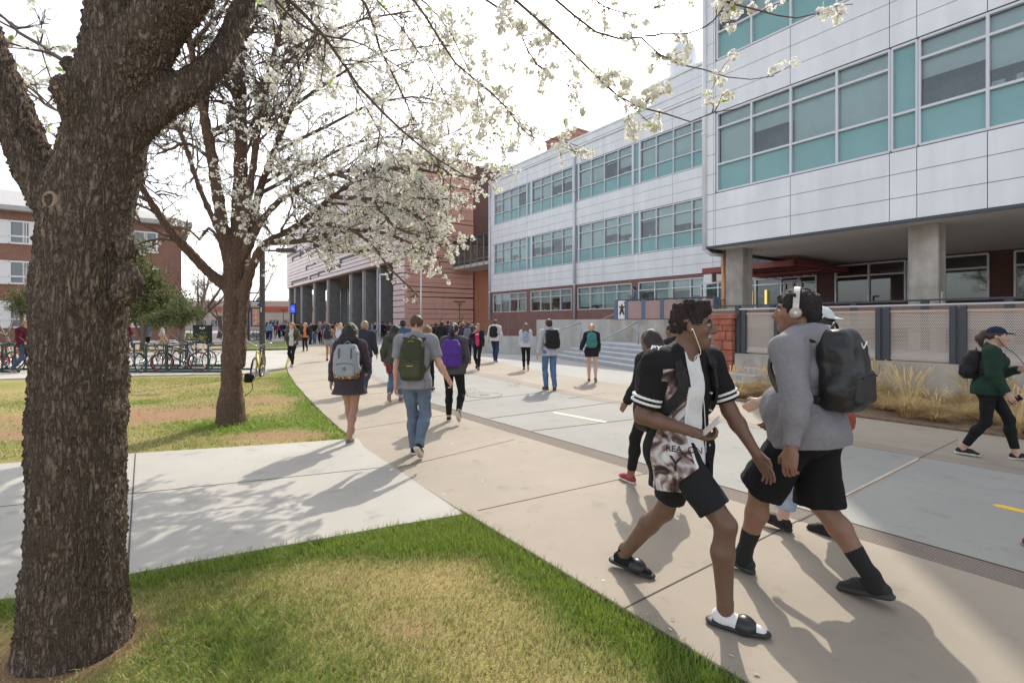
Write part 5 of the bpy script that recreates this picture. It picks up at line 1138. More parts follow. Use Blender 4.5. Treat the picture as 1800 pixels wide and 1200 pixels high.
adj = ['tall plumed', 'low sprawling', 'upright golden', 'flattened dry', 'greenish', 'wispy']
for k, (x, y) in enumerate(spots):
    p = G(x, y); a, b = toAB(p[0], p[1])
    if a > 12.75: p = AB(12.75, b)
    if a < 10.35: p = AB(10.35, b)
    o = link('ornamental_grass', cms[[0, 1, 2, 0, 3, 1, 2, 3][k % 8]] if k > 4 else cms[(2, 0, 2, 0, 1)[k]], None, (p[0], p[1], .02), random.uniform(0, 6)); s = random.uniform(.8, 1.2); o.scale = (s, s, s*random.uniform(.85, 1.2))
    where = 'by the red stone pier' if k < 5 else 'in the bed behind the walker in green'
    tag(o, f'dry straw ornamental grass clump {where}', 'grass clump', 'ornamental grass clumps in the planting bed')
# ================================================================ people
def rotx(a): c, s = math.cos(a), math.sin(a); return np.array([[1, 0, 0], [0, c, -s], [0, s, c]])
def rotz_(a): c, s = math.cos(a), math.sin(a); return np.array([[c, -s, 0], [s, c, 0], [0, 0, 1]])
def roty(a): c, s = math.cos(a), math.sin(a); return np.array([[c, 0, s], [0, 1, 0], [-s, 0, c]])
def axrot(ax, a):
    ax = np.array(ax, float); ax /= np.linalg.norm(ax); K = np.array([[0, -ax[2], ax[1]], [ax[2], 0, -ax[0]], [-ax[1], ax[0], 0]])
    return np.eye(3)+math.sin(a)*K+(1-math.cos(a))*K@K
def unit(v): v = np.array(v, float); return v/(np.linalg.norm(v)+1e-9)
SKIN = {'deep': (.155, .082, .054), 'brown': (.24, .125, .078), 'tan': (.36, .20, .13), 'light': (.52, .31, .23), 'fair': (.58, .37, .29)}
def skin(t): return mat('skin_'+t, SKIN[t], .48, 0, .45, var=.10, vscale=14, bump=.05, bscale=180)
def cloth(name, col, rough=.85, var=.10, bump=.25, bscale=90, vscale=9): return mat(name, col, rough, 0, .25, var=var, vscale=vscale, bump=bump, bscale=bscale, fold=.28)
M_eyew = mat('eye_white', (.7, .68, .64), .25); M_iris = mat('eye_dark', (.02, .012, .008), .15); M_teeth = mat('teeth', (.75, .72, .66), .3)
BLACK = cloth('black_cloth', (.012, .012, .013)); 

class Person:
    """local frame: x right, y forward, z up; skeleton first, then solids are wrapped round it"""
    def __init__(s, loc, facing, H=1.75, feet=None, arms=None, lean=.03, twist=0., head=(0, 0), fem=False, fat=1., h=.012, tone='tan', hipoff=(0, 0), belly=0, roll=0.0):
        s.H = H; s.k = H/1.75; s.h = h; s.fem = fem; s.fat = fat; s.tone = tone; k = s.k; s.belly = belly
        s.loc = np.array([loc[0], loc[1], loc[2] if len(loc) > 2 else 0.0]); s.yaw = math.atan2(-facing[0], facing[1])
        feet = feet or {'L': (-.09, .12, 0, 0, 0), 'R': (.09, -.12, 0, 0, 0)}; s.J = {}
        s.ankh = .078*k; TH, SH = .245*H, .248*H; hw = (.088 if not fem else .09)*k
        s.foot = {}; hz = 9
        for sd, sx in (('L', -1), ('R', 1)):
            x, y, z, pit, yw = feet[sd]; Fr = rotz_(-yw)@rotx(pit)   # columns: lateral, toe, up
            A = np.array([x, y, z])+np.array([0, 0, 0]); 
            ank = A+Fr@np.array([0, 0, s.ankh]); s.foot[sd] = (ank, Fr)
            hp = np.array([sx*hw+hipoff[0], hipoff[1], 0]); dxy = np.hypot(*(ank-hp)[:2]); hz = min(hz, ank[2]+math.sqrt(max((.988*(TH+SH))**2-dxy*dxy, .01)))
        s.hz = hz
        s.P0 = np.array([hipoff[0], hipoff[1], hz]); s.T = rotz_(twist)@rotx(-lean)@roty(roll); s.up = s.T[:, 2]; s.fw = s.T[:, 1]; s.rt = s.T[:, 0]
        for sd, sx in (('L', -1), ('R', 1)):
            hp = s.P0+np.array([sx*hw, 0, 0]); an = s.foot[sd][0]; d = an-hp; D = min(np.linalg.norm(d), TH+SH-1e-4); dn = d/np.linalg.norm(d)
            ca = np.clip((TH*TH+D*D-SH*SH)/(2*TH*D), -1, 1); pole = s.foot[sd][1][:, 1]*np.array([1, 1, 0])+np.array([0, .6, 0]); pole = unit(pole-dn*(pole@dn))
            s.J['hip'+sd] = hp; s.J['kne'+sd] = hp+dn*TH*ca+pole*TH*math.sqrt(1-ca*ca); s.J['ank'+sd] = an
        s.sc = s.P0+s.up*.293*H; sw = (.108 if not fem else .091)*H*(1+.35*(fat-1))
        s.neck = s.P0+s.up*.312*H; UA, FA = .168*H, .148*H; s.hand = {}
        arms = arms or {'L': (-.25, .08, .25, .1), 'R': (.3, .08, .35, .1)}
        for sd, sx in (('L', -1), ('R', 1)):
            sw_, ab, el, inw = arms[sd][:4]; sh = s.sc+s.rt*sx*sw-s.up*.013*H
            a = s.T@np.array([sx*math.sin(ab), math.sin(sw_)*math.cos(ab), -math.cos(sw_)*math.cos(ab)])
            f = s.T@np.array([0, 1, 0]); b = f-a*(a@f); b = unit(b) if np.linalg.norm(b) > .15 else unit(s.T@np.array([0, .3, 1]))
            # rotate the bending direction towards the midline
            mid = s.T@np.array([-sx, 0, 0]); mid = unit(mid-a*(a@mid)); b = unit(b*math.cos(inw)+mid*math.sin(inw))
            e = sh+a*UA; fd = a*math.cos(el)+b*math.sin(el); w = e+fd*FA
            s.J['sho'+sd] = sh; s.J['elb'+sd] = e; s.J['wri'+sd] = w
            n = arms[sd][5] if len(arms[sd]) > 5 else None; n = s.T@np.array(n) if n is not None else s.T@np.array([-sx, 0, 0]); n = unit(n-fd*(n@fd))
            s.hand[sd] = (w, fd, n, arms[sd][4] if len(arms[sd]) > 4 else .45, sx)
        s.hh = .133*H; hr = rotz_(head[0])@rotx(head[1]); s.HR = hr; s.hc = s.neck+np.array([0, .012*H, 0])+s.up*.020*H+hr@np.array([0, .10*s.hh, .47*s.hh])
        s.root = None
    def bounds(s, keys=None, m=.2):
        P = np.array([v for k, v in s.J.items() if keys is None or any(k.startswith(q) for q in keys)]+([s.hc] if keys is None or 'head' in keys else []))
        return P.min(0)-m, P.max(0)+m
    def hp(s, p): return s.hc+s.HR@(np.array(p)*s.hh)
    # ---- solids
    def legs(s, vx, e=0., k=.03, cutf=None, knee_e=None, hem_e=None, to=None, sides='LR'):
        """to: 0..1 down the thigh, 1..2 down the shin"""
        q = s.k*(1+.55*(s.fat-1)); th = (.092 if s.fem else .089)*q; kn = .052*q; cf = .055*q; an = .036*s.k; to = 2.1 if to is None else to; ke = e if knee_e is None else knee_e; he = ke if hem_e is None else hem_e
        for sd in sides:
            H_, K_, A_ = s.J['hip'+sd], s.J['kne'+sd], s.J['ank'+sd]; H2 = H_+np.array([0, -.005, .02])
            if to <= 1:
                d = unit(K_-H_); c = H_+(K_-H_)*to; vx.cone(H2, H_+(K_-H_)*min(to+.15, 1.05), th+e, th+(kn-th)*to+he, k, cut=[(c, d)])
            else:
                vx.cone(H2, K_, th+e, kn+ke, k); t = to-1; d = unit(A_-K_); bk = -s.foot[sd][1][:, 1]*np.array([1, 1, .3]); bk = unit(bk-d*(bk@d)); m = K_+(A_-K_)*.33+bk*.014*s.k
                cut = [(K_+(A_-K_)*t, d)] if t < 1.05 else None
                vx.cone(K_, m, kn+ke, cf+(ke+he)/2*.8, k, cut=cut); vx.cone(m, A_ if t >= 1 else K_+(A_-K_)*min(t+.12, 1.1), cf+(ke+he)/2*.8, an+he if t >= 1 else cf+(an-cf)*t+he, k, cut=cut)
    def pelvis(s, vx, e=0., k=.05):
        f = s.fat; q = s.k; c = s.P0
        vx.ell(c+np.array([0, -.012*q, .035*q]), np.array([(.172 if s.fem else .160)*q*(1+.8*(f-1)), (.118 if s.fem else .112)*q*f, .125*q])+e, s.T, k)
        for sx in (-1, 1): vx.ell(c+s.T@np.array([sx*.075*q, -.055*q*f, -.01]), np.array([.085, .085, .095])*q*(1+.3*(f-1))+e, None, k)
    def torso(s, vx, e=0., k=.05, low=True, bust=True):
        q, f, T = s.k, s.fat, s.T
        if low: vx.ell(s.P0+s.up*.10*s.H+s.fw*(.0+.05*s.belly), np.array([(.128 if s.fem else .142)*q*(1+.9*(f-1)), (.098+.05*s.belly)*q*f, .14*q])+e, T, k)
        if s.belly: vx.ell(s.P0+s.up*.07*s.H+s.fw*.06*q, np.array([.15*q*f, .13*q*f, .13*q])+e, T, k)
        vx.ell(s.P0+s.up*.205*s.H, np.array([(.145 if s.fem else .165)*q*(1+.6*(f-1)), .105*q*(1+.6*(f-1)), .16*q])+e, T, k)
        if s.fem and bust:
            for sx in (-1, 1): vx.ell(s.P0+s.up*.205*s.H+s.rt*sx*.07*q+s.fw*.085*q, np.array([.06, .06, .065])*q+e, T, k)
        sl, sr = s.J['shoL'], s.J['shoR']; r = .050*q*(1+.5*(f-1))*(.86 if s.fem else 1); vx.cone(sl*.86+sr*.14, sr*.86+sl*.14, r+e, r+e, k)
        for S_ in (sl, sr): vx.ell(S_-s.up*.012*q, np.array([.060, .062, .068])*q*(.84 if s.fem else 1)*(1+.5*(f-1))+e, T, .04)
        for S_ in (sl, sr): vx.cone(S_*.75+s.sc*.25+s.up*.012, s.neck+s.up*.015+s.fw*-.01, .045*q*f+e, .046*q+e*.6, k)
    def arms(s, vx, e=0., k=.03, to=2.1, cuff_e=None, sides='LR', elbow_e=None):
        q = s.k*(.84 if s.fem else 1)*(1+.55*(s.fat-1)); ce = e if cuff_e is None else cuff_e; ee = e if elbow_e is None else elbow_e
        for sd in sides:
            S_, E_, W_ = s.J['sho'+sd], s.J['elb'+sd], s.J['wri'+sd]
            if to <= 1: d = unit(E_-S_); c = S_+(E_-S_)*to; vx.cone(S_, S_+(E_-S_)*(to+.12), .055*q+e, (.055-.014*to)*q+ce, k, cut=[(c, d)])
            else:
                vx.cone(S_, E_, .055*q+e, .041*q+ee, k); t = to-1; d = unit(W_-E_); c = [(E_+(W_-E_)*t, d)] if t < 1.02 else None; m = E_+(W_-E_)*.3
                vx.cone(E_, m, .040*q+ee, .041*q+(ee+ce)/2, k, cut=c); vx.cone(m, W_ if t >= 1 else E_+(W_-E_)*(t+.1), .041*q+(ee+ce)/2, .026*q+ce, k, cut=c)
    def hands(s, vx, sides='LR'):
        for sd in sides:
            w, d, n, curl, sx = s.hand[sd]; q = s.k*(.9 if s.fem else 1); l = np.cross(n, d)*1.0
            # thumb side: forward for a hanging arm with the palm facing in
            tl = l if (l@(s.T@np.array([0, 1, .35]))) > 0 else -l; M = np.stack([tl, d, n], 1); r = max(.0088*q, .62*s.h)
            vx.cone(w-d*.02, w+d*.03, .024*q, .026*q, .02, flat=(n, 1.25))
            vx.box(w+d*.052*q, np.array([.040, .046, .0155])*q, .014*q, M, .015)
            for i, (o, L) in enumerate(((.030, .074), (.010, .083), (-.010, .077), (-.029, .06))):
                p = w+d*.092*q+tl*o*q; a = curl*(.75+.18*i); dd = d
                for j, fr in enumerate((.45, .32, .25)):
                    a_ = a*(j+1)*.75 if j else a*.6; dj = unit(d*math.cos(a_)+n*math.sin(a_)); p2 = p+dj*L*fr*q; vx.cone(p, p2, r*(1-.08*j), r*(1-.08*(j+1)), .004); p = p2
            p = w+d*.022*q+tl*.030*q; t1 = unit(d*.72+tl*.62+n*.25); t2 = unit(d*.85+tl*.2+n*.45); p2 = p+t1*.042*q; vx.cone(p-t1*.01, p2, .0135*q, r*1.12, .008); vx.cone(p2, p2+t2*.034*q, r*1.12, r*.95, .004)
    def headsolid(s, vx, mouth=0):
        h = s.hh; M = s.HR; hp = s.hp; f = 1+.25*(s.fat-1)
        vx.cone(s.neck-s.up*.05, hp((0, -.10, -.15)), .060*s.k*f*(.86 if s.fem else 1), .054*s.k*f*(.85 if s.fem else 1), .03)
        vx.ell(hp((0, -.06, .13)), np.array([.335, .42, .37])*h, M, .02)
        vx.cone(hp((0, .13, -.02)), hp((0, .20, -.33)), .27*h*f, .155*h*f, .04*h*4); vx.ell(hp((0, .05, -.2)), np.array([.27*f, .25, .2])*h, M, .03)
        vx.cone(hp((0, .27, -.42)), hp((0, .24, -.40)), .10*h, .10*h, .05)     # chin
        for sx in (-1, 1):
            vx.ell(hp((sx*.15, .36, .03)), np.array([.085, .06, .06])*h, M, .012, op='sub'); vx.ell(hp((sx*.17, .27, -.10)), np.array([.09, .10, .08])*h, M, .03)
            vx.ell(hp((sx*.145, .315, .03)), np.array([.062, .055, .055])*h, M, .006)
            vx.ell(hp((sx*.345, -.03, -.03)), np.array([.04, .085, .135])*h, M@rotz_(sx*.25), .008); vx.cone(hp((sx*.22, .32, .13)), hp((sx*.07, .375, .115)), .034*h, .04*h, .02)
        vx.cone(hp((0, .37, .06)), hp((0, .49, -.12)), .042*h, .065*h, .02); 
        for sx in (-1, 1): vx.ell(hp((sx*.062, .43, -.135)), np.array([.048, .055, .042])*h, M, .008)
        o = .040*mouth
        vx.cone(hp((-.10, .385, -.215+o)), hp((0, .43, -.205+o)), .026*h, .036*h, .012); vx.cone(hp((.10, .385, -.215+o)), hp((0, .43, -.205+o)), .026*h, .036*h, .012)
        vx.cone(hp((-.085, .38, -.265-o)), hp((.085, .38, -.265-o)), .036*h, .036*h, .014)
        if mouth: vx.ell(hp((0, .435, -.238)), np.array([.12, .06, .045])*h, M, .004, op='sub')
    def footsolid(s, vx, bare=False):
        for sd in 'LR':
            a, Fr = s.foot[sd]; q = s.k; g = lambda x, y, z: a+Fr@(np.array([x, y, z])*q)
            vx.cone(g(0, -.03, -.03), g(0, .10, -.05), .033*q, .030*q, .02); vx.cone(g(0, .06, -.05), g(0, .15, -.062), .034*q, .024*q, .02, flat=(Fr[:, 2], 1.2)); vx.cone(g(0, 0, .04), g(0, .0, -.03), .036*q, .034*q, .02)
    def body(s, mouth=0, eyes=True):
        lo, hi = s.bounds(m=.26*s.k); lo[2] = min(lo[2], -.03); hi[2] = s.hp((0, 0, .6))[2]+.05; vx = Vox(lo, hi, s.h)
        s.legs(vx); s.pelvis(vx); s.torso(vx); s.arms(vx); s.hands(vx); s.headsolid(vx, mouth); s.footsolid(vx)
        V, Q, _ = vx.mesh(); V = smooth_verts(V, Q, 1, .3); C = V[Q].mean(1); mi = np.zeros(len(Q), int); Hc = ((C-s.hc)@s.HR)/s.hh
        lip = (np.abs(Hc[:, 0]) < .115) & (Hc[:, 1] > .33) & (np.abs(Hc[:, 2]+.235) < .058+.02*mouth) ; mi[lip] = 1
        brow = (np.abs(np.abs(Hc[:, 0])-.15) < .095) & (Hc[:, 1] > .28) & (np.abs(Hc[:, 2]-.135+.25*np.abs(np.abs(Hc[:, 0])-.13)) < .028); mi[brow] = 4
        if eyes:
            for sx in (-1, 1):
                ex = Hc-np.array([sx*.145, .31, .03]); r = np.hypot(ex[:, 0], ex[:, 2]*1.9); e = (r < .062) & (ex[:, 1] > 0); mi[e] = 2; mi[e & (np.hypot(ex[:, 0], ex[:, 2]) < .030)] = 3
        if mouth:
            t = (np.abs(Hc[:, 0]) < .115) & (Hc[:, 1] > .28) & (Hc[:, 1] < .405) & (Hc[:, 2] > -.262) & (Hc[:, 2] < -.196); mi[t] = 5
        sk = SKIN[s.tone]; lipm = mat('lip_'+s.tone, (sk[0]*.85+.04, sk[1]*.62, sk[2]*.62), .4); brm = mat('brow_dark', (.018, .012, .009), .8)
        return s.put('body', V, Q, [skin(s.tone), lipm, M_eyew, M_iris, brm, M_teeth], mi)
    def put(s, name, V, Q, mats, mi=None, parent=None):
        return link(name, mesh_np(name, V, Q, mats, mi, smooth=True), parent or s.root)
    def make(s, label, group=None):
        s.root = empty('person', s.loc, label, 'person', s.yaw, group); return s
    # ---- clothes
    def trousers(s, m, name='trousers', e=.012, knee=None, hem=None, to=1.93, waist=.06, wr=.004, drop=0.0, mats=None, fm=None):
        keys = ['hip', 'kne', 'ank']; lo, hi = s.bounds(keys, .2*s.k*s.fat); hi[2] = s.hz+.25; vx = Vox(lo, hi, s.h)
        s.legs(vx, e, .035, None, knee, hem, to); s.pelvis(vx, min(e, .016)); 
        if s.belly: s.torso(vx, .012)
        vx.plane(s.P0+np.array([0, 0, waist*s.k]), s.T@np.array([0, -.12, 1])); vx.noise(wr, 22, 3, .8)
        V, Q, _ = vx.mesh(); V = smooth_verts(V, Q, 1, .3); return s.put(name, V, Q, mats or m, fm(V[Q].mean(1)) if fm else None)
    def top(s, m, name='shirt', e=.012, ae=.012, sleeve=.55, hem=-.03, cuff=None, wr=.005, neck=(.028, .5), open_=None, flare=0, mats=None, fm=None, hood=False, elbow=None, seed=1, tilt=0., low=True, extra=None, vneck=0):
        lo, hi = s.bounds(['hip', 'sho', 'elb', 'wri'], .2*s.k*s.fat); lo[2] = min(lo[2]+.1, s.hz+hem-.05); hi[2] = max(hi[2], s.neck[2]+.16); vx = Vox(lo, hi, s.h)
        s.torso(vx, e); s.pelvis(vx, e+.004)
        if flare: vx.cone(s.P0+s.up*.1, s.P0+np.array([0, -.01, hem]), .13*s.k*s.fat, (.17+flare)*s.k, .05, flat=(np.array([0, 1., 0]), 1.3))
        elif hem < -.05: vx.cone(s.P0+s.rt*.05, s.P0+s.rt*.05+np.array([0, 0, hem]), .115*s.k*s.fat+e, .12*s.k*s.fat+e, .05); vx.cone(s.P0-s.rt*.05, s.P0-s.rt*.05+np.array([0, 0, hem]), .115*s.k*s.fat+e, .12*s.k*s.fat+e, .05)
        s.arms(vx, ae, .035, sleeve, cuff, elbow_e=elbow)
        if hood:
            n = s.neck; vx.cone(n+s.up*.015-s.fw*.085-s.rt*.06, n+s.up*.015-s.fw*.085+s.rt*.06, .052*s.k, .052*s.k, .04); 
            for sx in (-1, 1): vx.cone(n+s.up*.01-s.fw*.07+s.rt*sx*.06, n+s.fw*.075+s.rt*sx*.04-s.up*.035, .046*s.k, .032*s.k, .03)
            vx.ell(n-s.fw*.125-s.up*.02, np.array([.115, .065, .085])*s.k, s.T, .04)
        if extra: extra(vx)
        vx.noise(wr, 17, seed, .9)
        if not hood: vx.plane(s.neck+s.up*(.012+neck[0])*s.k, s.T@unit([0, neck[1], 1]))
        else: vx.cone(s.neck-s.up*.03, s.neck+s.up*.2+s.fw*.06, .056*s.k*s.fat**.5, .095*s.k*s.fat**.5, .01, op='sub')
        vx.plane(s.P0+np.array([0, 0, hem]), np.array([0, tilt, -1]))
        if vneck: vx.box(s.neck+s.fw*.15-s.up*.02, np.array([vneck*.7, .15, vneck*.7]), .01, s.T@roty(math.pi/4), .01, op='sub')
        if open_: vx.box(s.P0+s.up*.15+s.fw*.25, np.array([open_, .22, .6]), .01, s.T, .01, op='sub')
        V, Q, _ = vx.mesh(); V = smooth_verts(V, Q, 1, .3); return s.put(name, V, Q, mats or m, fm(V[Q].mean(1)) if fm else None)
    def shoes(s, up, sole, name='shoe', h=None, collar=.0, chunky=0.):
        for sd in 'LR':
            a, Fr = s.foot[sd]; q = s.k*(.93 if s.fem else 1.0); g = lambda x, y, z: a+Fr@(np.array([x, y, z])*q); hh_ = h or min(s.h, .009); sx = -1 if sd == 'L' else 1
            P = np.array([g(0, -.11, -.1), g(0, .22, .1)]); c = a; vx = Vox(np.minimum(P.min(0), c-.14)-.03, np.maximum(P.max(0), c+.14)+.06, hh_); z0 = -.078*s.k/q
            vx.cone(g(0, -.045, -.035), g(sx*.006, .09, -.044), .036*q, .040*q, .02, lab=0); vx.cone(g(sx*.006, .09, -.044), g(-sx*.006, .16, -.055), .040*q, .028*q, .02, lab=0)
            vx.cone(g(0, -.012, .012+collar), g(0, -.01, -.03), .039*q, .038*q, .02, lab=0); vx.ell(g(0, .05, -.025), np.array([.034, .07, .032])*q, Fr, .02, lab=0)
            vx.plane(g(0, 0, .020+collar), Fr@np.array([0, -.25, 1])); vx.cone(g(0, -.01, .0), g(0, -.01, .08), .030*q, .036*q, .004, op='sub')
            zt = z0+.014
            vx.cone(g(0, -.05, zt), g(sx*.006, .09, zt), .041*q, .046*q, .008, lab=1, flat=(Fr[:, 2], 2.6-chunky)); vx.cone(g(sx*.006, .09, zt), g(-sx*.006, .165, zt), .046*q, .033*q, .008, lab=1, flat=(Fr[:, 2], 2.6-chunky))
            vx.plane(g(0, 0, z0), -Fr[:, 2])
            V, Q, lab = vx.mesh(); V = smooth_verts(V, Q, 1, .3); C = V[Q].mean(1); zz = (C-a)@Fr[:, 2]/q; s.put(name, V, Q, [up, sole], (zz < z0+.030).astype(int))
    def sock(s, m, top=.3):
        for sd in 'LR': s.tubeleg('sock', m, sd, top, .0035)
    def tubeleg(s, name, m, sd, t0, e):
        K_, A_ = s.J['kne'+sd], s.J['ank'+sd]; P = np.array([K_, A_]); vx = Vox(P.min(0)-.12, P.max(0)+.12, min(s.h, .008)); s.legs(vx, e, sides=sd); Fr = s.foot[sd][1]; vx.cone(A_+Fr[:, 2]*.02, A_-Fr[:, 2]*.04-Fr[:, 1]*.012, .042*s.k, .044*s.k, .02); vx.cone(A_-Fr[:, 2]*.03-Fr[:, 1]*.03, A_-Fr[:, 2]*.03+Fr[:, 1]*.06, .039*s.k, .036*s.k, .02)
        vx.cone(A_+Fr[:, 2]*.04, A_-Fr[:, 2]*.03, .0405*s.k, .0405*s.k, .02)
        d = unit(A_-K_); vx.plane(K_+(A_-K_)*(1-t0), -d); V, Q, _ = vx.mesh(); return s.put(name, V, Q, m)
    def hair(s, style, m, h=None, seed=2):
        hh = s.hh; M = s.HR; hp = s.hp; lo = hp((0, 0, 0))-.30*s.k*np.array([1, 1, 2.1]); hi = hp((0, 0, 0))+.24*s.k; vx = Vox(lo, hi, h or min(s.h, .010))
        g = {'short': .025, 'buzz': .012, 'curly': .05, 'long': .05, 'pony': .03, 'bun': .03, 'wavy': .06, 'flat': .03}[style]
        vx.ell(hp((0, -.07, .14)), np.array([.335+g, .42+g, .375+g])*hh, M, .02)
        if style in ('short', 'curly'): vx.ell(hp((0, -.2, -.05)), np.array([.31+g, .27+g, .3])*hh, M, .03)
        if style == 'flat': vx.box(hp((0, .0, .43)), np.array([.31, .41, .17])*hh, .12*hh, M, .03)
        if style == 'curly': vx.ell(hp((0, -.04, .30)), np.array([.36, .43, .27])*hh, M, .03)
        vx.ell(hp((0, .35, -.16)), np.array([.285, .30, .40])*hh, M, .02, op='sub'); vx.box(hp((0, .08, -.49)), np.array([.6, .33, .36])*hh, .02, M, .01, op='sub')
        b = -s.fw; 
        if style in ('long', 'wavy'):
            Ln = {'long': .25, 'wavy': .19}[style]*s.k; wd = .10 if style == 'wavy' else .075; top_ = hp((0, -.22, .05))
            for x in (-1, -.35, .35, 1):
                e = s.neck+b*(.085+.02*(1-abs(x)))+s.rt*x*wd*s.k-s.up*Ln*(1-.12*abs(x)); midp = s.neck+b*.075+s.rt*x*wd*.9*s.k+s.up*.03; vx.cone(hp((x*.27, -.2+.05*abs(x), .05)), midp, .055*s.k, .05*s.k, .03); vx.cone(midp, e, .048*s.k, .030*s.k, .03)
        if style == 'pony':
            vx.ell(hp((0, -.50, .2)), np.array([.1, .1, .1])*hh, M, .02); p = hp((0, -.55, .2)); e = hp((0, -.62, -.45)); vx.cone(p, (p+e)/2+b*.03, .035*s.k, .045*s.k, .02); vx.cone((p+e)/2+b*.03, e-s.up*.03, .045*s.k, .015*s.k, .02)
        if style == 'bun': vx.ell(hp((0, -.45, .35)), np.array([.2, .18, .2])*hh, M, .02)
        am = {'curly': .010, 'wavy': .007, 'flat': .010}.get(style, .004); vx.noise(am, 85 if style in ('curly', 'flat') else 45, seed, .5 if style in ('long', 'wavy', 'pony') else 1)
        V, Q, _ = vx.mesh(); return s.put('hair', V, Q, m)
    def cap(s, m, back=False, m2=None):
        hh = s.hh; hp = s.hp; M = s.HR; vx = Vox(hp((-.9, -1, -.2)) if False else s.hc-.22, s.hc+.24, min(s.h, .009)); vx.ell(hp((0, -.05, .17)), np.array([.375, .455, .40])*hh, M, .01)
        vx.plane(hp((0, 0, .16)), -M[:, 2]+M[:, 1]*.0); sg = -1 if back else 1; vx.ell(hp((0, sg*.50, .17)), np.array([.29, .30, .035])*hh, M@rotx(-.22*sg), .012); vx.ell(hp((0, -.05, .57)), np.array([.04, .04, .03])*hh, M, .005)
        V, Q, _ = vx.mesh(); return s.put('cap', V, Q, m)
    # ---- bags
    def backpack(s, m, label, size=(.15, .085, .23), drop=0., off=None, pocket=True, m2=None, strap_m=None, sides='LR', extra=None, hcell=None, tilt=.0, fm=None, mats=None):
        q = s.k; b = -s.fw; W, D, Hh = [v*q for v in size]; back = .10*q*(1+.6*(s.fat-1))+(off or .012); c = s.P0+s.up*(.185*s.H-drop)+b*(back+D*.85); M = s.T@rotx(tilt)
        wl = s.loc+rotz_(s.yaw)@(c-np.array([0, 0, Hh])); root = empty('backpack', wl, label, 'backpack', s.yaw); base = c-np.array([0, 0, Hh])
        hc = hcell or min(s.h, .010); vx = Vox(c-W-Hh*.6-.12, c+W+Hh*.6+.12, hc) if False else Vox(c-np.array([W+.06, D+.12, Hh+.06]), c+np.array([W+.06, D+.12, Hh+.06]), hc)
        vx.box(c-M[:, 2]*Hh*.16, (W, D, Hh*.84), .05*q, M, .03); vx.box(c+M[:, 2]*Hh*.52+M[:, 1]*D*.12, (W*.84, D*.82, Hh*.46), .05*q, M, .05); vx.cone(c-M[:, 2]*Hh*.45-M[:, 0]*W*.9, c-M[:, 2]*Hh*.45+M[:, 0]*W*.9, .045*q, .045*q, .05); vx.ell(c-M[:, 1]*D*.5+M[:, 2]*-.25*Hh, (W*.97, D*.95, Hh*.7), M, .05)
        vx.noise(.007, 19, int(W*1e4) % 90); V, Q, _ = vx.mesh(); V = smooth_verts(V, Q, 1, .3); C = V[Q].mean(1); L_ = (C-c)@M
        o = link('bag_body', mesh_np('bag_body', V-base, Q, mats or [m], fm(L_/np.array([W, D, Hh])) if fm else None, smooth=True), root)
        if pocket:
            pc = c-M[:, 1]*(D*1.05)-M[:, 2]*Hh*.42; vx = Vox(pc-np.array([W, .09, .16])*1.1, pc+np.array([W, .09, .16])*1.1, hc); vx.box(pc, (W*.8, D*.42, Hh*.42), .035*q, M, .02); vx.noise(.003, 22, 5); V, Q, _ = vx.mesh(); V = smooth_verts(V, Q, 1, .3)
            link('front_pocket', mesh_np('front_pocket', V-base, Q, m2 or m, smooth=True), root)
            mb = MB(); mb.tube([pc+M[:, 0]*W*x*.72-M[:, 1]*(D*.43)+M[:, 2]*Hh*(.25+.08*(1-x*x))-base for x in np.linspace(-1, 1, 9)], .004*q, 5); mb.build('zip', mat('zip_black', (.01, .01, .01), .5), root, smooth=True)
        mb = MB(); hp_ = [c+M[:, 2]*(Hh*.98+.035*math.sin(math.pi*t))+M[:, 1]*D*.4+M[:, 0]*(t-.5)*.09-base for t in np.linspace(0, 1, 7)]; mb.tube(hp_, .008*q, 6); mb.build('grab_handle', strap_m or m, root, smooth=True)
        for sd, sx in (('L', -1), ('R', 1)):
            if sd not in sides: continue
            S_ = s.J['sho'+sd]*.66+s.sc*.34; r = .062*q*(1+.5*(s.fat-1))+.012; ax = S_*1
            lowp = c+M[:, 1]*D*.75-M[:, 2]*Hh*.72+M[:, 0]*sx*W*.85; side = s.P0+s.up*.13*s.H+s.rt*sx*(.145*q*(1+.8*(s.fat-1))+.02)+s.fw*.03; fr = s.P0+s.up*.215*s.H+s.fw*(.108*q*(1+.6*(s.fat-1))+.018)+s.rt*sx*.115*q
            pts = [c+M[:, 1]*D*.8+M[:, 2]*Hh*.72+M[:, 0]*sx*W*.42, S_-s.fw*r*.75+s.up*r*.55, S_+s.up*r*1.04, S_+s.fw*r*.8+s.up*r*.45, fr, side, lowp]
            SP = spline(pts, 6); ct = s.P0+s.up*.2*s.H; nr = [unit((p-ct)-s.up*((p-ct)@s.up)*.2) if p[2] < S_[2]-.03 else unit(p-S_) for p in SP]
            mb = MB(); mb.ribbon([p-base for p in SP], nr, .055*q, .012*q); mb.build('strap', strap_m or m, root, smooth=False)
        if extra: extra(root, c-base, M, (W, D, Hh))
        return root
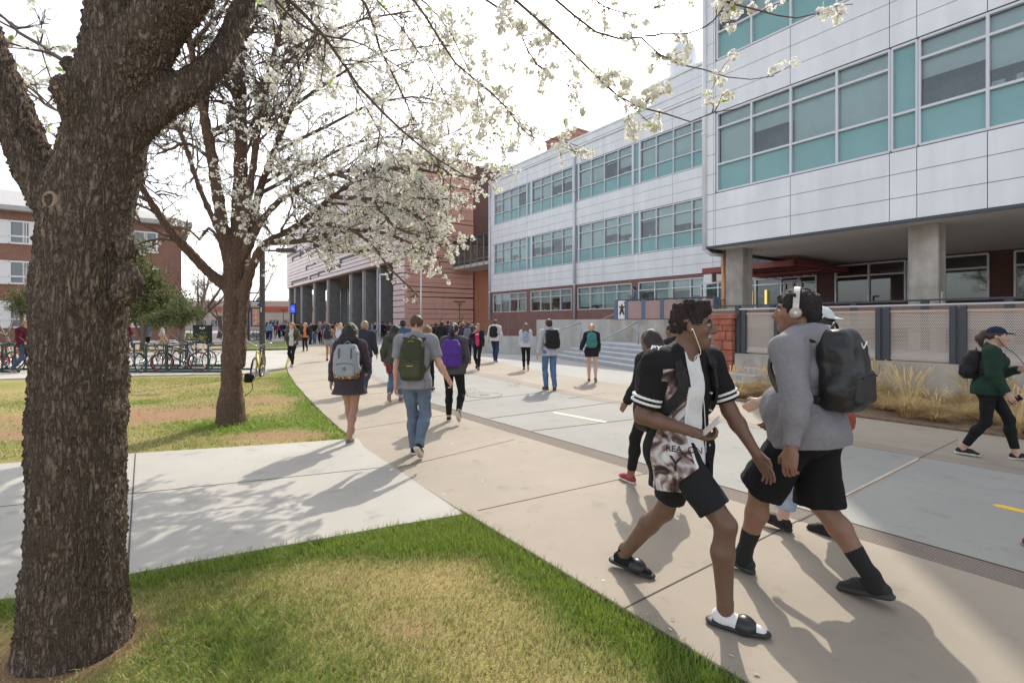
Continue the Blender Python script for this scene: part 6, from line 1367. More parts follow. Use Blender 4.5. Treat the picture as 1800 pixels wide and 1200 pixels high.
def print_mat(name):
    m = bpy.data.materials.new(name); m.use_nodes = True; N, L = nt(m); p = N['Principled BSDF']; p.inputs['Roughness'].default_value = .8
    tc = N.new('ShaderNodeTexCoord'); n = N.new('ShaderNodeTexNoise'); n.inputs['Scale'].default_value = 7.5; n.inputs['Detail'].default_value = 8; n.inputs['Distortion'].default_value = 1.6; L.new(tc.outputs['Object'], n.inputs['Vector'])
    r = N.new('ShaderNodeValToRGB'); L.new(n.outputs[0], r.inputs[0]); e = r.color_ramp.elements
    e[0].position = .36; e[0].color = (.03, .018, .016, 1); e[1].position = .64; e[1].color = (.66, .63, .64, 1)
    for ps, c in ((.44, (.11, .06, .055, 1)), (.50, (.30, .22, .21, 1)), (.56, (.52, .47, .47, 1))): q = e.new(ps); q.color = c
    L.new(r.outputs[0], p.inputs['Base Color']); return m
def walk(fw='L', s=.30, w=.075, lift=.55, toe=.18, d=0.):
    sx = {'L': -1, 'R': 1}; bk = 'R' if fw == 'L' else 'L'
    return {fw: (sx[fw]*w, s, .07*math.sin(toe), toe, sx[fw]*.06), bk: (sx[bk]*w, -s+d, .19*math.sin(lift), -lift, sx[bk]*.06)}
def stand(w=.1, s=.04): return {'L': (-w, s, 0, 0, -.12), 'R': (w, -s, 0, 0, .12)}
def flat_letters(txt, size, loc, M, m, name, parent, depth=.002):
    cu = bpy.data.curves.new(name, 'FONT'); cu.body = txt; cu.size = size; cu.align_x = 'CENTER'; cu.align_y = 'CENTER'; cu.extrude = depth
    o = bpy.data.objects.new('tmp', cu); COL.objects.link(o); dg = bpy.context.evaluated_depsgraph_get(); me = bpy.data.meshes.new_from_object(o.evaluated_get(dg)); bpy.data.objects.remove(o)
    me.materials.clear(); me.materials.append(m); q = link(name, me, parent); q.matrix_local = Matrix.Translation(Vector([float(c) for c in loc])) @ Matrix([[float(x) for x in r] for r in M]).to_4x4(); return q
WHITE = cloth('white_cotton', (.72, .71, .70)); M_trim = mat('trim_white', (.75, .74, .72), .7)

# ================================================================ the two big foreground walkers
p = Person((.9475, 3.06), (.66, -.75), H=1.86, feet={'L': (-.056, -.377, 0.02, -.10, -.2), 'R': (.056, .377, 0, 0, -.30)}, arms={'R': (-.12, .20, 1.62, .55, .95, (.3, -.2, .9)), 'L': (.30, .27, .30, .1, .5)}, lean=.05, head=(.48, .02), h=.0062, tone='deep', hipoff=(0, .08), twist=-.30)
p.make('smiling person in a black lion print jersey and slide sandals striding with a phone'); P1 = p
p.body(mouth=1)
p.trousers(cloth('black_jersey_shorts', (.016, .016, .018)), 'shorts', .014, to=.80, knee=.03, hem=.030, wr=.005)
p.top(WHITE, 'undershirt', .008, .006, .30, hem=-.06, wr=.004, neck=(.03, .55))
M_jer = cloth('black_jersey', (.012, .011, .012), bump=.15); M_pr = print_mat('printed_jersey')
sR, eR = p.J['shoR'], p.J['elbR']; sL, eL = p.J['shoL'], p.J['elbL']
def jf(C):
    mi = np.zeros(len(C), int); L_ = (C-p.P0)@p.T; front = (L_[:, 1] > .0) & (L_[:, 2] < .50)
    for S_, E_ in ((sR, eR), (sL, eL)):
        d = (E_-S_); ll = d@d; t = ((C-S_)@d)/ll; rr = np.linalg.norm(C-S_-t[:, None]*d, axis=1); on = (rr < .095) & (t > .25)
        mi[on & (t < .62)] = 0; front &= ~(on & (t > .1))
    pr = front & (L_[:, 0] > .078) & (L_[:, 0] < .23) & (L_[:, 2] < .50); mi[pr & (mi == 0)] = 1
    pl = front & (L_[:, 0] > .055) & (L_[:, 0] < .078) & (L_[:, 2] < .40); mi[pl] = 2
    return mi
p.top(None, 'jersey', .021, .022, .80, hem=-.20, cuff=.030, wr=.007, open_=.055, neck=(.045, .45), extra=lambda vx: p.legs(vx, .034, .05, to=.33), mats=[M_jer, M_pr, M_trim], fm=jf, tilt=.06)
for S_, E_ in ((sR, eR), (sL, eL)):       # two white bands round each sleeve
    d = unit(E_-S_); LL = np.linalg.norm(E_-S_); q = p.k
    for t0, t1 in ((.615, .665), (.705, .755)):
        c0, c1 = S_+d*LL*t0, S_+d*LL*t1; vx = Vox(c0-.13, c1+.13, .006); vx.cone(S_, S_+(E_-S_)*.92, .055*q+.032, (.055-.0112)*q+.0405, .03, cut=[(c1, d), (c0, -d)]); V, Q, _ = vx.mesh(); p.put('sleeve_band', V, Q, M_trim)
# letters printed on the jersey front and shoulder
def on_torso(P, x, z, out):      # point on the front of the torso ellipse
    return P.P0+P.rt*x+P.up*z+P.fw*out
def letters(P, txt, size, x, z, out, yaw, m, name='lettering'):
    n = unit(P.fw*math.cos(yaw)+P.rt*math.sin(yaw)); u = P.up; r = -np.cross(n, u)*-1; r = unit(np.cross(u, n)); flat_letters(txt, size, on_torso(P, x, z, out), np.stack([r, u, n], 1), m, name, P.root)
M_ink = mat('print_black', (.02, .015, .015), .8)
letters(p, 'REA  ON', .05, .125, .06, .158, .62, M_ink); letters(p, 'Y', .12, .175, -.02, .150, .9, M_ink)
n = unit((sR-sL)*.8+p.up*.75+p.fw*.3); r = unit(np.cross(p.up, n)); flat_letters('PY', .055, sR+n*.104+p.up*.005, np.stack([r, np.cross(n, r), n], 1), M_trim, 'lettering', p.root)
mb = MB()                         # press studs down the dark left edge
for z in (.36, .26, .16, .06, -.04): q = on_torso(p, -.085, z, .135); mb.tube([q-p.fw*.01, q+p.fw*.004], .006, 8)
mb.build('press_stud', M_frame, p.root)
def slides(P, sockm, sides='LR'):
    for sd in sides:
        a, Fr = P.foot[sd]; q = P.k; g = lambda x, y, z: a+Fr@(np.array([x, y, z])*q); z0 = -.078; sx = -1 if sd == 'L' else 1
        vx = Vox(a-.28, a+.28, .0065); vx.cone(g(0, -.03, -.03), g(0, .09, -.046), .037*q, .036*q, .02); vx.cone(g(0, .06, -.045), g(-sx*.004, .165, -.054), .038*q, .026*q, .02); vx.cone(g(0, 0, .05), g(0, .0, -.03), .040*q, .038*q, .02); vx.plane(g(0, 0, .04), Fr[:, 2]); vx.plane(g(0, 0, -.066), -Fr[:, 2])
        V, Q, _ = vx.mesh(); P.put('sock', V, Q, sockm[sd])
        vx = Vox(a-.30, a+.30, .006)
        vx.cone(g(0, -.055, z0+.016), g(sx*.004, .09, z0+.016), .042*q, .048*q, .01, lab=0, flat=(Fr[:, 2], 2.6)); vx.cone(g(sx*.004, .09, z0+.016), g(-sx*.004, .175, z0+.018), .048*q, .036*q, .01, lab=0, flat=(Fr[:, 2], 2.6)); vx.plane(g(0, 0, z0), -Fr[:, 2])
        V, Q, _ = vx.mesh(); o = P.put('sandal', V, Q, mat('black_rubber', (.018, .018, .02), .55))
        vx = Vox(a-.28, a+.28, .006); vx.ell(g(0, .09, -.045), np.array([.052, .062, .043])*q, Fr, .01); vx.cone(g(0, .09, -.06), g(0, .09, -.04), .048*q, .044*q, .02); vx.plane(g(0, .135, 0), Fr[:, 1]+.35*Fr[:, 2]); vx.plane(g(0, .048, 0), -Fr[:, 1]+.25*Fr[:, 2]); vx.plane(g(0, 0, z0+.01), -Fr[:, 2])
        V, Q, _ = vx.mesh(); P.put('sandal_strap', V, Q, mat('black_leather', (.02, .02, .021), .35), parent=None)
slides(p, {'R': WHITE, 'L': BLACK})
p.hair('flat', mat('black_curls', (.022, .014, .010), .75, var=.5, vscale=60, bump=1.0, bscale=120), seed=4)
bp1 = p.backpack(cloth('black_pack_nylon', (.018, .018, .019), .6), 'black backpack on the back of the person in the lion print jersey', (.14, .085, .235), .02)
# glasses, earphones, phone
def glasses(P, label):
    b = P.hp((0, .46, .02)); root = empty('eyeglasses', P.loc+rotz_(P.yaw)@b, label, 'eyeglasses', P.yaw); mb = MB(); M = P.HR; hh = P.hh
    for sx in (-1, 1):
        c = P.hp((sx*.155, .44, .02))-b; mb.tube([c+M@np.array([.105*hh*math.cos(a), -.03*hh*abs(math.cos(a)), .075*hh*math.sin(a)]) for a in np.linspace(0, 6.283, 17)], .0016, 5)
        mb.tube([c+M@np.array([sx*.105*hh, -.03*hh, .03*hh]), P.hp((sx*.345, .30, .05))-b, P.hp((sx*.365, -.04, .05))-b], .0016, 5)
    mb.tube([P.hp((-.05, .455, .04))-b, P.hp((0, .475, .05))-b, P.hp((.05, .455, .04))-b], .0016, 5); mb.build('frame', mat('thin_metal', (.12, .11, .10), .3, .8), root); mb = MB()
    for sx in (-1, 1): c = P.hp((sx*.155, .44, .02))-b; mb.add([c+M@np.array([.10*hh*math.cos(a), 0, .07*hh*math.sin(a)]) for a in np.linspace(0, 6.283, 13)[:-1]], [tuple(range(12))])
    mb.build('lens', glass_pane('lens_glass', (.93, .93, .93)), root)
glasses(p, 'thin framed eyeglasses on the smiling person in the lion print jersey')
M_wc = mat('white_cable', (.78, .76, .72), .4)
e0 = p.hp((.36, .0, -.06)); base = e0; root = empty('earphones', p.loc+rotz_(p.yaw)@base, 'white wired earphones hanging from the ear of the person in the lion print jersey', 'earphones', p.yaw)
mb = MB(); mb.tube([e0-base, p.hp((.39, .03, -.08))-base], .006, 8); mb.build('earbud', M_wc, root); mb = MB(); nk = p.neck
mb.tube(spline([p.hp((.39, .03, -.08))-base, p.hp((.37, .12, -.35))-base, p.hp((.30, .18, -.62))-base, nk+p.fw*.115+p.rt*.03-p.up*.03-base, on_torso(p, .0, .36, .155)-base, on_torso(p, -.02, .2, .16)-base, on_torso(p, -.03, .03, .165)-base], 5), .0022, 5); mb.build('cable', M_wc, root, smooth=True)
def phone(P, sd, label, col=(.5, .42, .36), up=None, name='phone'):
    w, d, n, c_, sx = P.hand[sd]; u = unit(up if up is not None else d*.6+P.up*.8); a = w+d*.085+n*.035; nn = unit(n-u*(n@u)); nn = -nn; r = np.cross(u, nn); M = np.stack([r, nn, u], 1); base = a-u*.05
    root = empty(name, P.loc+rotz_(P.yaw)@base, label, 'phone', P.yaw); mb = MB(); mb.box(a+u*.025-base, (.068, .009, .14), 0, M=Matrix([[float(x) for x in q] for q in M])); mb.build('case', mat('phone_case_'+str(round(col[0], 2)), col, .4), root, bevel=.003)
    mb = MB(); mb.box(a+u*.025-base+nn*.0052, (.060, .001, .128), 0, M=Matrix([[float(x) for x in q] for q in M])); mb.build('screen', mat('screen_black', (.01, .01, .012), .1), root)
phone(p, 'R', 'pale phone held against the chest of the person in the lion print jersey', (.62, .55, .50))

p = Person((1.835, 3.17), (-.62, .78), H=1.90, feet={'L': (-.117, .357, .02, .26, -.08), 'R': (.117, -.345, .035, -.2, .06)}, arms={'L': (-.20, .20, .26, .12, .75), 'R': (.1, .12, 1.0, .9, .8)}, lean=.03, head=(.36, .05), h=.0065, tone='brown', fat=1.22, hipoff=(0, -.01), belly=.3)
p.make('big person in a grey hoodie, black shorts and headphones walking away, seen from behind'); P2 = p
p.body(); p.trousers(cloth('black_fleece_shorts', (.010, .009, .010), bump=.5, bscale=200), 'shorts', .010, to=.98, knee=.07, hem=.085, wr=.009, waist=.1)
M_hood = cloth('heather_grey_fleece', (.23, .22, .235), .9, .07, .35, 160, 40)
p.top(M_hood, 'hoodie', .028, .022, 1.93, hem=-.075, cuff=.012, elbow=.026, wr=.013, hood=True, tilt=-.12, extra=lambda vx: p.pelvis(vx, .040))
p.sock(mat('black_sock', (.012, .012, .012), .9), .40); p.shoes(mat('black_mesh_upper', (.016, .016, .018), .7, bump=.4, bscale=150), mat('dark_sole', (.035, .034, .034), .7), chunky=.5)
p.hair('curly', mat('dark_curls', (.018, .013, .010), .8, var=.4, vscale=60, bump=1, bscale=110), seed=6)
def swoosh(root, c, M, hs):
    pts = [(-.04, .028), (-.030, .006), (-.018, -.004), (.0, .002), (.045, .032)]; mb = MB(); o = c-M[:, 1]*(hs[1]*1.02)+M[:, 2]*hs[2]*.52+M[:, 0]*hs[0]*.30
    top = [(-.045, .030), (-.036, .006), (-.020, -.008), (.004, -.002), (.050, .034)]; bot = [(-.034, .018), (-.026, .008), (-.016, .002), (.0, .006)]
    poly = [top[0], top[1], top[2], top[3], top[4], bot[3], bot[2], bot[1], bot[0]]; vs = [o+M[:, 0]*x+M[:, 2]*z-M[:, 1]*d for d in (0, .004) for x, z in poly]; n = len(poly)
    mb.add(vs, [tuple(range(n, 2*n))]+[(i, (i+1) % n, n+(i+1) % n, n+i) for i in range(n)]); mb.build('tick_emblem', M_trim, root)
p.backpack(mat('black_coated_nylon', (.014, .014, .015), .38, bump=.3, bscale=22), 'large black backpack with a white tick mark on the person in the grey hoodie', (.15, .085, .225), -.05, extra=swoosh, m2=mat('black_ripstop', (.016, .016, .017), .5))
# headphones
def headphones(P, label):
    hp, M, hh = P.hp, P.HR, P.hh; base = hp((0, 0, -.05)); root = empty('headphones', P.loc+rotz_(P.yaw)@base, label, 'headphones', P.yaw); mb = MB()
    arc = [hp((.42*math.cos(a), -.0-.0*math.sin(a), .05+.54*math.sin(a)))-base for a in np.linspace(.05, math.pi-.05, 15)]; cen = hp((0, 0, .05))-base
    mb.ribbon(arc, [a-cen for a in arc], .034, .012); mb.build('headband', mat('pale_champagne', (.52, .47, .42), .35, .3), root)
    for sx in (-1, 1):
        c = hp((sx*.40, .0, -.03))-base; n = M[:, 0]*sx; mb = MB(); Rm = Vector([float(x) for x in n]).to_track_quat('Z', 'Y').to_matrix()
        pr = [(0, .034), (.020, .033), (.030, .026), (.033, .018), (.036, .0), (.036, -.012)]; t = MB(); t.lathe(pr, n=20); mb.add([Rm @ Vector(v)+Vector([float(x) for x in c]) for v in t.v], t.f); t = MB(); t.lathe([(0, .036), (.008, .036), (.009, .034)], n=14); mb.add([Rm @ Vector(v)+Vector([float(x) for x in c]) for v in t.v], t.f, 1)
        mb.build('ear_cup', [mat('champagne_cup', (.42, .36, .31), .4, .3), M_trim], root, smooth=True)
headphones(p, 'pale champagne headphones over the ears of the person in the grey hoodie')

# ================================================================ everyone else near enough to show limbs
def dress(px, py, label, facing, H=1.7, feet=None, arms=None, tone='light', fem=False, h=.011, top=None, bottom=None, shoes=((.02, .02, .02), (.6, .6, .58)), hair=None, bag=None, inner=None, cap=None, extra=None, Y=None, fat=1., lean=.03, head=(0, 0), twist=0., hipoff=(0, 0), z=0.):
    g = G(px, py) if Y is None else np.array([(px-CX)/F_PX*Y, Y, z]); nm = label
    p = Person((g[0], g[1], z), unit(facing), H, feet or walk(), arms, lean, twist, head, fem, fat, h, tone, hipoff); p.make(label); p.body(eyes=h < .02)
    if bottom:
        k, col, kw = bottom; p.trousers(cloth('%s_%02d%02d%02d' % (k, col[0]*99, col[1]*99, col[2]*99), col, **({'vscale': 5, 'var': .28} if k == 'jeans' else {})), k, **kw)
    if inner: p.top(cloth('%s_%02d%02d%02d' % ((inner[0],)+tuple(int(c*99) for c in inner[1])), inner[1]), inner[0], .008, .008, .4, hem=inner[2] if len(inner) > 2 else -.04)
    if top:
        k, col, kw = top; m = cloth('%s_%02d%02d%02d' % (k, col[0]*99, col[1]*99, col[2]*99), col, bump=.3, bscale=50); p.top(m, k, **kw)
    if shoes: p.shoes(cloth('shoe_%02d%02d%02d' % tuple(int(c*99) for c in shoes[0]), shoes[0], .6), cloth('sole_%02d%02d%02d' % tuple(int(c*99) for c in shoes[1]), shoes[1], .7))
    if hair: p.hair(hair[0], mat('hair_%02d%02d%02d' % tuple(int(c*99) for c in hair[1]), hair[1], .55, var=.35, vscale=40, bump=.6, bscale=90))
    if cap: p.cap(cloth('cap_%02d%02d%02d' % tuple(int(c*99) for c in cap[0]), cap[0]), cap[1])
    if bag:
        bl, col, kw = bag; p.backpack(cloth('pack_%02d%02d%02d' % tuple(int(c*99) for c in col), col, .65, bump=.4, bscale=25), bl, **kw)
    if extra: extra(p)
    return p
AW = (-.30, .95)          # walking away along the walk
DARKB, BROWN, BLOND, AUB = (.018, .013, .011), (.07, .035, .018), (.50, .34, .15), (.20, .09, .04)
JEAN, LEG = (.12, .17, .25), (.012, .012, .013)
LEGG = ('leggings', LEG, dict(e=.005, knee=.005, hem=.006, to=1.92, wr=.001))
def jeans(col=JEAN, **k): d = dict(e=.012, knee=.016, hem=.020, to=2.0, wr=.010); d.update(k); return ('jeans', col, d)

# --- the walkers seen from behind in the middle
def floral(n):   # colours of the printed bottom panel
    return (n[:, 2] < -.62).astype(int)
M_floral = bpy.data.materials.new('floral_print'); M_floral.use_nodes = True; N, L = nt(M_floral); v = N.new('ShaderNodeTexVoronoi'); v.inputs['Scale'].default_value = 55; tc = N.new('ShaderNodeTexCoord'); L.new(tc.outputs['Object'], v.inputs['Vector']); r = N.new('ShaderNodeValToRGB'); r.color_ramp.interpolation = 'CONSTANT'
e = r.color_ramp.elements; e[0].color = (.02, .015, .012, 1); e[1].position = .35; e[1].color = (.55, .30, .04, 1)
for ps, c in ((.5, (.45, .06, .05, 1)), (.65, (.62, .50, .25, 1)), (.8, (.10, .15, .04, 1)), (.9, (.02, .015, .012, 1))): q = e.new(ps); q.color = c
sp = N.new('ShaderNodeSeparateColor'); L.new(v.outputs['Color'], sp.inputs[0]); L.new(sp.outputs[0], r.inputs[0]); L.new(r.outputs[0], N['Principled BSDF'].inputs['Base Color']); N['Principled BSDF'].inputs['Roughness'].default_value = .8
M_gpack = cloth('grey_canvas', (.30, .32, .34), .8, .10, .4, 30)
def badge(root, c, M, hs):
    mb = MB(); o = c-M[:, 1]*(hs[1]*1.50)-M[:, 2]*hs[2]*.40; a = .024
    mb.add([o+M[:, 0]*a, o+M[:, 2]*a*1.1, o-M[:, 0]*a, o-M[:, 2]*a*1.1], [(0, 1, 2, 3)]); mb.build('badge', mat('badge_dark', (.03, .02, .015), .6), root)
    mb = MB(); o2 = o-M[:, 1]*.003; mb.add([o2+M[:, 0]*a*.6-M[:, 2]*.004, o2+M[:, 2]*a*.4, o2-M[:, 0]*a*.6-M[:, 2]*.004], [(0, 1, 2)]); mb.build('badge_mark', mat('badge_gold', (.6, .45, .1), .5), root)
    for sx in (-.5, .5):
        mb = MB(); p0 = c-M[:, 1]*(hs[1]*1.03)+M[:, 0]*hs[0]*sx+M[:, 2]*hs[2]*.75; mb.ribbon([p0, p0-M[:, 1]*.012-M[:, 2]*.06, p0-M[:, 1]*.015-M[:, 2]*.14], [-M[:, 1]]*3, .02, .003); mb.build('buckle_strap', cloth('strap_tan', (.16, .11, .08)), root)
def g_extra(p):
    p.backpack(M_gpack, 'big pale grey backpack with a flowered bottom and a small diamond badge', (.165, .10, .245), .05, mats=[M_gpack, M_floral], fm=floral, strap_m=M_gpack, m2=M_gpack, extra=badge)
    mb = MB(); rg = random.Random(3)       # tasselled hem of the shorts
    for k in range(40):
        a = k/40*6.283; q = p.P0+np.array([.185*math.cos(a), .155*math.sin(a)-.01, -.155]); mb.tube([q, q+np.array([rg.uniform(-.006, .006), 0, -.045])], .004, 4)
    mb.build('fringe', cloth('fringe_dark', (.03, .022, .025)), p.root)
dress(616, 781, 'person with long black hair, a plum jacket and bare legs walking off', (-.10, 1), 1.66, {'R': (-.02, 0, 0, 0, .15), 'L': (-.07, .42, .05, .2, -.05)}, {'L': (-.15, .22, .45, .1), 'R': (.05, .3, 1.15, .35)}, 'tan', True, .0085,
      ('jacket', (.055, .042, .052), dict(e=.026, ae=.022, sleeve=1.9, hem=-.19, flare=.085, wr=.008, cuff=.02)), ('shorts', (.03, .022, .025), dict(e=.02, knee=.03, hem=.035, to=.34)), ((.16, .13, .13), (.45, .43, .42)), ('wavy', DARKB), extra=g_extra, hipoff=(-.03, .1))
def olive_mark(root, c, M, hs):
    mb = MB(); mb.box(c-M[:, 1]*(hs[1]*1.5)-M[:, 2]*hs[2]*.30, (.075, .004, .010), 0); mb.build('yellow_mark', mat('yellow_thread', (.5, .42, .05), .6), root)
    mb = MB(); o = c-M[:, 1]*(hs[1]*.92)+M[:, 2]*hs[2]*.86; mb.tube([o-M[:, 0]*.035-M[:, 2]*.012, o, o+M[:, 0]*.035-M[:, 2]*.012], .003, 5); mb.build('yellow_stripe', mat('yellow_thread', (.5, .42, .05)), root)
def pocket(p):
    mb = MB(); c = p.P0+p.rt*.085-p.fw*.145-p.up*.015; M = p.T; w = .062
    mb.tube([c-p.rt*w+p.up*.05, c-p.rt*w-p.up*.045, c-p.up*.07, c+p.rt*w-p.up*.045, c+p.rt*w+p.up*.05, c-p.rt*w+p.up*.05], .0035, 5); mb.build('pocket_seam', cloth('denim_seam', (.07, .10, .16)), p.root)
p = dress(731, 803, 'person in a grey tee and blue jeans with an olive backpack walking away', (.05, 1), 1.77, {'L': (-.06, .16, 0, 0, -.05), 'R': (.07, -.22, .12, -.72, .1)}, {'L': (.02, .16, .28, .1, .6), 'R': (-.02, .34, .62, -.1, .9)}, 'light', False, .0085,
      ('tee', (.245, .245, .27), dict(e=.022, ae=.024, sleeve=.72, hem=-.075, cuff=.03, wr=.007)), jeans((.125, .165, .225)), ((.02, .02, .022), (.62, .58, .52)), ('buzz', (.075, .040, .022)),
      ('olive and black backpack with a small yellow mark', (.045, .047, .022), dict(size=(.135, .085, .25), drop=.045, m2=cloth('olive_panel', (.075, .075, .04)), extra=olive_mark)), extra=pocket, head=(0, .02))
p = dress(797, 742, 'person in a grey sweater and black leggings under a purple backpack', (.1, 1), 1.66, {'L': (-.10, .10, 0, 0, -.1), 'R': (.13, -.30, .17, -.95, .1)}, {'L': (.1, .15, .9, .6), 'R': (.0, .25, .9, .7)}, 'light', True, .0095,
      ('sweater', (.075, .070, .080), dict(e=.026, ae=.026, sleeve=1.9, hem=-.07, wr=.006)), LEGG, ((.03, .03, .03), (.62, .60, .56)), ('pony', DARKB), ('bright purple backpack worn high on the back', (.085, .030, .24), dict(size=(.155, .10, .235), drop=.03)), fat=1.12)
def plaid(p):
    M_p = bpy.data.materials.get('plaid_flannel')
    if not M_p:
        M_p = bpy.data.materials.new('plaid_flannel'); M_p.use_nodes = True; N, L = nt(M_p); tc = N.new('ShaderNodeTexCoord'); w1 = N.new('ShaderNodeTexChecker'); w1.inputs['Scale'].default_value = 18; w1.inputs['Color1'].default_value = (.30, .03, .05, 1); w1.inputs['Color2'].default_value = (.04, .03, .06, 1); L.new(tc.outputs['Object'], w1.inputs['Vector']); L.new(w1.outputs[0], N['Principled BSDF'].inputs['Base Color']); N['Principled BSDF'].inputs['Roughness'].default_value = .9
    p.trousers(M_p, 'tied_flannel', .028, knee=.03, hem=.03, to=.62, wr=.008, waist=.04)
dress(694, 708, 'person in a dark green jacket with a plaid shirt tied over jeans', (.0, 1), 1.63, walk('R', .2, lift=.7), {'L': (-.1, .3, .7, .3), 'R': (.1, .25, 1.0, .5)}, 'light', True, .010, ('jacket', (.065, .075, .055), dict(e=.035, ae=.035, sleeve=1.9, hem=-.03, wr=.010, hood=True)), jeans((.10, .15, .23), to=1.85), ((.10, .14, .18), (.5, .3, .2)), ('long', DARKB), extra=plaid, fat=1.05)
dress(640, 690, 'blond short-haired person in a dark jacket mostly hidden behind the plum jacket', (.05, 1), 1.73, walk('L', .25), None, 'light', False, .012, ('jacket', (.04, .042, .06), dict(e=.03, ae=.03, sleeve=1.9, hem=-.06)), jeans((.05, .06, .09)), hair=('short', (.36, .26, .15)))
dress(752, 690, 'person with wavy auburn hair and a pink scarf beyond the olive backpack', (.1, 1), 1.62, walk('R', .25), None, 'light', True, .012, ('coat', (.04, .035, .05), dict(e=.03, ae=.03, sleeve=1.9, hem=-.1)), LEGG, hair=('wavy', AUB), inner=None, extra=lambda p: scarf(p)) if False else None
def scarf(p):
    vx = Vox(p.neck-.2, p.neck+.2, .011); 
    for a in np.linspace(0, 6.28, 9)[:-1]: b = a+.785; r = .085; vx.cone(p.neck+np.array([r*math.cos(a), r*math.sin(a), .0]), p.neck+np.array([r*math.cos(b), r*math.sin(b), .0]), .045, .045, .02)
    vx.noise(.01, 30, 2); V, Q, _ = vx.mesh(); p.put('scarf', V, Q, cloth('pink_scarf', (.50, .26, .27), vscale=25, var=.3))
dress(750, 690, 'person with wavy auburn hair and a pink scarf beyond the olive backpack', (.1, 1), 1.62, walk('R', .25), None, 'light', True, .012, ('coat', (.04, .035, .05), dict(e=.03, ae=.03, sleeve=1.9, hem=-.1)), LEGG, hair=('wavy', AUB), extra=scarf)
dress(708, 668, 'person in a navy cap and blue jacket partly hidden behind the green jacket', (-.1, 1), 1.76, walk('L', .25), None, 'light', False, .013, ('jacket', (.07, .11, .20), dict(e=.03, ae=.03, sleeve=1.9, hem=-.06)), jeans(), hair=('short', DARKB), cap=((.02, .025, .05), True))

# --- behind the two foreground walkers
g = G(1128, 856)
dress(1150, 856, 'person with long dark braids, black leggings and red shoes behind the lion print jersey', (-.55, .85), 1.62, {'L': (-.09, .24, 0, .1, 0), 'R': (.12, -.20, .13, -.8, .1)}, {'L': (.15, .2, .6, .3), 'R': (-.4, .2, .4, .2)}, 'brown', True, .010, ('jacket', (.018, .017, .019), dict(e=.025, ae=.025, sleeve=1.9, hem=-.08)), ('leggings', LEG, dict(e=.006, knee=.006, hem=.008, to=1.84, wr=.001)), ((.30, .035, .05), (.6, .56, .5)), ('long', (.03, .018, .016)))
dress(1186, 760, 'person with a dark bun seen past the neck of the lion print jersey', (-.5, .85), 1.66, walk('L', .22), {'L': (.1, .2, .4, .2), 'R': (.55, .45, .5, -.2)}, 'brown', True, .012, ('jacket', (.02, .02, .025), dict(e=.025, ae=.025, sleeve=1.6, hem=-.06)), LEGG, hair=('bun', DARKB))
dress(1452, 948, 'person in a pale cap and rolled light jeans mostly hidden behind the grey hoodie', (-.62, .78), 1.80, {'L': (-.08, .30, .02, .2, 0), 'R': (.1, -.02, .0, 0, .1)}, {'L': (.5, .2, .55, .1, .6), 'R': (.2, .3, .5, .2)}, 'fair', False, .0105, ('shirt', (.30, .07, .05), dict(e=.02, ae=.02, sleeve=.7, hem=-.08)), ('jeans', (.34, .42, .52), dict(e=.014, knee=.022, hem=.034, to=1.80, wr=.006)), ((.022, .014, .014), (.03, .025, .025)), ('short', DARKB), cap=((.55, .58, .56), True))
def ears(p):
    b = p.hp((.36, 0, -.05)); root = empty('earphones', p.loc+rotz_(p.yaw)@b, 'dark wired earphones of the walker in the green sweatshirt', 'earphones', p.yaw); mb = MB(); w, d, n = p.hand['L'][:3]
    mb.tube(spline([b-b, p.hp((.3, .3, -.55))-b, p.hp((.1, .75, -1.0))-b, w+d*.06-b], 5), .004, 5); mb.build('cable', mat('dark_cable', (.02, .02, .02), .5), root, smooth=True)
    phone(p, 'R', 'pink phone in the low hand of the walker in the green sweatshirt', (.6, .35, .36))
p = dress(1738, 803, 'person in a navy cap, green sweatshirt and black leggings walking right', (.74, -.67), 1.64, {'L': (-.07, .25, 0, .08, 0), 'R': (.07, -.24, .01, -.05, 0)}, {'L': (.20, .12, 1.75, .35), 'R': (.12, .14, .45, .1, .7)}, 'light', True, .0095, ('sweatshirt', (.016, .040, .026), dict(e=.030, ae=.034, sleeve=1.92, hem=-.06, cuff=.02, wr=.010, elbow=.04)), ('leggings', LEG, dict(e=.005, knee=.005, hem=.006, to=1.86, wr=.001)), ((.015, .015, .017), (.62, .61, .58)), ('pony', (.06, .035, .022)), ('small black backpack on the walker in the green sweatshirt', (.016, .014, .016), dict(size=(.125, .085, .19), drop=.02)), cap=((.012, .020, .05), False), extra=ears, lean=.06)
# someone just leaving the picture on the right
dress(1932, 1000, 'person at the right picture edge with only a forearm and brown shoe showing', (.6, -.8), 1.66, {'L': (-.08, .22, 0, .1, 0), 'R': (.04, -.30, .03, -.2, 0)}, {'L': (.3, .2, .6, .2), 'R': (-.55, .22, .5, .1)}, 'light', True, .012, ('shirt', (.30, .28, .28), dict(e=.02, ae=.02, sleeve=.7, hem=-.05)), jeans(), ((.12, .06, .05), (.3, .2, .15)), ('long', BROWN))

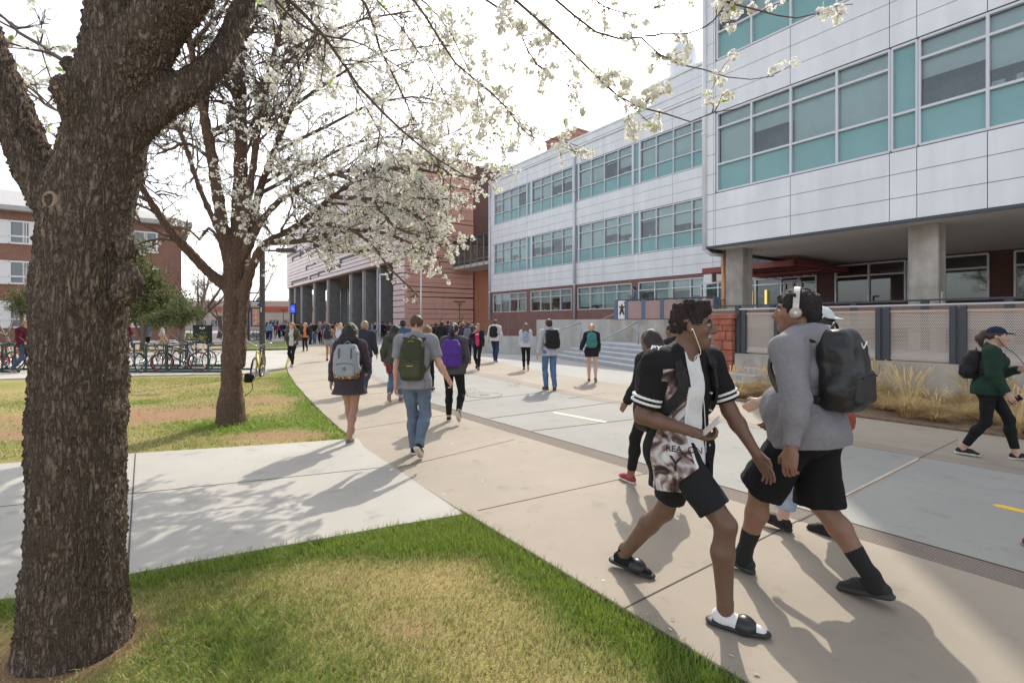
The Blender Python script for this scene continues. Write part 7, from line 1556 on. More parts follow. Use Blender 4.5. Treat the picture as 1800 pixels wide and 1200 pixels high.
# --- right-hand middle distance
def hand_ear(sd): return {sd: (1.0, .25, 2.35, .35, .8)}
dress(966, 685, 'phone caller in a pale grey shirt and blue jeans near the steps', (-.35, .93), 1.76, {'L': (-.06, .06, 0, 0, -.1), 'R': (.08, -.12, .0, 0, .35)}, {'L': (.05, .15, .35, .1), 'R': (.55, .35, 2.25, .25, .9)}, 'light', False, .011, ('shirt', (.45, .45, .50), dict(e=.022, ae=.020, sleeve=1.9, hem=-.08)), jeans((.09, .17, .30)), ((.05, .045, .045), (.15, .13, .12)), ('short', (.05, .026, .016)), ('black backpack with a small pale tag on the phone caller', (.016, .013, .018), dict(size=(.16, .09, .235))))
dress(1040, 671, 'blond ponytailed walker in a black jacket and shorts near the steps', (.15, 1), 1.66, {'L': (-.07, .2, 0, .1, 0), 'R': (.1, -.22, .05, -.35, .1)}, {'L': (-.55, .3, .35, .1), 'R': (.1, .15, .5, .2)}, 'fair', True, .011, ('jacket', (.018, .018, .021), dict(e=.03, ae=.028, sleeve=1.9, hem=-.09)), ('shorts', (.02, .02, .022), dict(e=.02, hem=.03, to=.35)), ((.14, .06, .06), (.4, .2, .18)), ('pony', BLOND), ('teal backpack carried on one shoulder by the blond walker', (.05, .20, .19), dict(size=(.14, .085, .22), off=.02, sides='R')))
dress(924, 651, 'long-haired walker in a white blouse and black leggings near the low wall', (.05, 1), 1.66, {'L': (-.06, .15, 0, 0, 0), 'R': (.08, -.22, .12, -.8, .1)}, {'L': (.1, .12, .25, .1), 'R': (.1, .15, .5, .2)}, 'fair', True, .012, ('blouse', (.52, .53, .60), dict(e=.028, ae=.026, sleeve=1.7, hem=-.05)), LEGG, ((.03, .03, .03), (.5, .48, .45)), ('long', (.16, .09, .045)), ('pale blue shoulder bag pack of the white-bloused walker', (.30, .36, .42), dict(size=(.09, .08, .2), sides='R')))
dress(870, 636, 'walker in a white hooded top and dark jeans before the low wall', (.3, .95), 1.80, {'L': (-.08, .2, .02, .2, 0), 'R': (.08, -.15, .02, -.2, .1)}, {'L': (-.1, .2, .3, .1), 'R': (.1, .2, .8, .4)}, 'light', False, .013, ('hoodie', (.62, .61, .60), dict(e=.03, ae=.03, sleeve=1.9, hem=-.06, hood=True)), jeans((.03, .05, .10)), ((.03, .03, .03), (.5, .5, .5)), ('short', (.10, .05, .025)), ('black backpack with a blue bottle on the white-hooded walker', (.016, .015, .016), dict(size=(.15, .09, .23))))
def pinktxt(p):
    for k, (x, w) in enumerate(((-.05, .022), (-.018, .026), (.016, .026), (.048, .022))):
        mb = MB(); q = p.P0+p.up*.40+p.rt*x+p.fw*.142; mb.box(q, (w, .006, .045), 0); mb.build('lettering', M_trim, p.root)
dress(840, 650, 'walker in a pink tee and open black jacket coming this way', (-.15, -1), 1.66, walk('L', .24), {'L': (.05, .12, .3, .1), 'R': (1.0, .2, 2.3, .5, .9)}, 'light', True, .012, ('jacket', (.02, .018, .02), dict(e=.032, ae=.026, sleeve=1.9, hem=-.08, open_=.075)), LEGG, ((.04, .03, .03), (.3, .25, .2)), ('short', (.16, .07, .04)), inner=('tee', (.62, .05, .14), -.05), extra=pinktxt)
dress(822, 640, 'walker in a maroon top with a grey backpack beside the pink tee', (.0, 1), 1.72, walk('R', .2), None, 'light', False, .014, ('jacket', (.03, .035, .07), dict(e=.03, ae=.03, sleeve=1.9, hem=-.12)), LEGG, hair=('short', BROWN), bag=('mid grey backpack on the walker beside the pink tee', (.15, .15, .18), dict(size=(.14, .085, .22))))
dress(812, 632, 'walker in a dark red hooded top and jeans behind the grey backpack', (.1, 1), 1.70, walk('L', .22), None, 'light', False, .015, ('hoodie', (.08, .012, .02), dict(e=.03, ae=.03, sleeve=1.9, hem=-.06, hood=True)), jeans((.12, .2, .3)), hair=('short', AUB))
dress(800, 634, 'blond ponytailed walker in a black tee behind the purple backpack', (.0, 1), 1.64, walk('R', .2), None, 'fair', True, .014, ('tee', (.016, .016, .018), dict(e=.018, ae=.02, sleeve=.7, hem=-.06)), LEGG, hair=('pony', (.36, .22, .09)))
dress(776, 628, 'walker in a black jacket close behind the purple backpack', (.2, 1), 1.74, walk('L', .2), None, 'tan', False, .015, ('jacket', (.015, .015, .017), dict(e=.03, ae=.03, sleeve=1.9, hem=-.08)), jeans((.03, .03, .04)), hair=('short', DARKB))
dress(1116, 560, 'person in a blue grey sweater phoning up on the terrace', (-.9, .3), 1.74, stand(), {'L': (.4, .2, 2.2, .3, .8), 'R': (.2, .2, 1.2, .5)}, 'tan', False, .014, ('sweater', (.16, .20, .27), dict(e=.026, ae=.026, sleeve=1.9, hem=-.05)), ('trousers', (.33, .26, .20), dict(e=.012, knee=.02, hem=.028, to=2.0)), hair=('short', DARKB), Y=25.0, z=1.74)

# --- left side of the walk
dress(514, 645, 'red-haired walker in an olive jacket over a white top coming this way', (.02, -1), 1.68, walk('L', .16, .05), {'L': (-.1, .35, 1.2, .5), 'R': (-.1, .35, 1.2, .5)}, 'fair', True, .012, ('jacket', (.085, .080, .050), dict(e=.030, ae=.028, sleeve=1.85, hem=-.07, open_=.085)), LEGG, ((.22, .08, .05), (.5, .45, .4)), ('long', (.36, .16, .06)), inner=('blouse', (.55, .52, .54), -.09))
dress(537, 618, 'fair-haired walker in an orange top and black jacket coming this way', (.0, -1), 1.68, walk('R', .16, .05), {'L': (-.1, .3, 1.0, .4), 'R': (-.1, .3, 1.3, .5)}, 'fair', True, .015, ('jacket', (.02, .014, .017), dict(e=.032, ae=.028, sleeve=1.9, hem=-.05, open_=.09)), LEGG, hair=('long', (.46, .30, .14)), inner=('tee', (.62, .19, .08), -.06))
dress(553, 604, 'walker in a dark green tee with folded hands, in blue jeans', (.1, -1), 1.78, stand(.09, .1), {'L': (.15, .25, .95, 1.0), 'R': (.15, .25, .95, 1.0)}, 'light', False, .018, ('tee', (.008, .035, .02), dict(e=.026, ae=.03, sleeve=.7, hem=-.06)), jeans((.10, .18, .27)), hair=('short', (.09, .04, .02)))
dress(577, 634, 'long-haired walker in denim shorts with a black pack, back turned', (-.1, 1), 1.66, {'L': (-.04, -.06, .02, -.1, 0), 'R': (.06, .2, .0, 0, 0)}, {'L': (-.2, .15, .3, .1), 'R': (.1, .15, .8, .4)}, 'tan', True, .013, ('tee', (.30, .24, .22), dict(e=.016, ae=.018, sleeve=.5, hem=-.03)), ('shorts', (.22, .30, .40), dict(e=.016, hem=.03, to=.28)), ((.04, .02, .02), (.1, .07, .06)), ('long', (.035, .020, .016)), ('dark charcoal backpack on the walker in denim shorts', (.03, .028, .04), dict(size=(.15, .09, .21))))
dress(598, 620, 'curly blond walker in a pale lilac top, back turned', (.05, 1), 1.68, walk('L', .2), None, 'fair', True, .015, ('blouse', (.55, .52, .60), dict(e=.026, ae=.026, sleeve=1.5, hem=-.06)), jeans((.10, .12, .2)), hair=('wavy', (.46, .32, .17)))
dress(571, 606, 'walker in a red shirt with a blue pack further up the walk', (.0, 1), 1.78, walk('R', .2), None, 'light', False, .018, ('shirt', (.30, .03, .05), dict(e=.026, ae=.026, sleeve=.8, hem=-.06)), jeans((.05, .06, .1)), hair=('short', (.3, .2, .1)), bag=('navy backpack on the walker in the red shirt', (.03, .05, .13), dict(size=(.15, .09, .22))))
def fan(p):
    mb = MB(); c = p.P0+p.up*.33-p.fw*.155
    for a in (-62, -38, -13, 13, 38, 62):
        d = p.rt*math.sin(R(a))+p.up*math.cos(R(a)); s_ = p.rt*math.cos(R(a))-p.up*math.sin(R(a)); o = c-p.up*.05
        mb.add([o+d*.02-s_*.010, o+d*.02+s_*.010, o+d*.13+s_*.022, o+d*.145, o+d*.13-s_*.022], [(0, 1, 2, 3, 4)])
    mb.add([c-p.up*.1-p.rt*.06, c-p.up*.1+p.rt*.06, c-p.up*.045+p.rt*.09, c-p.up*.045-p.rt*.09], [(0, 1, 2, 3)])
    o = mb.build('fan_emblem', M_trim, p.root)
dress(43, 655, 'person in a maroon hooded top with a white fan emblem at the bike racks', (.8, .35), 1.76, {'L': (-.06, .2, 0, .1, 0), 'R': (.08, -.32, .06, -.4, .1)}, {'L': (.2, .15, .9, .3), 'R': (.15, .2, 1.0, .3)}, 'light', False, .012, ('hoodie', (.085, .010, .018), dict(e=.035, ae=.032, sleeve=1.9, hem=-.05, hood=True)), jeans((.05, .08, .14)), ((.20, .12, .08), (.5, .45, .4)), ('short', (.3, .18, .08)), extra=fan, twist=-.5)
dress(258, 618, 'person in a light blue shirt and black shorts under the juniper bough', (-.6, .4), 1.78, walk('L', .2), None, 'light', False, .018, ('shirt', (.16, .27, .50), dict(e=.03, ae=.03, sleeve=.8, hem=-.08)), ('shorts', (.015, .015, .018), dict(e=.02, hem=.04, to=.9)), hair=('short', BROWN))
dress(285, 613, 'person in khaki trousers walking beyond the bikes', (.9, .2), 1.76, walk('L', .32), None, 'light', False, .018, ('shirt', (.50, .46, .42), dict(e=.026, ae=.026, sleeve=1.9, hem=-.06)), ('trousers', (.45, .32, .20), dict(e=.014, knee=.022, hem=.03, to=2.0)), hair=('short', BROWN))
dress(226, 612, 'person in a dark red top just right of the big trunk', (.6, .6), 1.70, walk('R', .2), None, 'light', True, .018, ('jacket', (.12, .012, .025), dict(e=.03, ae=.03, sleeve=1.9, hem=-.06)), jeans((.05, .06, .1)), hair=('short', DARKB))

# ================================================================ the far crowd: small figures, one mesh each, with their own colours
def crowd_proto(pose, fem, hair, bag, seed):
    P = Person((0, 0), (0, 1), 1.70 if fem else 1.77, pose, None, .03, 0, (0, 0), fem, 1.0, .021, 'light'); lo, hi = P.bounds(m=.24); lo[2] = -.03; hi[2] += .06; vx = Vox(lo, hi, .021)
    P.legs(vx, .012, to=2.1); P.footsolid(vx); P.pelvis(vx, .01); P.torso(vx, .022); P.arms(vx, .022); P.hands(vx); P.headsolid(vx); hp = P.hp
    vx.ell(hp((0, -.08, .15)), np.array([.37, .45, .40])*P.hh, P.HR, .01)
    if hair == 'long': vx.cone(hp((0, -.3, .1)), P.neck-P.fw*.09-P.up*.12, .08, .05, .03)
    if bag: vx.box(P.P0+P.up*.33-P.fw*.20, (.15, .09, .22), .06, P.T, .01)
    V, Q, _ = vx.mesh(); C = V[Q].mean(1); L_ = (C-P.P0)@P.T; mi = np.full(len(Q), 1); z = L_[:, 2]
    mi[z < .02] = 2; mi[C[:, 2] < .07] = 4
    for sd in 'LR':
        w = P.J['wri'+sd]; mi[np.linalg.norm(C-w, axis=1) < .09] = 0; e = P.J['elb'+sd]; mi[(np.linalg.norm(C-e, axis=1) < .16) & (mi == 2)] = 1
    hl = ((C-P.hc)@P.HR)/P.hh; mi[(C-P.neck)@P.up > .015] = 0; hd = (np.abs(hl[:, 0]) < .6) & (np.abs(hl[:, 2]) < .8) & (mi == 0) & ((hl[:, 2] > .26) | (hl[:, 1] < -.12)) & (hl[:, 2] > -.35); mi[hd] = 3
    if hair == 'long': mi[(L_[:, 1] < -.075) & (z > .40) & (np.abs(L_[:, 0]) < .10)] = 3
    if bag: mi[(L_[:, 1] < -.135) & (z > .08) & (z < .58)] = 5
    me = mesh_np('person', V, Q, [skin('light'), BLACK, BLACK, BLACK, BLACK, BLACK], mi, smooth=True); return me
protos = [crowd_proto(walk('L', .25), False, 'short', True, 1), crowd_proto(walk('R', .25), True, 'long', False, 2), crowd_proto(stand(), False, 'short', False, 3), crowd_proto(walk('R', .2), True, 'long', True, 4), crowd_proto(stand(.08, .06), True, 'long', False, 5)]
CC = {'navy': (.02, .03, .08), 'red': (.32, .03, .04), 'maroon': (.10, .012, .025), 'black': (.014, .014, .016), 'grey': (.18, .18, .19), 'white': (.60, .59, .58), 'sky blue': (.20, .32, .48), 'teal': (.05, .22, .22), 'plum': (.09, .03, .10), 'olive': (.09, .09, .05), 'tan': (.36, .27, .18), 'pink': (.5, .2, .24), 'royal blue': (.04, .10, .34), 'orange': (.5, .18, .04)}
HC = {'dark': DARKB, 'brown': BROWN, 'fair': BLOND}
rc = random.Random(12); crowd = [
 (424, 594, 'maroon', 'under the banner pole'), (432, 593, 'teal', 'under the banner pole'), (469, 597, 'grey', 'right of the lamp post'), (474, 599, 'sky blue', 'right of the lamp post'), (479, 597, 'black', 'right of the lamp post'), (484, 594, 'plum', 'near the red-striped hall'), (487, 593, 'maroon', 'near the red-striped hall'), (491, 594, 'red', 'near the red-striped hall'), (496, 595, 'navy', 'near the red-striped hall'), (500, 593, 'royal blue', 'near the red-striped hall'), (503, 595, 'black', 'near the red-striped hall'), (509, 606, 'black', 'behind the olive jacket'), (507, 596, 'grey', 'behind the olive jacket'), (523, 603, 'olive', 'left of the orange top'), (527, 600, 'navy', 'left of the orange top'), (531, 599, 'maroon', 'beside the orange top'), (545, 605, 'navy', 'beside the green tee'), (541, 598, 'grey', 'beside the green tee'), (549, 597, 'pink', 'beside the green tee'), (561, 600, 'plum', 'right of the green tee'), (564, 604, 'grey', 'right of the green tee'), (568, 597, 'tan', 'beyond the red shirt'), (582, 603, 'navy', 'beyond the denim shorts'), (590, 606, 'orange', 'beside the lilac top'), (604, 606, 'black', 'beside the lilac top'), (611, 600, 'grey', 'under the grey columns'), (617, 598, 'maroon', 'under the grey columns'), (656, 597, 'sky blue', 'before the pink building'), (660, 596, 'white', 'before the pink building'), (672, 596, 'black', 'before the pink building'), (677, 595, 'maroon', 'before the pink building'), (686, 600, 'navy', 'left of the navy cap'), (766, 612, 'black', 'behind the purple backpack'), (787, 610, 'navy', 'before the end wall'), (793, 606, 'black', 'before the end wall'), (806, 614, 'plum', 'before the end wall'), (815, 610, 'olive', 'before the end wall'), (830, 616, 'navy', 'behind the pink tee'), (735, 612, 'grey', 'beyond the auburn hair'), (743, 606, 'tan', 'beyond the auburn hair')]
seen = {}
for i, (x, y, c, where) in enumerate(crowd):
    k = rc.randrange(5); p = G(x, y); hc_ = rc.choice(['dark', 'dark', 'brown', 'brown', 'fair']); bc = rc.choice(['black', 'grey', 'navy']); tr = rc.choice(['black', 'navy', 'grey', 'navy', 'tan'])
    o = link('person', protos[k], None, (p[0], p[1], 0), rc.choice([0, .2, -.2, 3.1, 2.9, 3.4, 1.2, -1.3])); s = rc.uniform(.95, 1.04); o.scale = (s, s, s)
    for q, col in ((1, CC[c]), (2, CC[tr]), (3, HC[hc_]), (4, (.03, .03, .03)), (5, CC[bc])):
        o.material_slots[q].link = 'OBJECT'; o.material_slots[q].material = cloth('crowd_%02d%02d%02d' % tuple(int(v*99) for v in col), col)
    bg = ' %s pack,' % bc if k in (0, 3) else ''
    tag(o, f'far {hc_}-haired figure, {c} top,{bg} {tr} legs, {where}', 'person', 'small figures in the far crowd')
# ================================================================ bicycles, racks, posts
M_tyre = mat('tyre_rubber', (.02, .02, .02), .8); M_chrome = mat('chrome', (.55, .55, .56), .25, .9); M_blk = mat('black_plastic', (.02, .02, .022), .5)
def ring(mb, c, r, tr, n=28, m_=6, mi=0):
    vs = [(c[0]+tr*math.sin(b), c[1]+(r+tr*math.cos(b))*math.cos(a), c[2]+(r+tr*math.cos(b))*math.sin(a)) for a in np.linspace(0, 6.2832, n, endpoint=False) for b in np.linspace(0, 6.2832, m_, endpoint=False)]
    mb.add(vs, [(i*m_+j, i*m_+(j+1) % m_, ((i+1) % n)*m_+(j+1) % m_, ((i+1) % n)*m_+j) for i in range(n) for j in range(m_)], mi)
def bicycle(kind, frame_m, rim_m, label, loc, yaw, group='bicycles at the racks', lean=.0, cat='bicycle'):
    t = empty('bicycle', loc, label, cat, yaw, group); t.rotation_euler = (0, lean, yaw); r = .335; FW, RW = (0, .53, r), (0, -.50, r)
    for c in (FW, RW):
        wt = MB(); ring(wt, c, r-.02, .019 if kind != 'cruiser' else .026); wo = wt.build('wheel', M_tyre, t, smooth=True)
        mb = MB(); ring(mb, c, r-.045, .011, 28, 5)
        mb.tube([(-.04, c[1], c[2]), (.04, c[1], c[2])], .018, 8); mb.build('rim', rim_m, wo, smooth=True)
        mb = MB()
        for k in range(16):
            a = k*6.2832/16; s_ = .025 if k % 2 else -.025; mb.tube([(s_, c[1]+.02*math.cos(a+.6), c[2]+.02*math.sin(a+.6)), (0, c[1]+(r-.05)*math.cos(a), c[2]+(r-.05)*math.sin(a))], .0022, 4, cap=False)
        mb.build('spokes', M_chrome, wo)
    BBk = (0, -.07, .30); ST = (0, -.21, .80 if kind != 'step' else .72); HT, HB = (0, .40, .86), (0, .435, .70); mb = MB(); w = .016 if kind != 'mtb' else .02
    if kind == 'cruiser':
        mb.tube(spline([HT, (0, .1, .74), (0, -.18, .62)], 6), w, 8); mb.tube(spline([HB, (0, .15, .50), BBk], 6), w, 8)
    elif kind == 'step': mb.tube([HB, (0, .15, .5), (0, -.16, .55)], w, 8); mb.tube([(0, .43, .72), BBk], w*1.15, 8)
    else: mb.tube([HT, (0, -.19, .74)], w, 8); mb.tube([HB, BBk], w*1.2, 8)
    mb.tube([BBk, ST], w, 8); mb.tube([HT, HB], w*1.25, 8)
    for sx in (-.05, .05): mb.tube([(sx*.4, BBk[1], BBk[2]), (sx, RW[1], RW[2])], .010, 6); mb.tube([(sx*.3, -.19, .72), (sx, RW[1], RW[2])], .009, 6); mb.tube([(sx*.6, .435, .68), (sx, .48, .5), (sx, FW[1], FW[2])], .013, 6)
    mb.build('frame', frame_m, t, smooth=True)
    mb = MB(); mb.tube([HT, (0, .38, .97)], .012, 6)
    if kind == 'cruiser': 
        for sx in (-1, 1): mb.tube(spline([(0, .38, .97), (sx*.12, .40, 1.03), (sx*.30, .30, 1.10), (sx*.36, .12, 1.10)], 4), .011, 6)
    elif kind == 'drop':
        for sx in (-1, 1): mb.tube(spline([(0, .40, .97), (sx*.2, .42, .97), (sx*.21, .52, .95), (sx*.21, .50, .84), (sx*.21, .40, .82)], 4), .012, 6)
    else: mb.tube([(-.31, .35, 1.0), (-.1, .39, .98), (.1, .39, .98), (.31, .35, 1.0)], .012, 6)
    hb = mb.build('handlebar', M_chrome if kind == 'cruiser' else M_blk, t, smooth=True)
    for sx in (-1, 1):
        mb = MB(); e = {'cruiser': ((sx*.36, .17, 1.10), (sx*.365, .06, 1.10)), 'drop': ((sx*.21, .44, .825), (sx*.21, .36, .82))}.get(kind, ((sx*.22, .365, .995), (sx*.325, .348, 1.0))); mb.tube(e, .017, 8); mb.build('grip', M_blk, hb, smooth=True)
    mb = MB(); z = ST[2]+.10; mb.tube([ST, (0, -.235, z)], .013, 6, 1); mb.prism([(-.02, -.08), (.02, -.08), (.035, -.18), (.075, -.30), (.06, -.36), (-.06, -.36), (-.075, -.30), (-.035, -.18)], z, z+.045); mb.build('saddle', [M_blk, M_chrome], t, bevel=.012)
    mb = MB(); ring(mb, (.03, BBk[1], BBk[2]), .085, .006, 20, 4); mb.tube([(.05, BBk[1], BBk[2]), (.055, BBk[1]+.10, BBk[2]-.13)], .009, 6); mb.tube([(-.05, BBk[1], BBk[2]), (-.055, BBk[1]-.10, BBk[2]+.13)], .009, 6)
    mb.tube([(.03, BBk[1], BBk[2]+.085), (.03, RW[1], RW[2]+.04)], .004, 4); mb.tube([(.03, BBk[1], BBk[2]-.085), (.03, RW[1], RW[2]-.04)], .004, 4); mb.build('crankset', M_chrome, t, smooth=True)
    for sx, y, z in ((1, BBk[1]+.10, BBk[2]-.13), (-1, BBk[1]-.10, BBk[2]+.13)): mb = MB(); mb.box((sx*.10, y, z), (.09, .09, .02)); mb.build('pedal', M_blk, t)
    return t
def bm(n, c): return mat('bike_paint_'+n, c, .3, .2, .5, coat=.4)
def bp(px, Y): return ((px-CX)/F_PX*Y, Y, .004)
M_redrim = mat('red_rim', (.42, .05, .06), .4); M_alu = mat('alu_rim', (.45, .45, .46), .35, .7); M_dkrim = mat('dark_rim', (.05, .05, .05), .5)
bicycle('mtb', bm('black', (.02, .02, .025)), M_redrim, 'dark bicycle with pink-red rims turned half sideways at the rack', bp(319, 17.0), R(118))
bicycle('mtb', bm('white', (.5, .5, .5)), M_alu, 'pale grey bicycle with chrome rims behind the red-rimmed one', bp(347, 18.2), R(75), lean=.06)
bicycle('drop', bm('steel', (.10, .10, .11)), M_dkrim, 'dark bicycle seen end on between two rack posts', bp(263, 17.1), R(8), lean=-.05)
bicycle('mtb', bm('grey', (.16, .17, .18)), M_alu, 'grey bicycle with only one wheel showing past the big trunk', bp(203, 17.0), R(-75))
bicycle('step', bm('silver', (.42, .42, .44)), M_alu, 'slim silver bicycle end on, rightmost of the rack by the blossoming tree', bp(378, 19.5), R(-28), lean=.07)
bicycle('mtb', bm('navy', (.03, .05, .12)), M_dkrim, 'navy bicycle standing behind the pink-red rimmed one', bp(296, 18.4), R(60), lean=.05)
bicycle('mtb', bm('charcoal', (.05, .05, .05)), M_alu, 'charcoal bicycle in the back row below the green bush', bp(331, 19.6), R(20))
bicycle('mtb', bm('red', (.40, .03, .03)), M_dkrim, 'red bicycle at the far left rack', bp(14, 17.0), R(12), lean=-.06)
bicycle('drop', bm('olive', (.10, .11, .05)), M_dkrim, 'olive bicycle touching the left picture edge', bp(-8, 17.3), R(-15))
bicycle('cruiser', bm('teal', (.04, .16, .17)), M_alu, 'teal bicycle at the left rack just before the maroon hooded person', bp(29, 17.6), R(-30), lean=.04)
bicycle('cruiser', bm('yellow', (.62, .44, .03)), M_alu, 'yellow cruiser bicycle parked against the dark lamp post', ((452-CX)/F_PX*15.0, 15.0, 0), R(-166), None, -.10)
for k, (x, y) in enumerate(((426, 47), (434, 46), (441, 48), (449, 46.5), (456, 47.5))):
    bicycle('mtb', bm('black', (.02, .02, .025)), M_dkrim, 'dark bicycle in the far row behind the lamp post', bp(x, y), R(60+40*k), 'bicycles in the far row')
M_rack = mat('rack_green', (.02, .045, .045), .5, .3)
def rack(px0, px1, Y, label, posts, back=.95):
    x0, x1 = (px0-CX)/F_PX*Y, (px1-CX)/F_PX*Y; t = empty('bike_rack', (x0, Y, .004), label, 'bike rack')
    for dy in (0, back): mb = MB(); mb.span((0, dy-.03, .01), (x1-x0, dy+.03, .075)); mb.build('base_rail', M_rack, t)
    for p in posts:
        x = (p-CX)/F_PX*Y-x0
        for dy in (0, back): mb = MB(); mb.span((x-.022, dy-.022, .075), (x+.022, dy+.022, .90)); mb.build('post', M_rack, t)
        mb = MB(); mb.span((x-.025, .0, .86), (x+.025, back, .91)); mb.build('crossbar', M_rack, t)
rack(150, 414, 16.75, 'dark green bike rack between the two tree trunks', (257, 294, 366)); rack(-90, 34, 16.75, 'dark green bike rack at the far left', (-40, 4, 26)); rack(215, 414, 18.9, 'rear dark green bike rack between the two trunks', (236, 330, 396), .5)
# lamp posts
M_brz = mat('bronze_post', (.055, .045, .042), .5, .3)
t = empty('lamp_post', ((461-CX)/F_PX*16.2, 16.2, 0), 'tall dark bronze lamp post behind the yellow bicycle', 'lamp post'); mb = MB(); mb.span((-.065, -.065, 0), (.065, .065, 4.05)); mb.build('pole', M_brz, t, bevel=.012); mb = MB(); mb.span((-.14, -.14, -.05), (.14, .14, .12)); mb.build('base_plate', mat('footing', (.4, .38, .35), .9), t)
mb = MB(); mb.span((.06, -.03, 3.93), (.55, .03, 3.99)); mb.build('arm', M_brz, t); mb = MB(); mb.prism([(.5, -.16), (1.05, -.13), (1.05, .13), (.5, .16)], 3.90, 4.02); lh = mb.build('lamp_head', M_brz, t, bevel=.02); mb = MB(); mb.span((.55, -.1, 3.885), (1.0, .1, 3.898)); mb.build('lens', M_frame, lh)
mb = MB()
for k in range(5): mb.span((-.02, -.07, 2.0+.03*k), (.02, -.0655, 2.02+.03*k))
mb.build('number_tag', M_frame, t)
def lamp(px, Y, ytop, label, head, m=M_frame, r=.07):
    h = CAMH+(HY-ytop)/F_PX*Y; t = empty('lamp_post', ((px-CX)/F_PX*Y, Y, 0), label, 'lamp post'); mb = MB(); mb.tube([(0, 0, 0), (0, 0, h)], [r, r*.75], 10); mb.build('pole', m, t, smooth=True); mb = MB()
    if head == 'T': mb.span((-.55, -.12, h), (.55, .12, h+.10)); mb.tube([(-.3, 0, h), (0, 0, h-.35)], .03, 6); mb.tube([(.3, 0, h), (0, 0, h-.35)], .03, 6)
    else: mb.span((-.7*head, -.15, h-.1), (-.05, .15, h+.04)) if head > 0 else mb.span((.05, -.15, h-.1), (.7, .15, h+.04))
    mb.build('lamp_head', m, t, bevel=.02)
lamp(740, 42, 461, 'pale lamp post standing before the pink end wall', 1); lamp(668, 45, 482, 'slim pale lamp post in front of the grey columns', -1); lamp(808, 46, 531, 'small dark two-armed lamp post by the pointed conifer', 'T', M_brz, .05); lamp(498, 90, 545, 'thin far lamp post before the red-striped hall', 'T', M_brz, .06)
# pole banner
t = empty('banner_pole', AT(437, 597, 46)*np.array([1, 1, 0]), 'dark pole carrying a navy and gold street banner', 'banner pole'); h = CAMH+(HY-514)/F_PX*46; mb = MB(); mb.tube([(0, 0, 0), (0, 0, h)], .09, 10); mb.span((0, -.04, h-.1), (1.3, .04, h)); mb.build('pole', M_brz, t)
mb = MB(); z1 = CAMH+(HY-529)/F_PX*46; z0 = z1-2.3; mb.span((.18, -.015, z0), (1.0, .015, z1)); bn = mb.build('banner', mat('banner_navy', (.03, .05, .16), .8), t)
for nm, (a, b, c, d), m in (('lettering', (.24, z1-.22, .94, z1-.12), M_trim), ('lettering', (.24, z1-.38, .80, z1-.29), M_trim), ('gold_band', (.24, z1-.56, .94, z1-.46), mat('gold_print', (.62, .42, .05), .7)), ('picture', (.35, z0+.1, .98, z1-.72), mat('banner_people', (.50, .28, .20), .8, var=.5, vscale=4))): mb = MB(); mb.span((a, -.02, b), (c, -.014, d)); mb.build(nm, m, bn)
# blue emergency column
t = empty('emergency_column', AT(516, 604, 44)*np.array([1, 1, 0]), 'black emergency call column with a glowing blue top panel', 'call column'); h = CAMH+(HY-533)/F_PX*44; mb = MB(); mb.span((-.19, -.12, 0), (.19, .12, h)); mb.build('column', M_blk, t, bevel=.02)
mb = MB(); mb.span((-.175, -.135, h-.80), (.175, -.115, h-.18)); pn = mb.build('blue_panel', emis('blue_glow', (.02, .06, .85), .9), t); mb = MB(); mb.box((0, -.14, h-.50), (.17, .01, .07)); mb.box((-.06, -.14, h-.44), (.07, .01, .10), 0); mb.box((.06, -.14, h-.56), (.07, .01, .10), 0); mb.build('symbol', M_trim, pn)
for k in range(9): mb = MB(); mb.box((0, -.125, h-1.0-.14*k), (.10, .01, .09)); mb.build('lettering', M_trim, t)
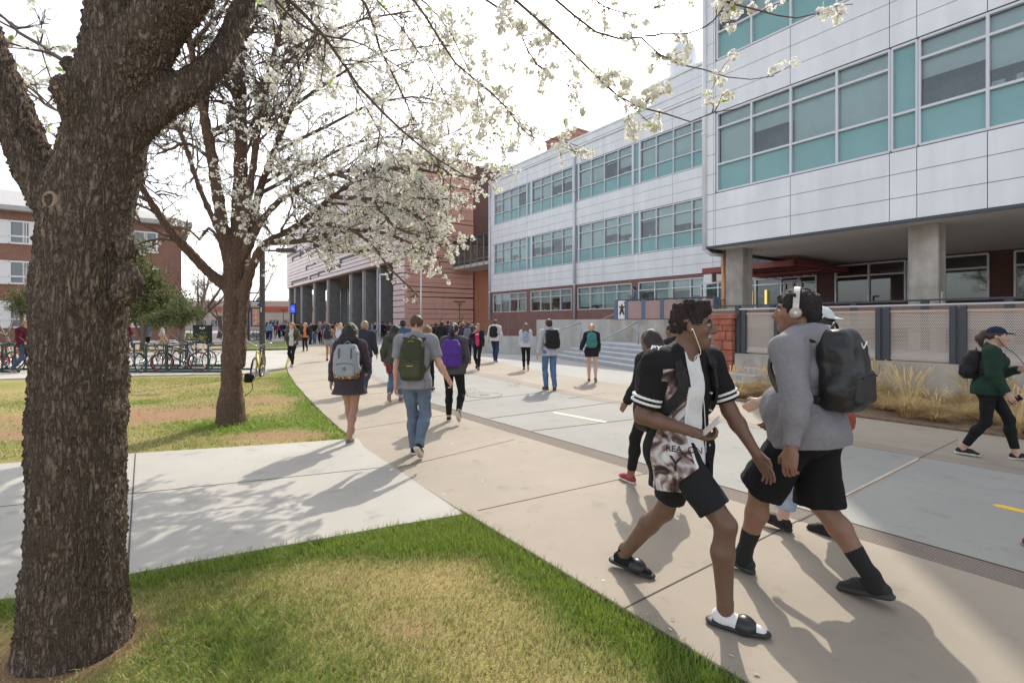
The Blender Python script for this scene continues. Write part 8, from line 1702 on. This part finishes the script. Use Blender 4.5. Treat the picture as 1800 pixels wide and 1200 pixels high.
# dark fence panel with notices, thin sign stake, black bag by the trunk
t = empty('fence_panel', AT(339, 593, 40)*np.array([1, 1, 0]), 'dark green screened fence panel with small white notices', 'fence'); w_ = 33*40/F_PX; mb = MB(); mb.span((0, -.02, .05), (w_, .02, 1.5)); mb.build('screen', mat('dark_screen', (.02, .03, .025), .9), t)
for x in (0, w_/2, w_): mb = MB(); mb.tube([(x, .03, 0), (x, .03, 1.55)], .03, 6); mb.build('post', M_brz, t)
for x, z in ((.55, 1.2), (.72, 1.16), (.86, 1.22)): mb = MB(); mb.span((x, -.03, z), (x+.1, -.021, z+.14)); mb.build('notice', M_wf, t)
t = empty('sign_stake', AT(480, 609, 38)*np.array([1, 1, 0]), 'thin pale stake in the grass strip behind the lamp post', 'stake'); mb = MB(); mb.tube([(0, 0, 0), (0, 0, 1.35)], .022, 6); mb.build('rod', M_frame, t); mb = MB(); mb.span((-.03, -.01, 1.25), (.03, .01, 1.38)); mb.build('cap', M_trim, t)
b0 = AT(437, 664, 8.42); t = empty('hanging_bag', b0, 'small black bag with a loose strap at the right side of the blossoming tree trunk', 'bag'); vx = Vox((-.15, -.15, -.2), (.15, .15, .2), .012); vx.box((0, 0, 0), (.065, .05, .075), .035, None, .01); vx.box((.05, 0, .02), (.04, .035, .03), .02, None, .02); vx.noise(.006, 30, 1); V, Q, _ = vx.mesh(); link('bag_body', mesh_np('bag_body', V, Q, BLACK, smooth=True), t); mb = MB(); mb.tube(spline([(.04, 0, -.05), (.07, 0, -.15), (.02, 0, -.24), (-.08, .02, -.30)], 5), .006, 5); mb.build('strap', BLACK, t, smooth=True)
# grass strip by the far walk
mb = MB(); mb.prism(gp([(428, 613), (512, 612), (522, 603), (500, 600), (428, 603)]), -.1, .012); o = tag(mb.build('grass_strip', mat('strip_grass', (.19, .22, .06), .95, var=.4, vscale=3, bump=.8, bscale=25, detail=8)), kind='structure')
mb = MB(); mb.prism(gp([(-300, 622), (100, 616), (420, 612), (420, 605), (100, 608), (-300, 610)]), -.1, .006); o = tag(mb.build('planting_strip', mat('strip_soil', (.28, .21, .13), .95, var=.4, vscale=1.2, bump=.8, bscale=25, detail=8)), kind='structure')
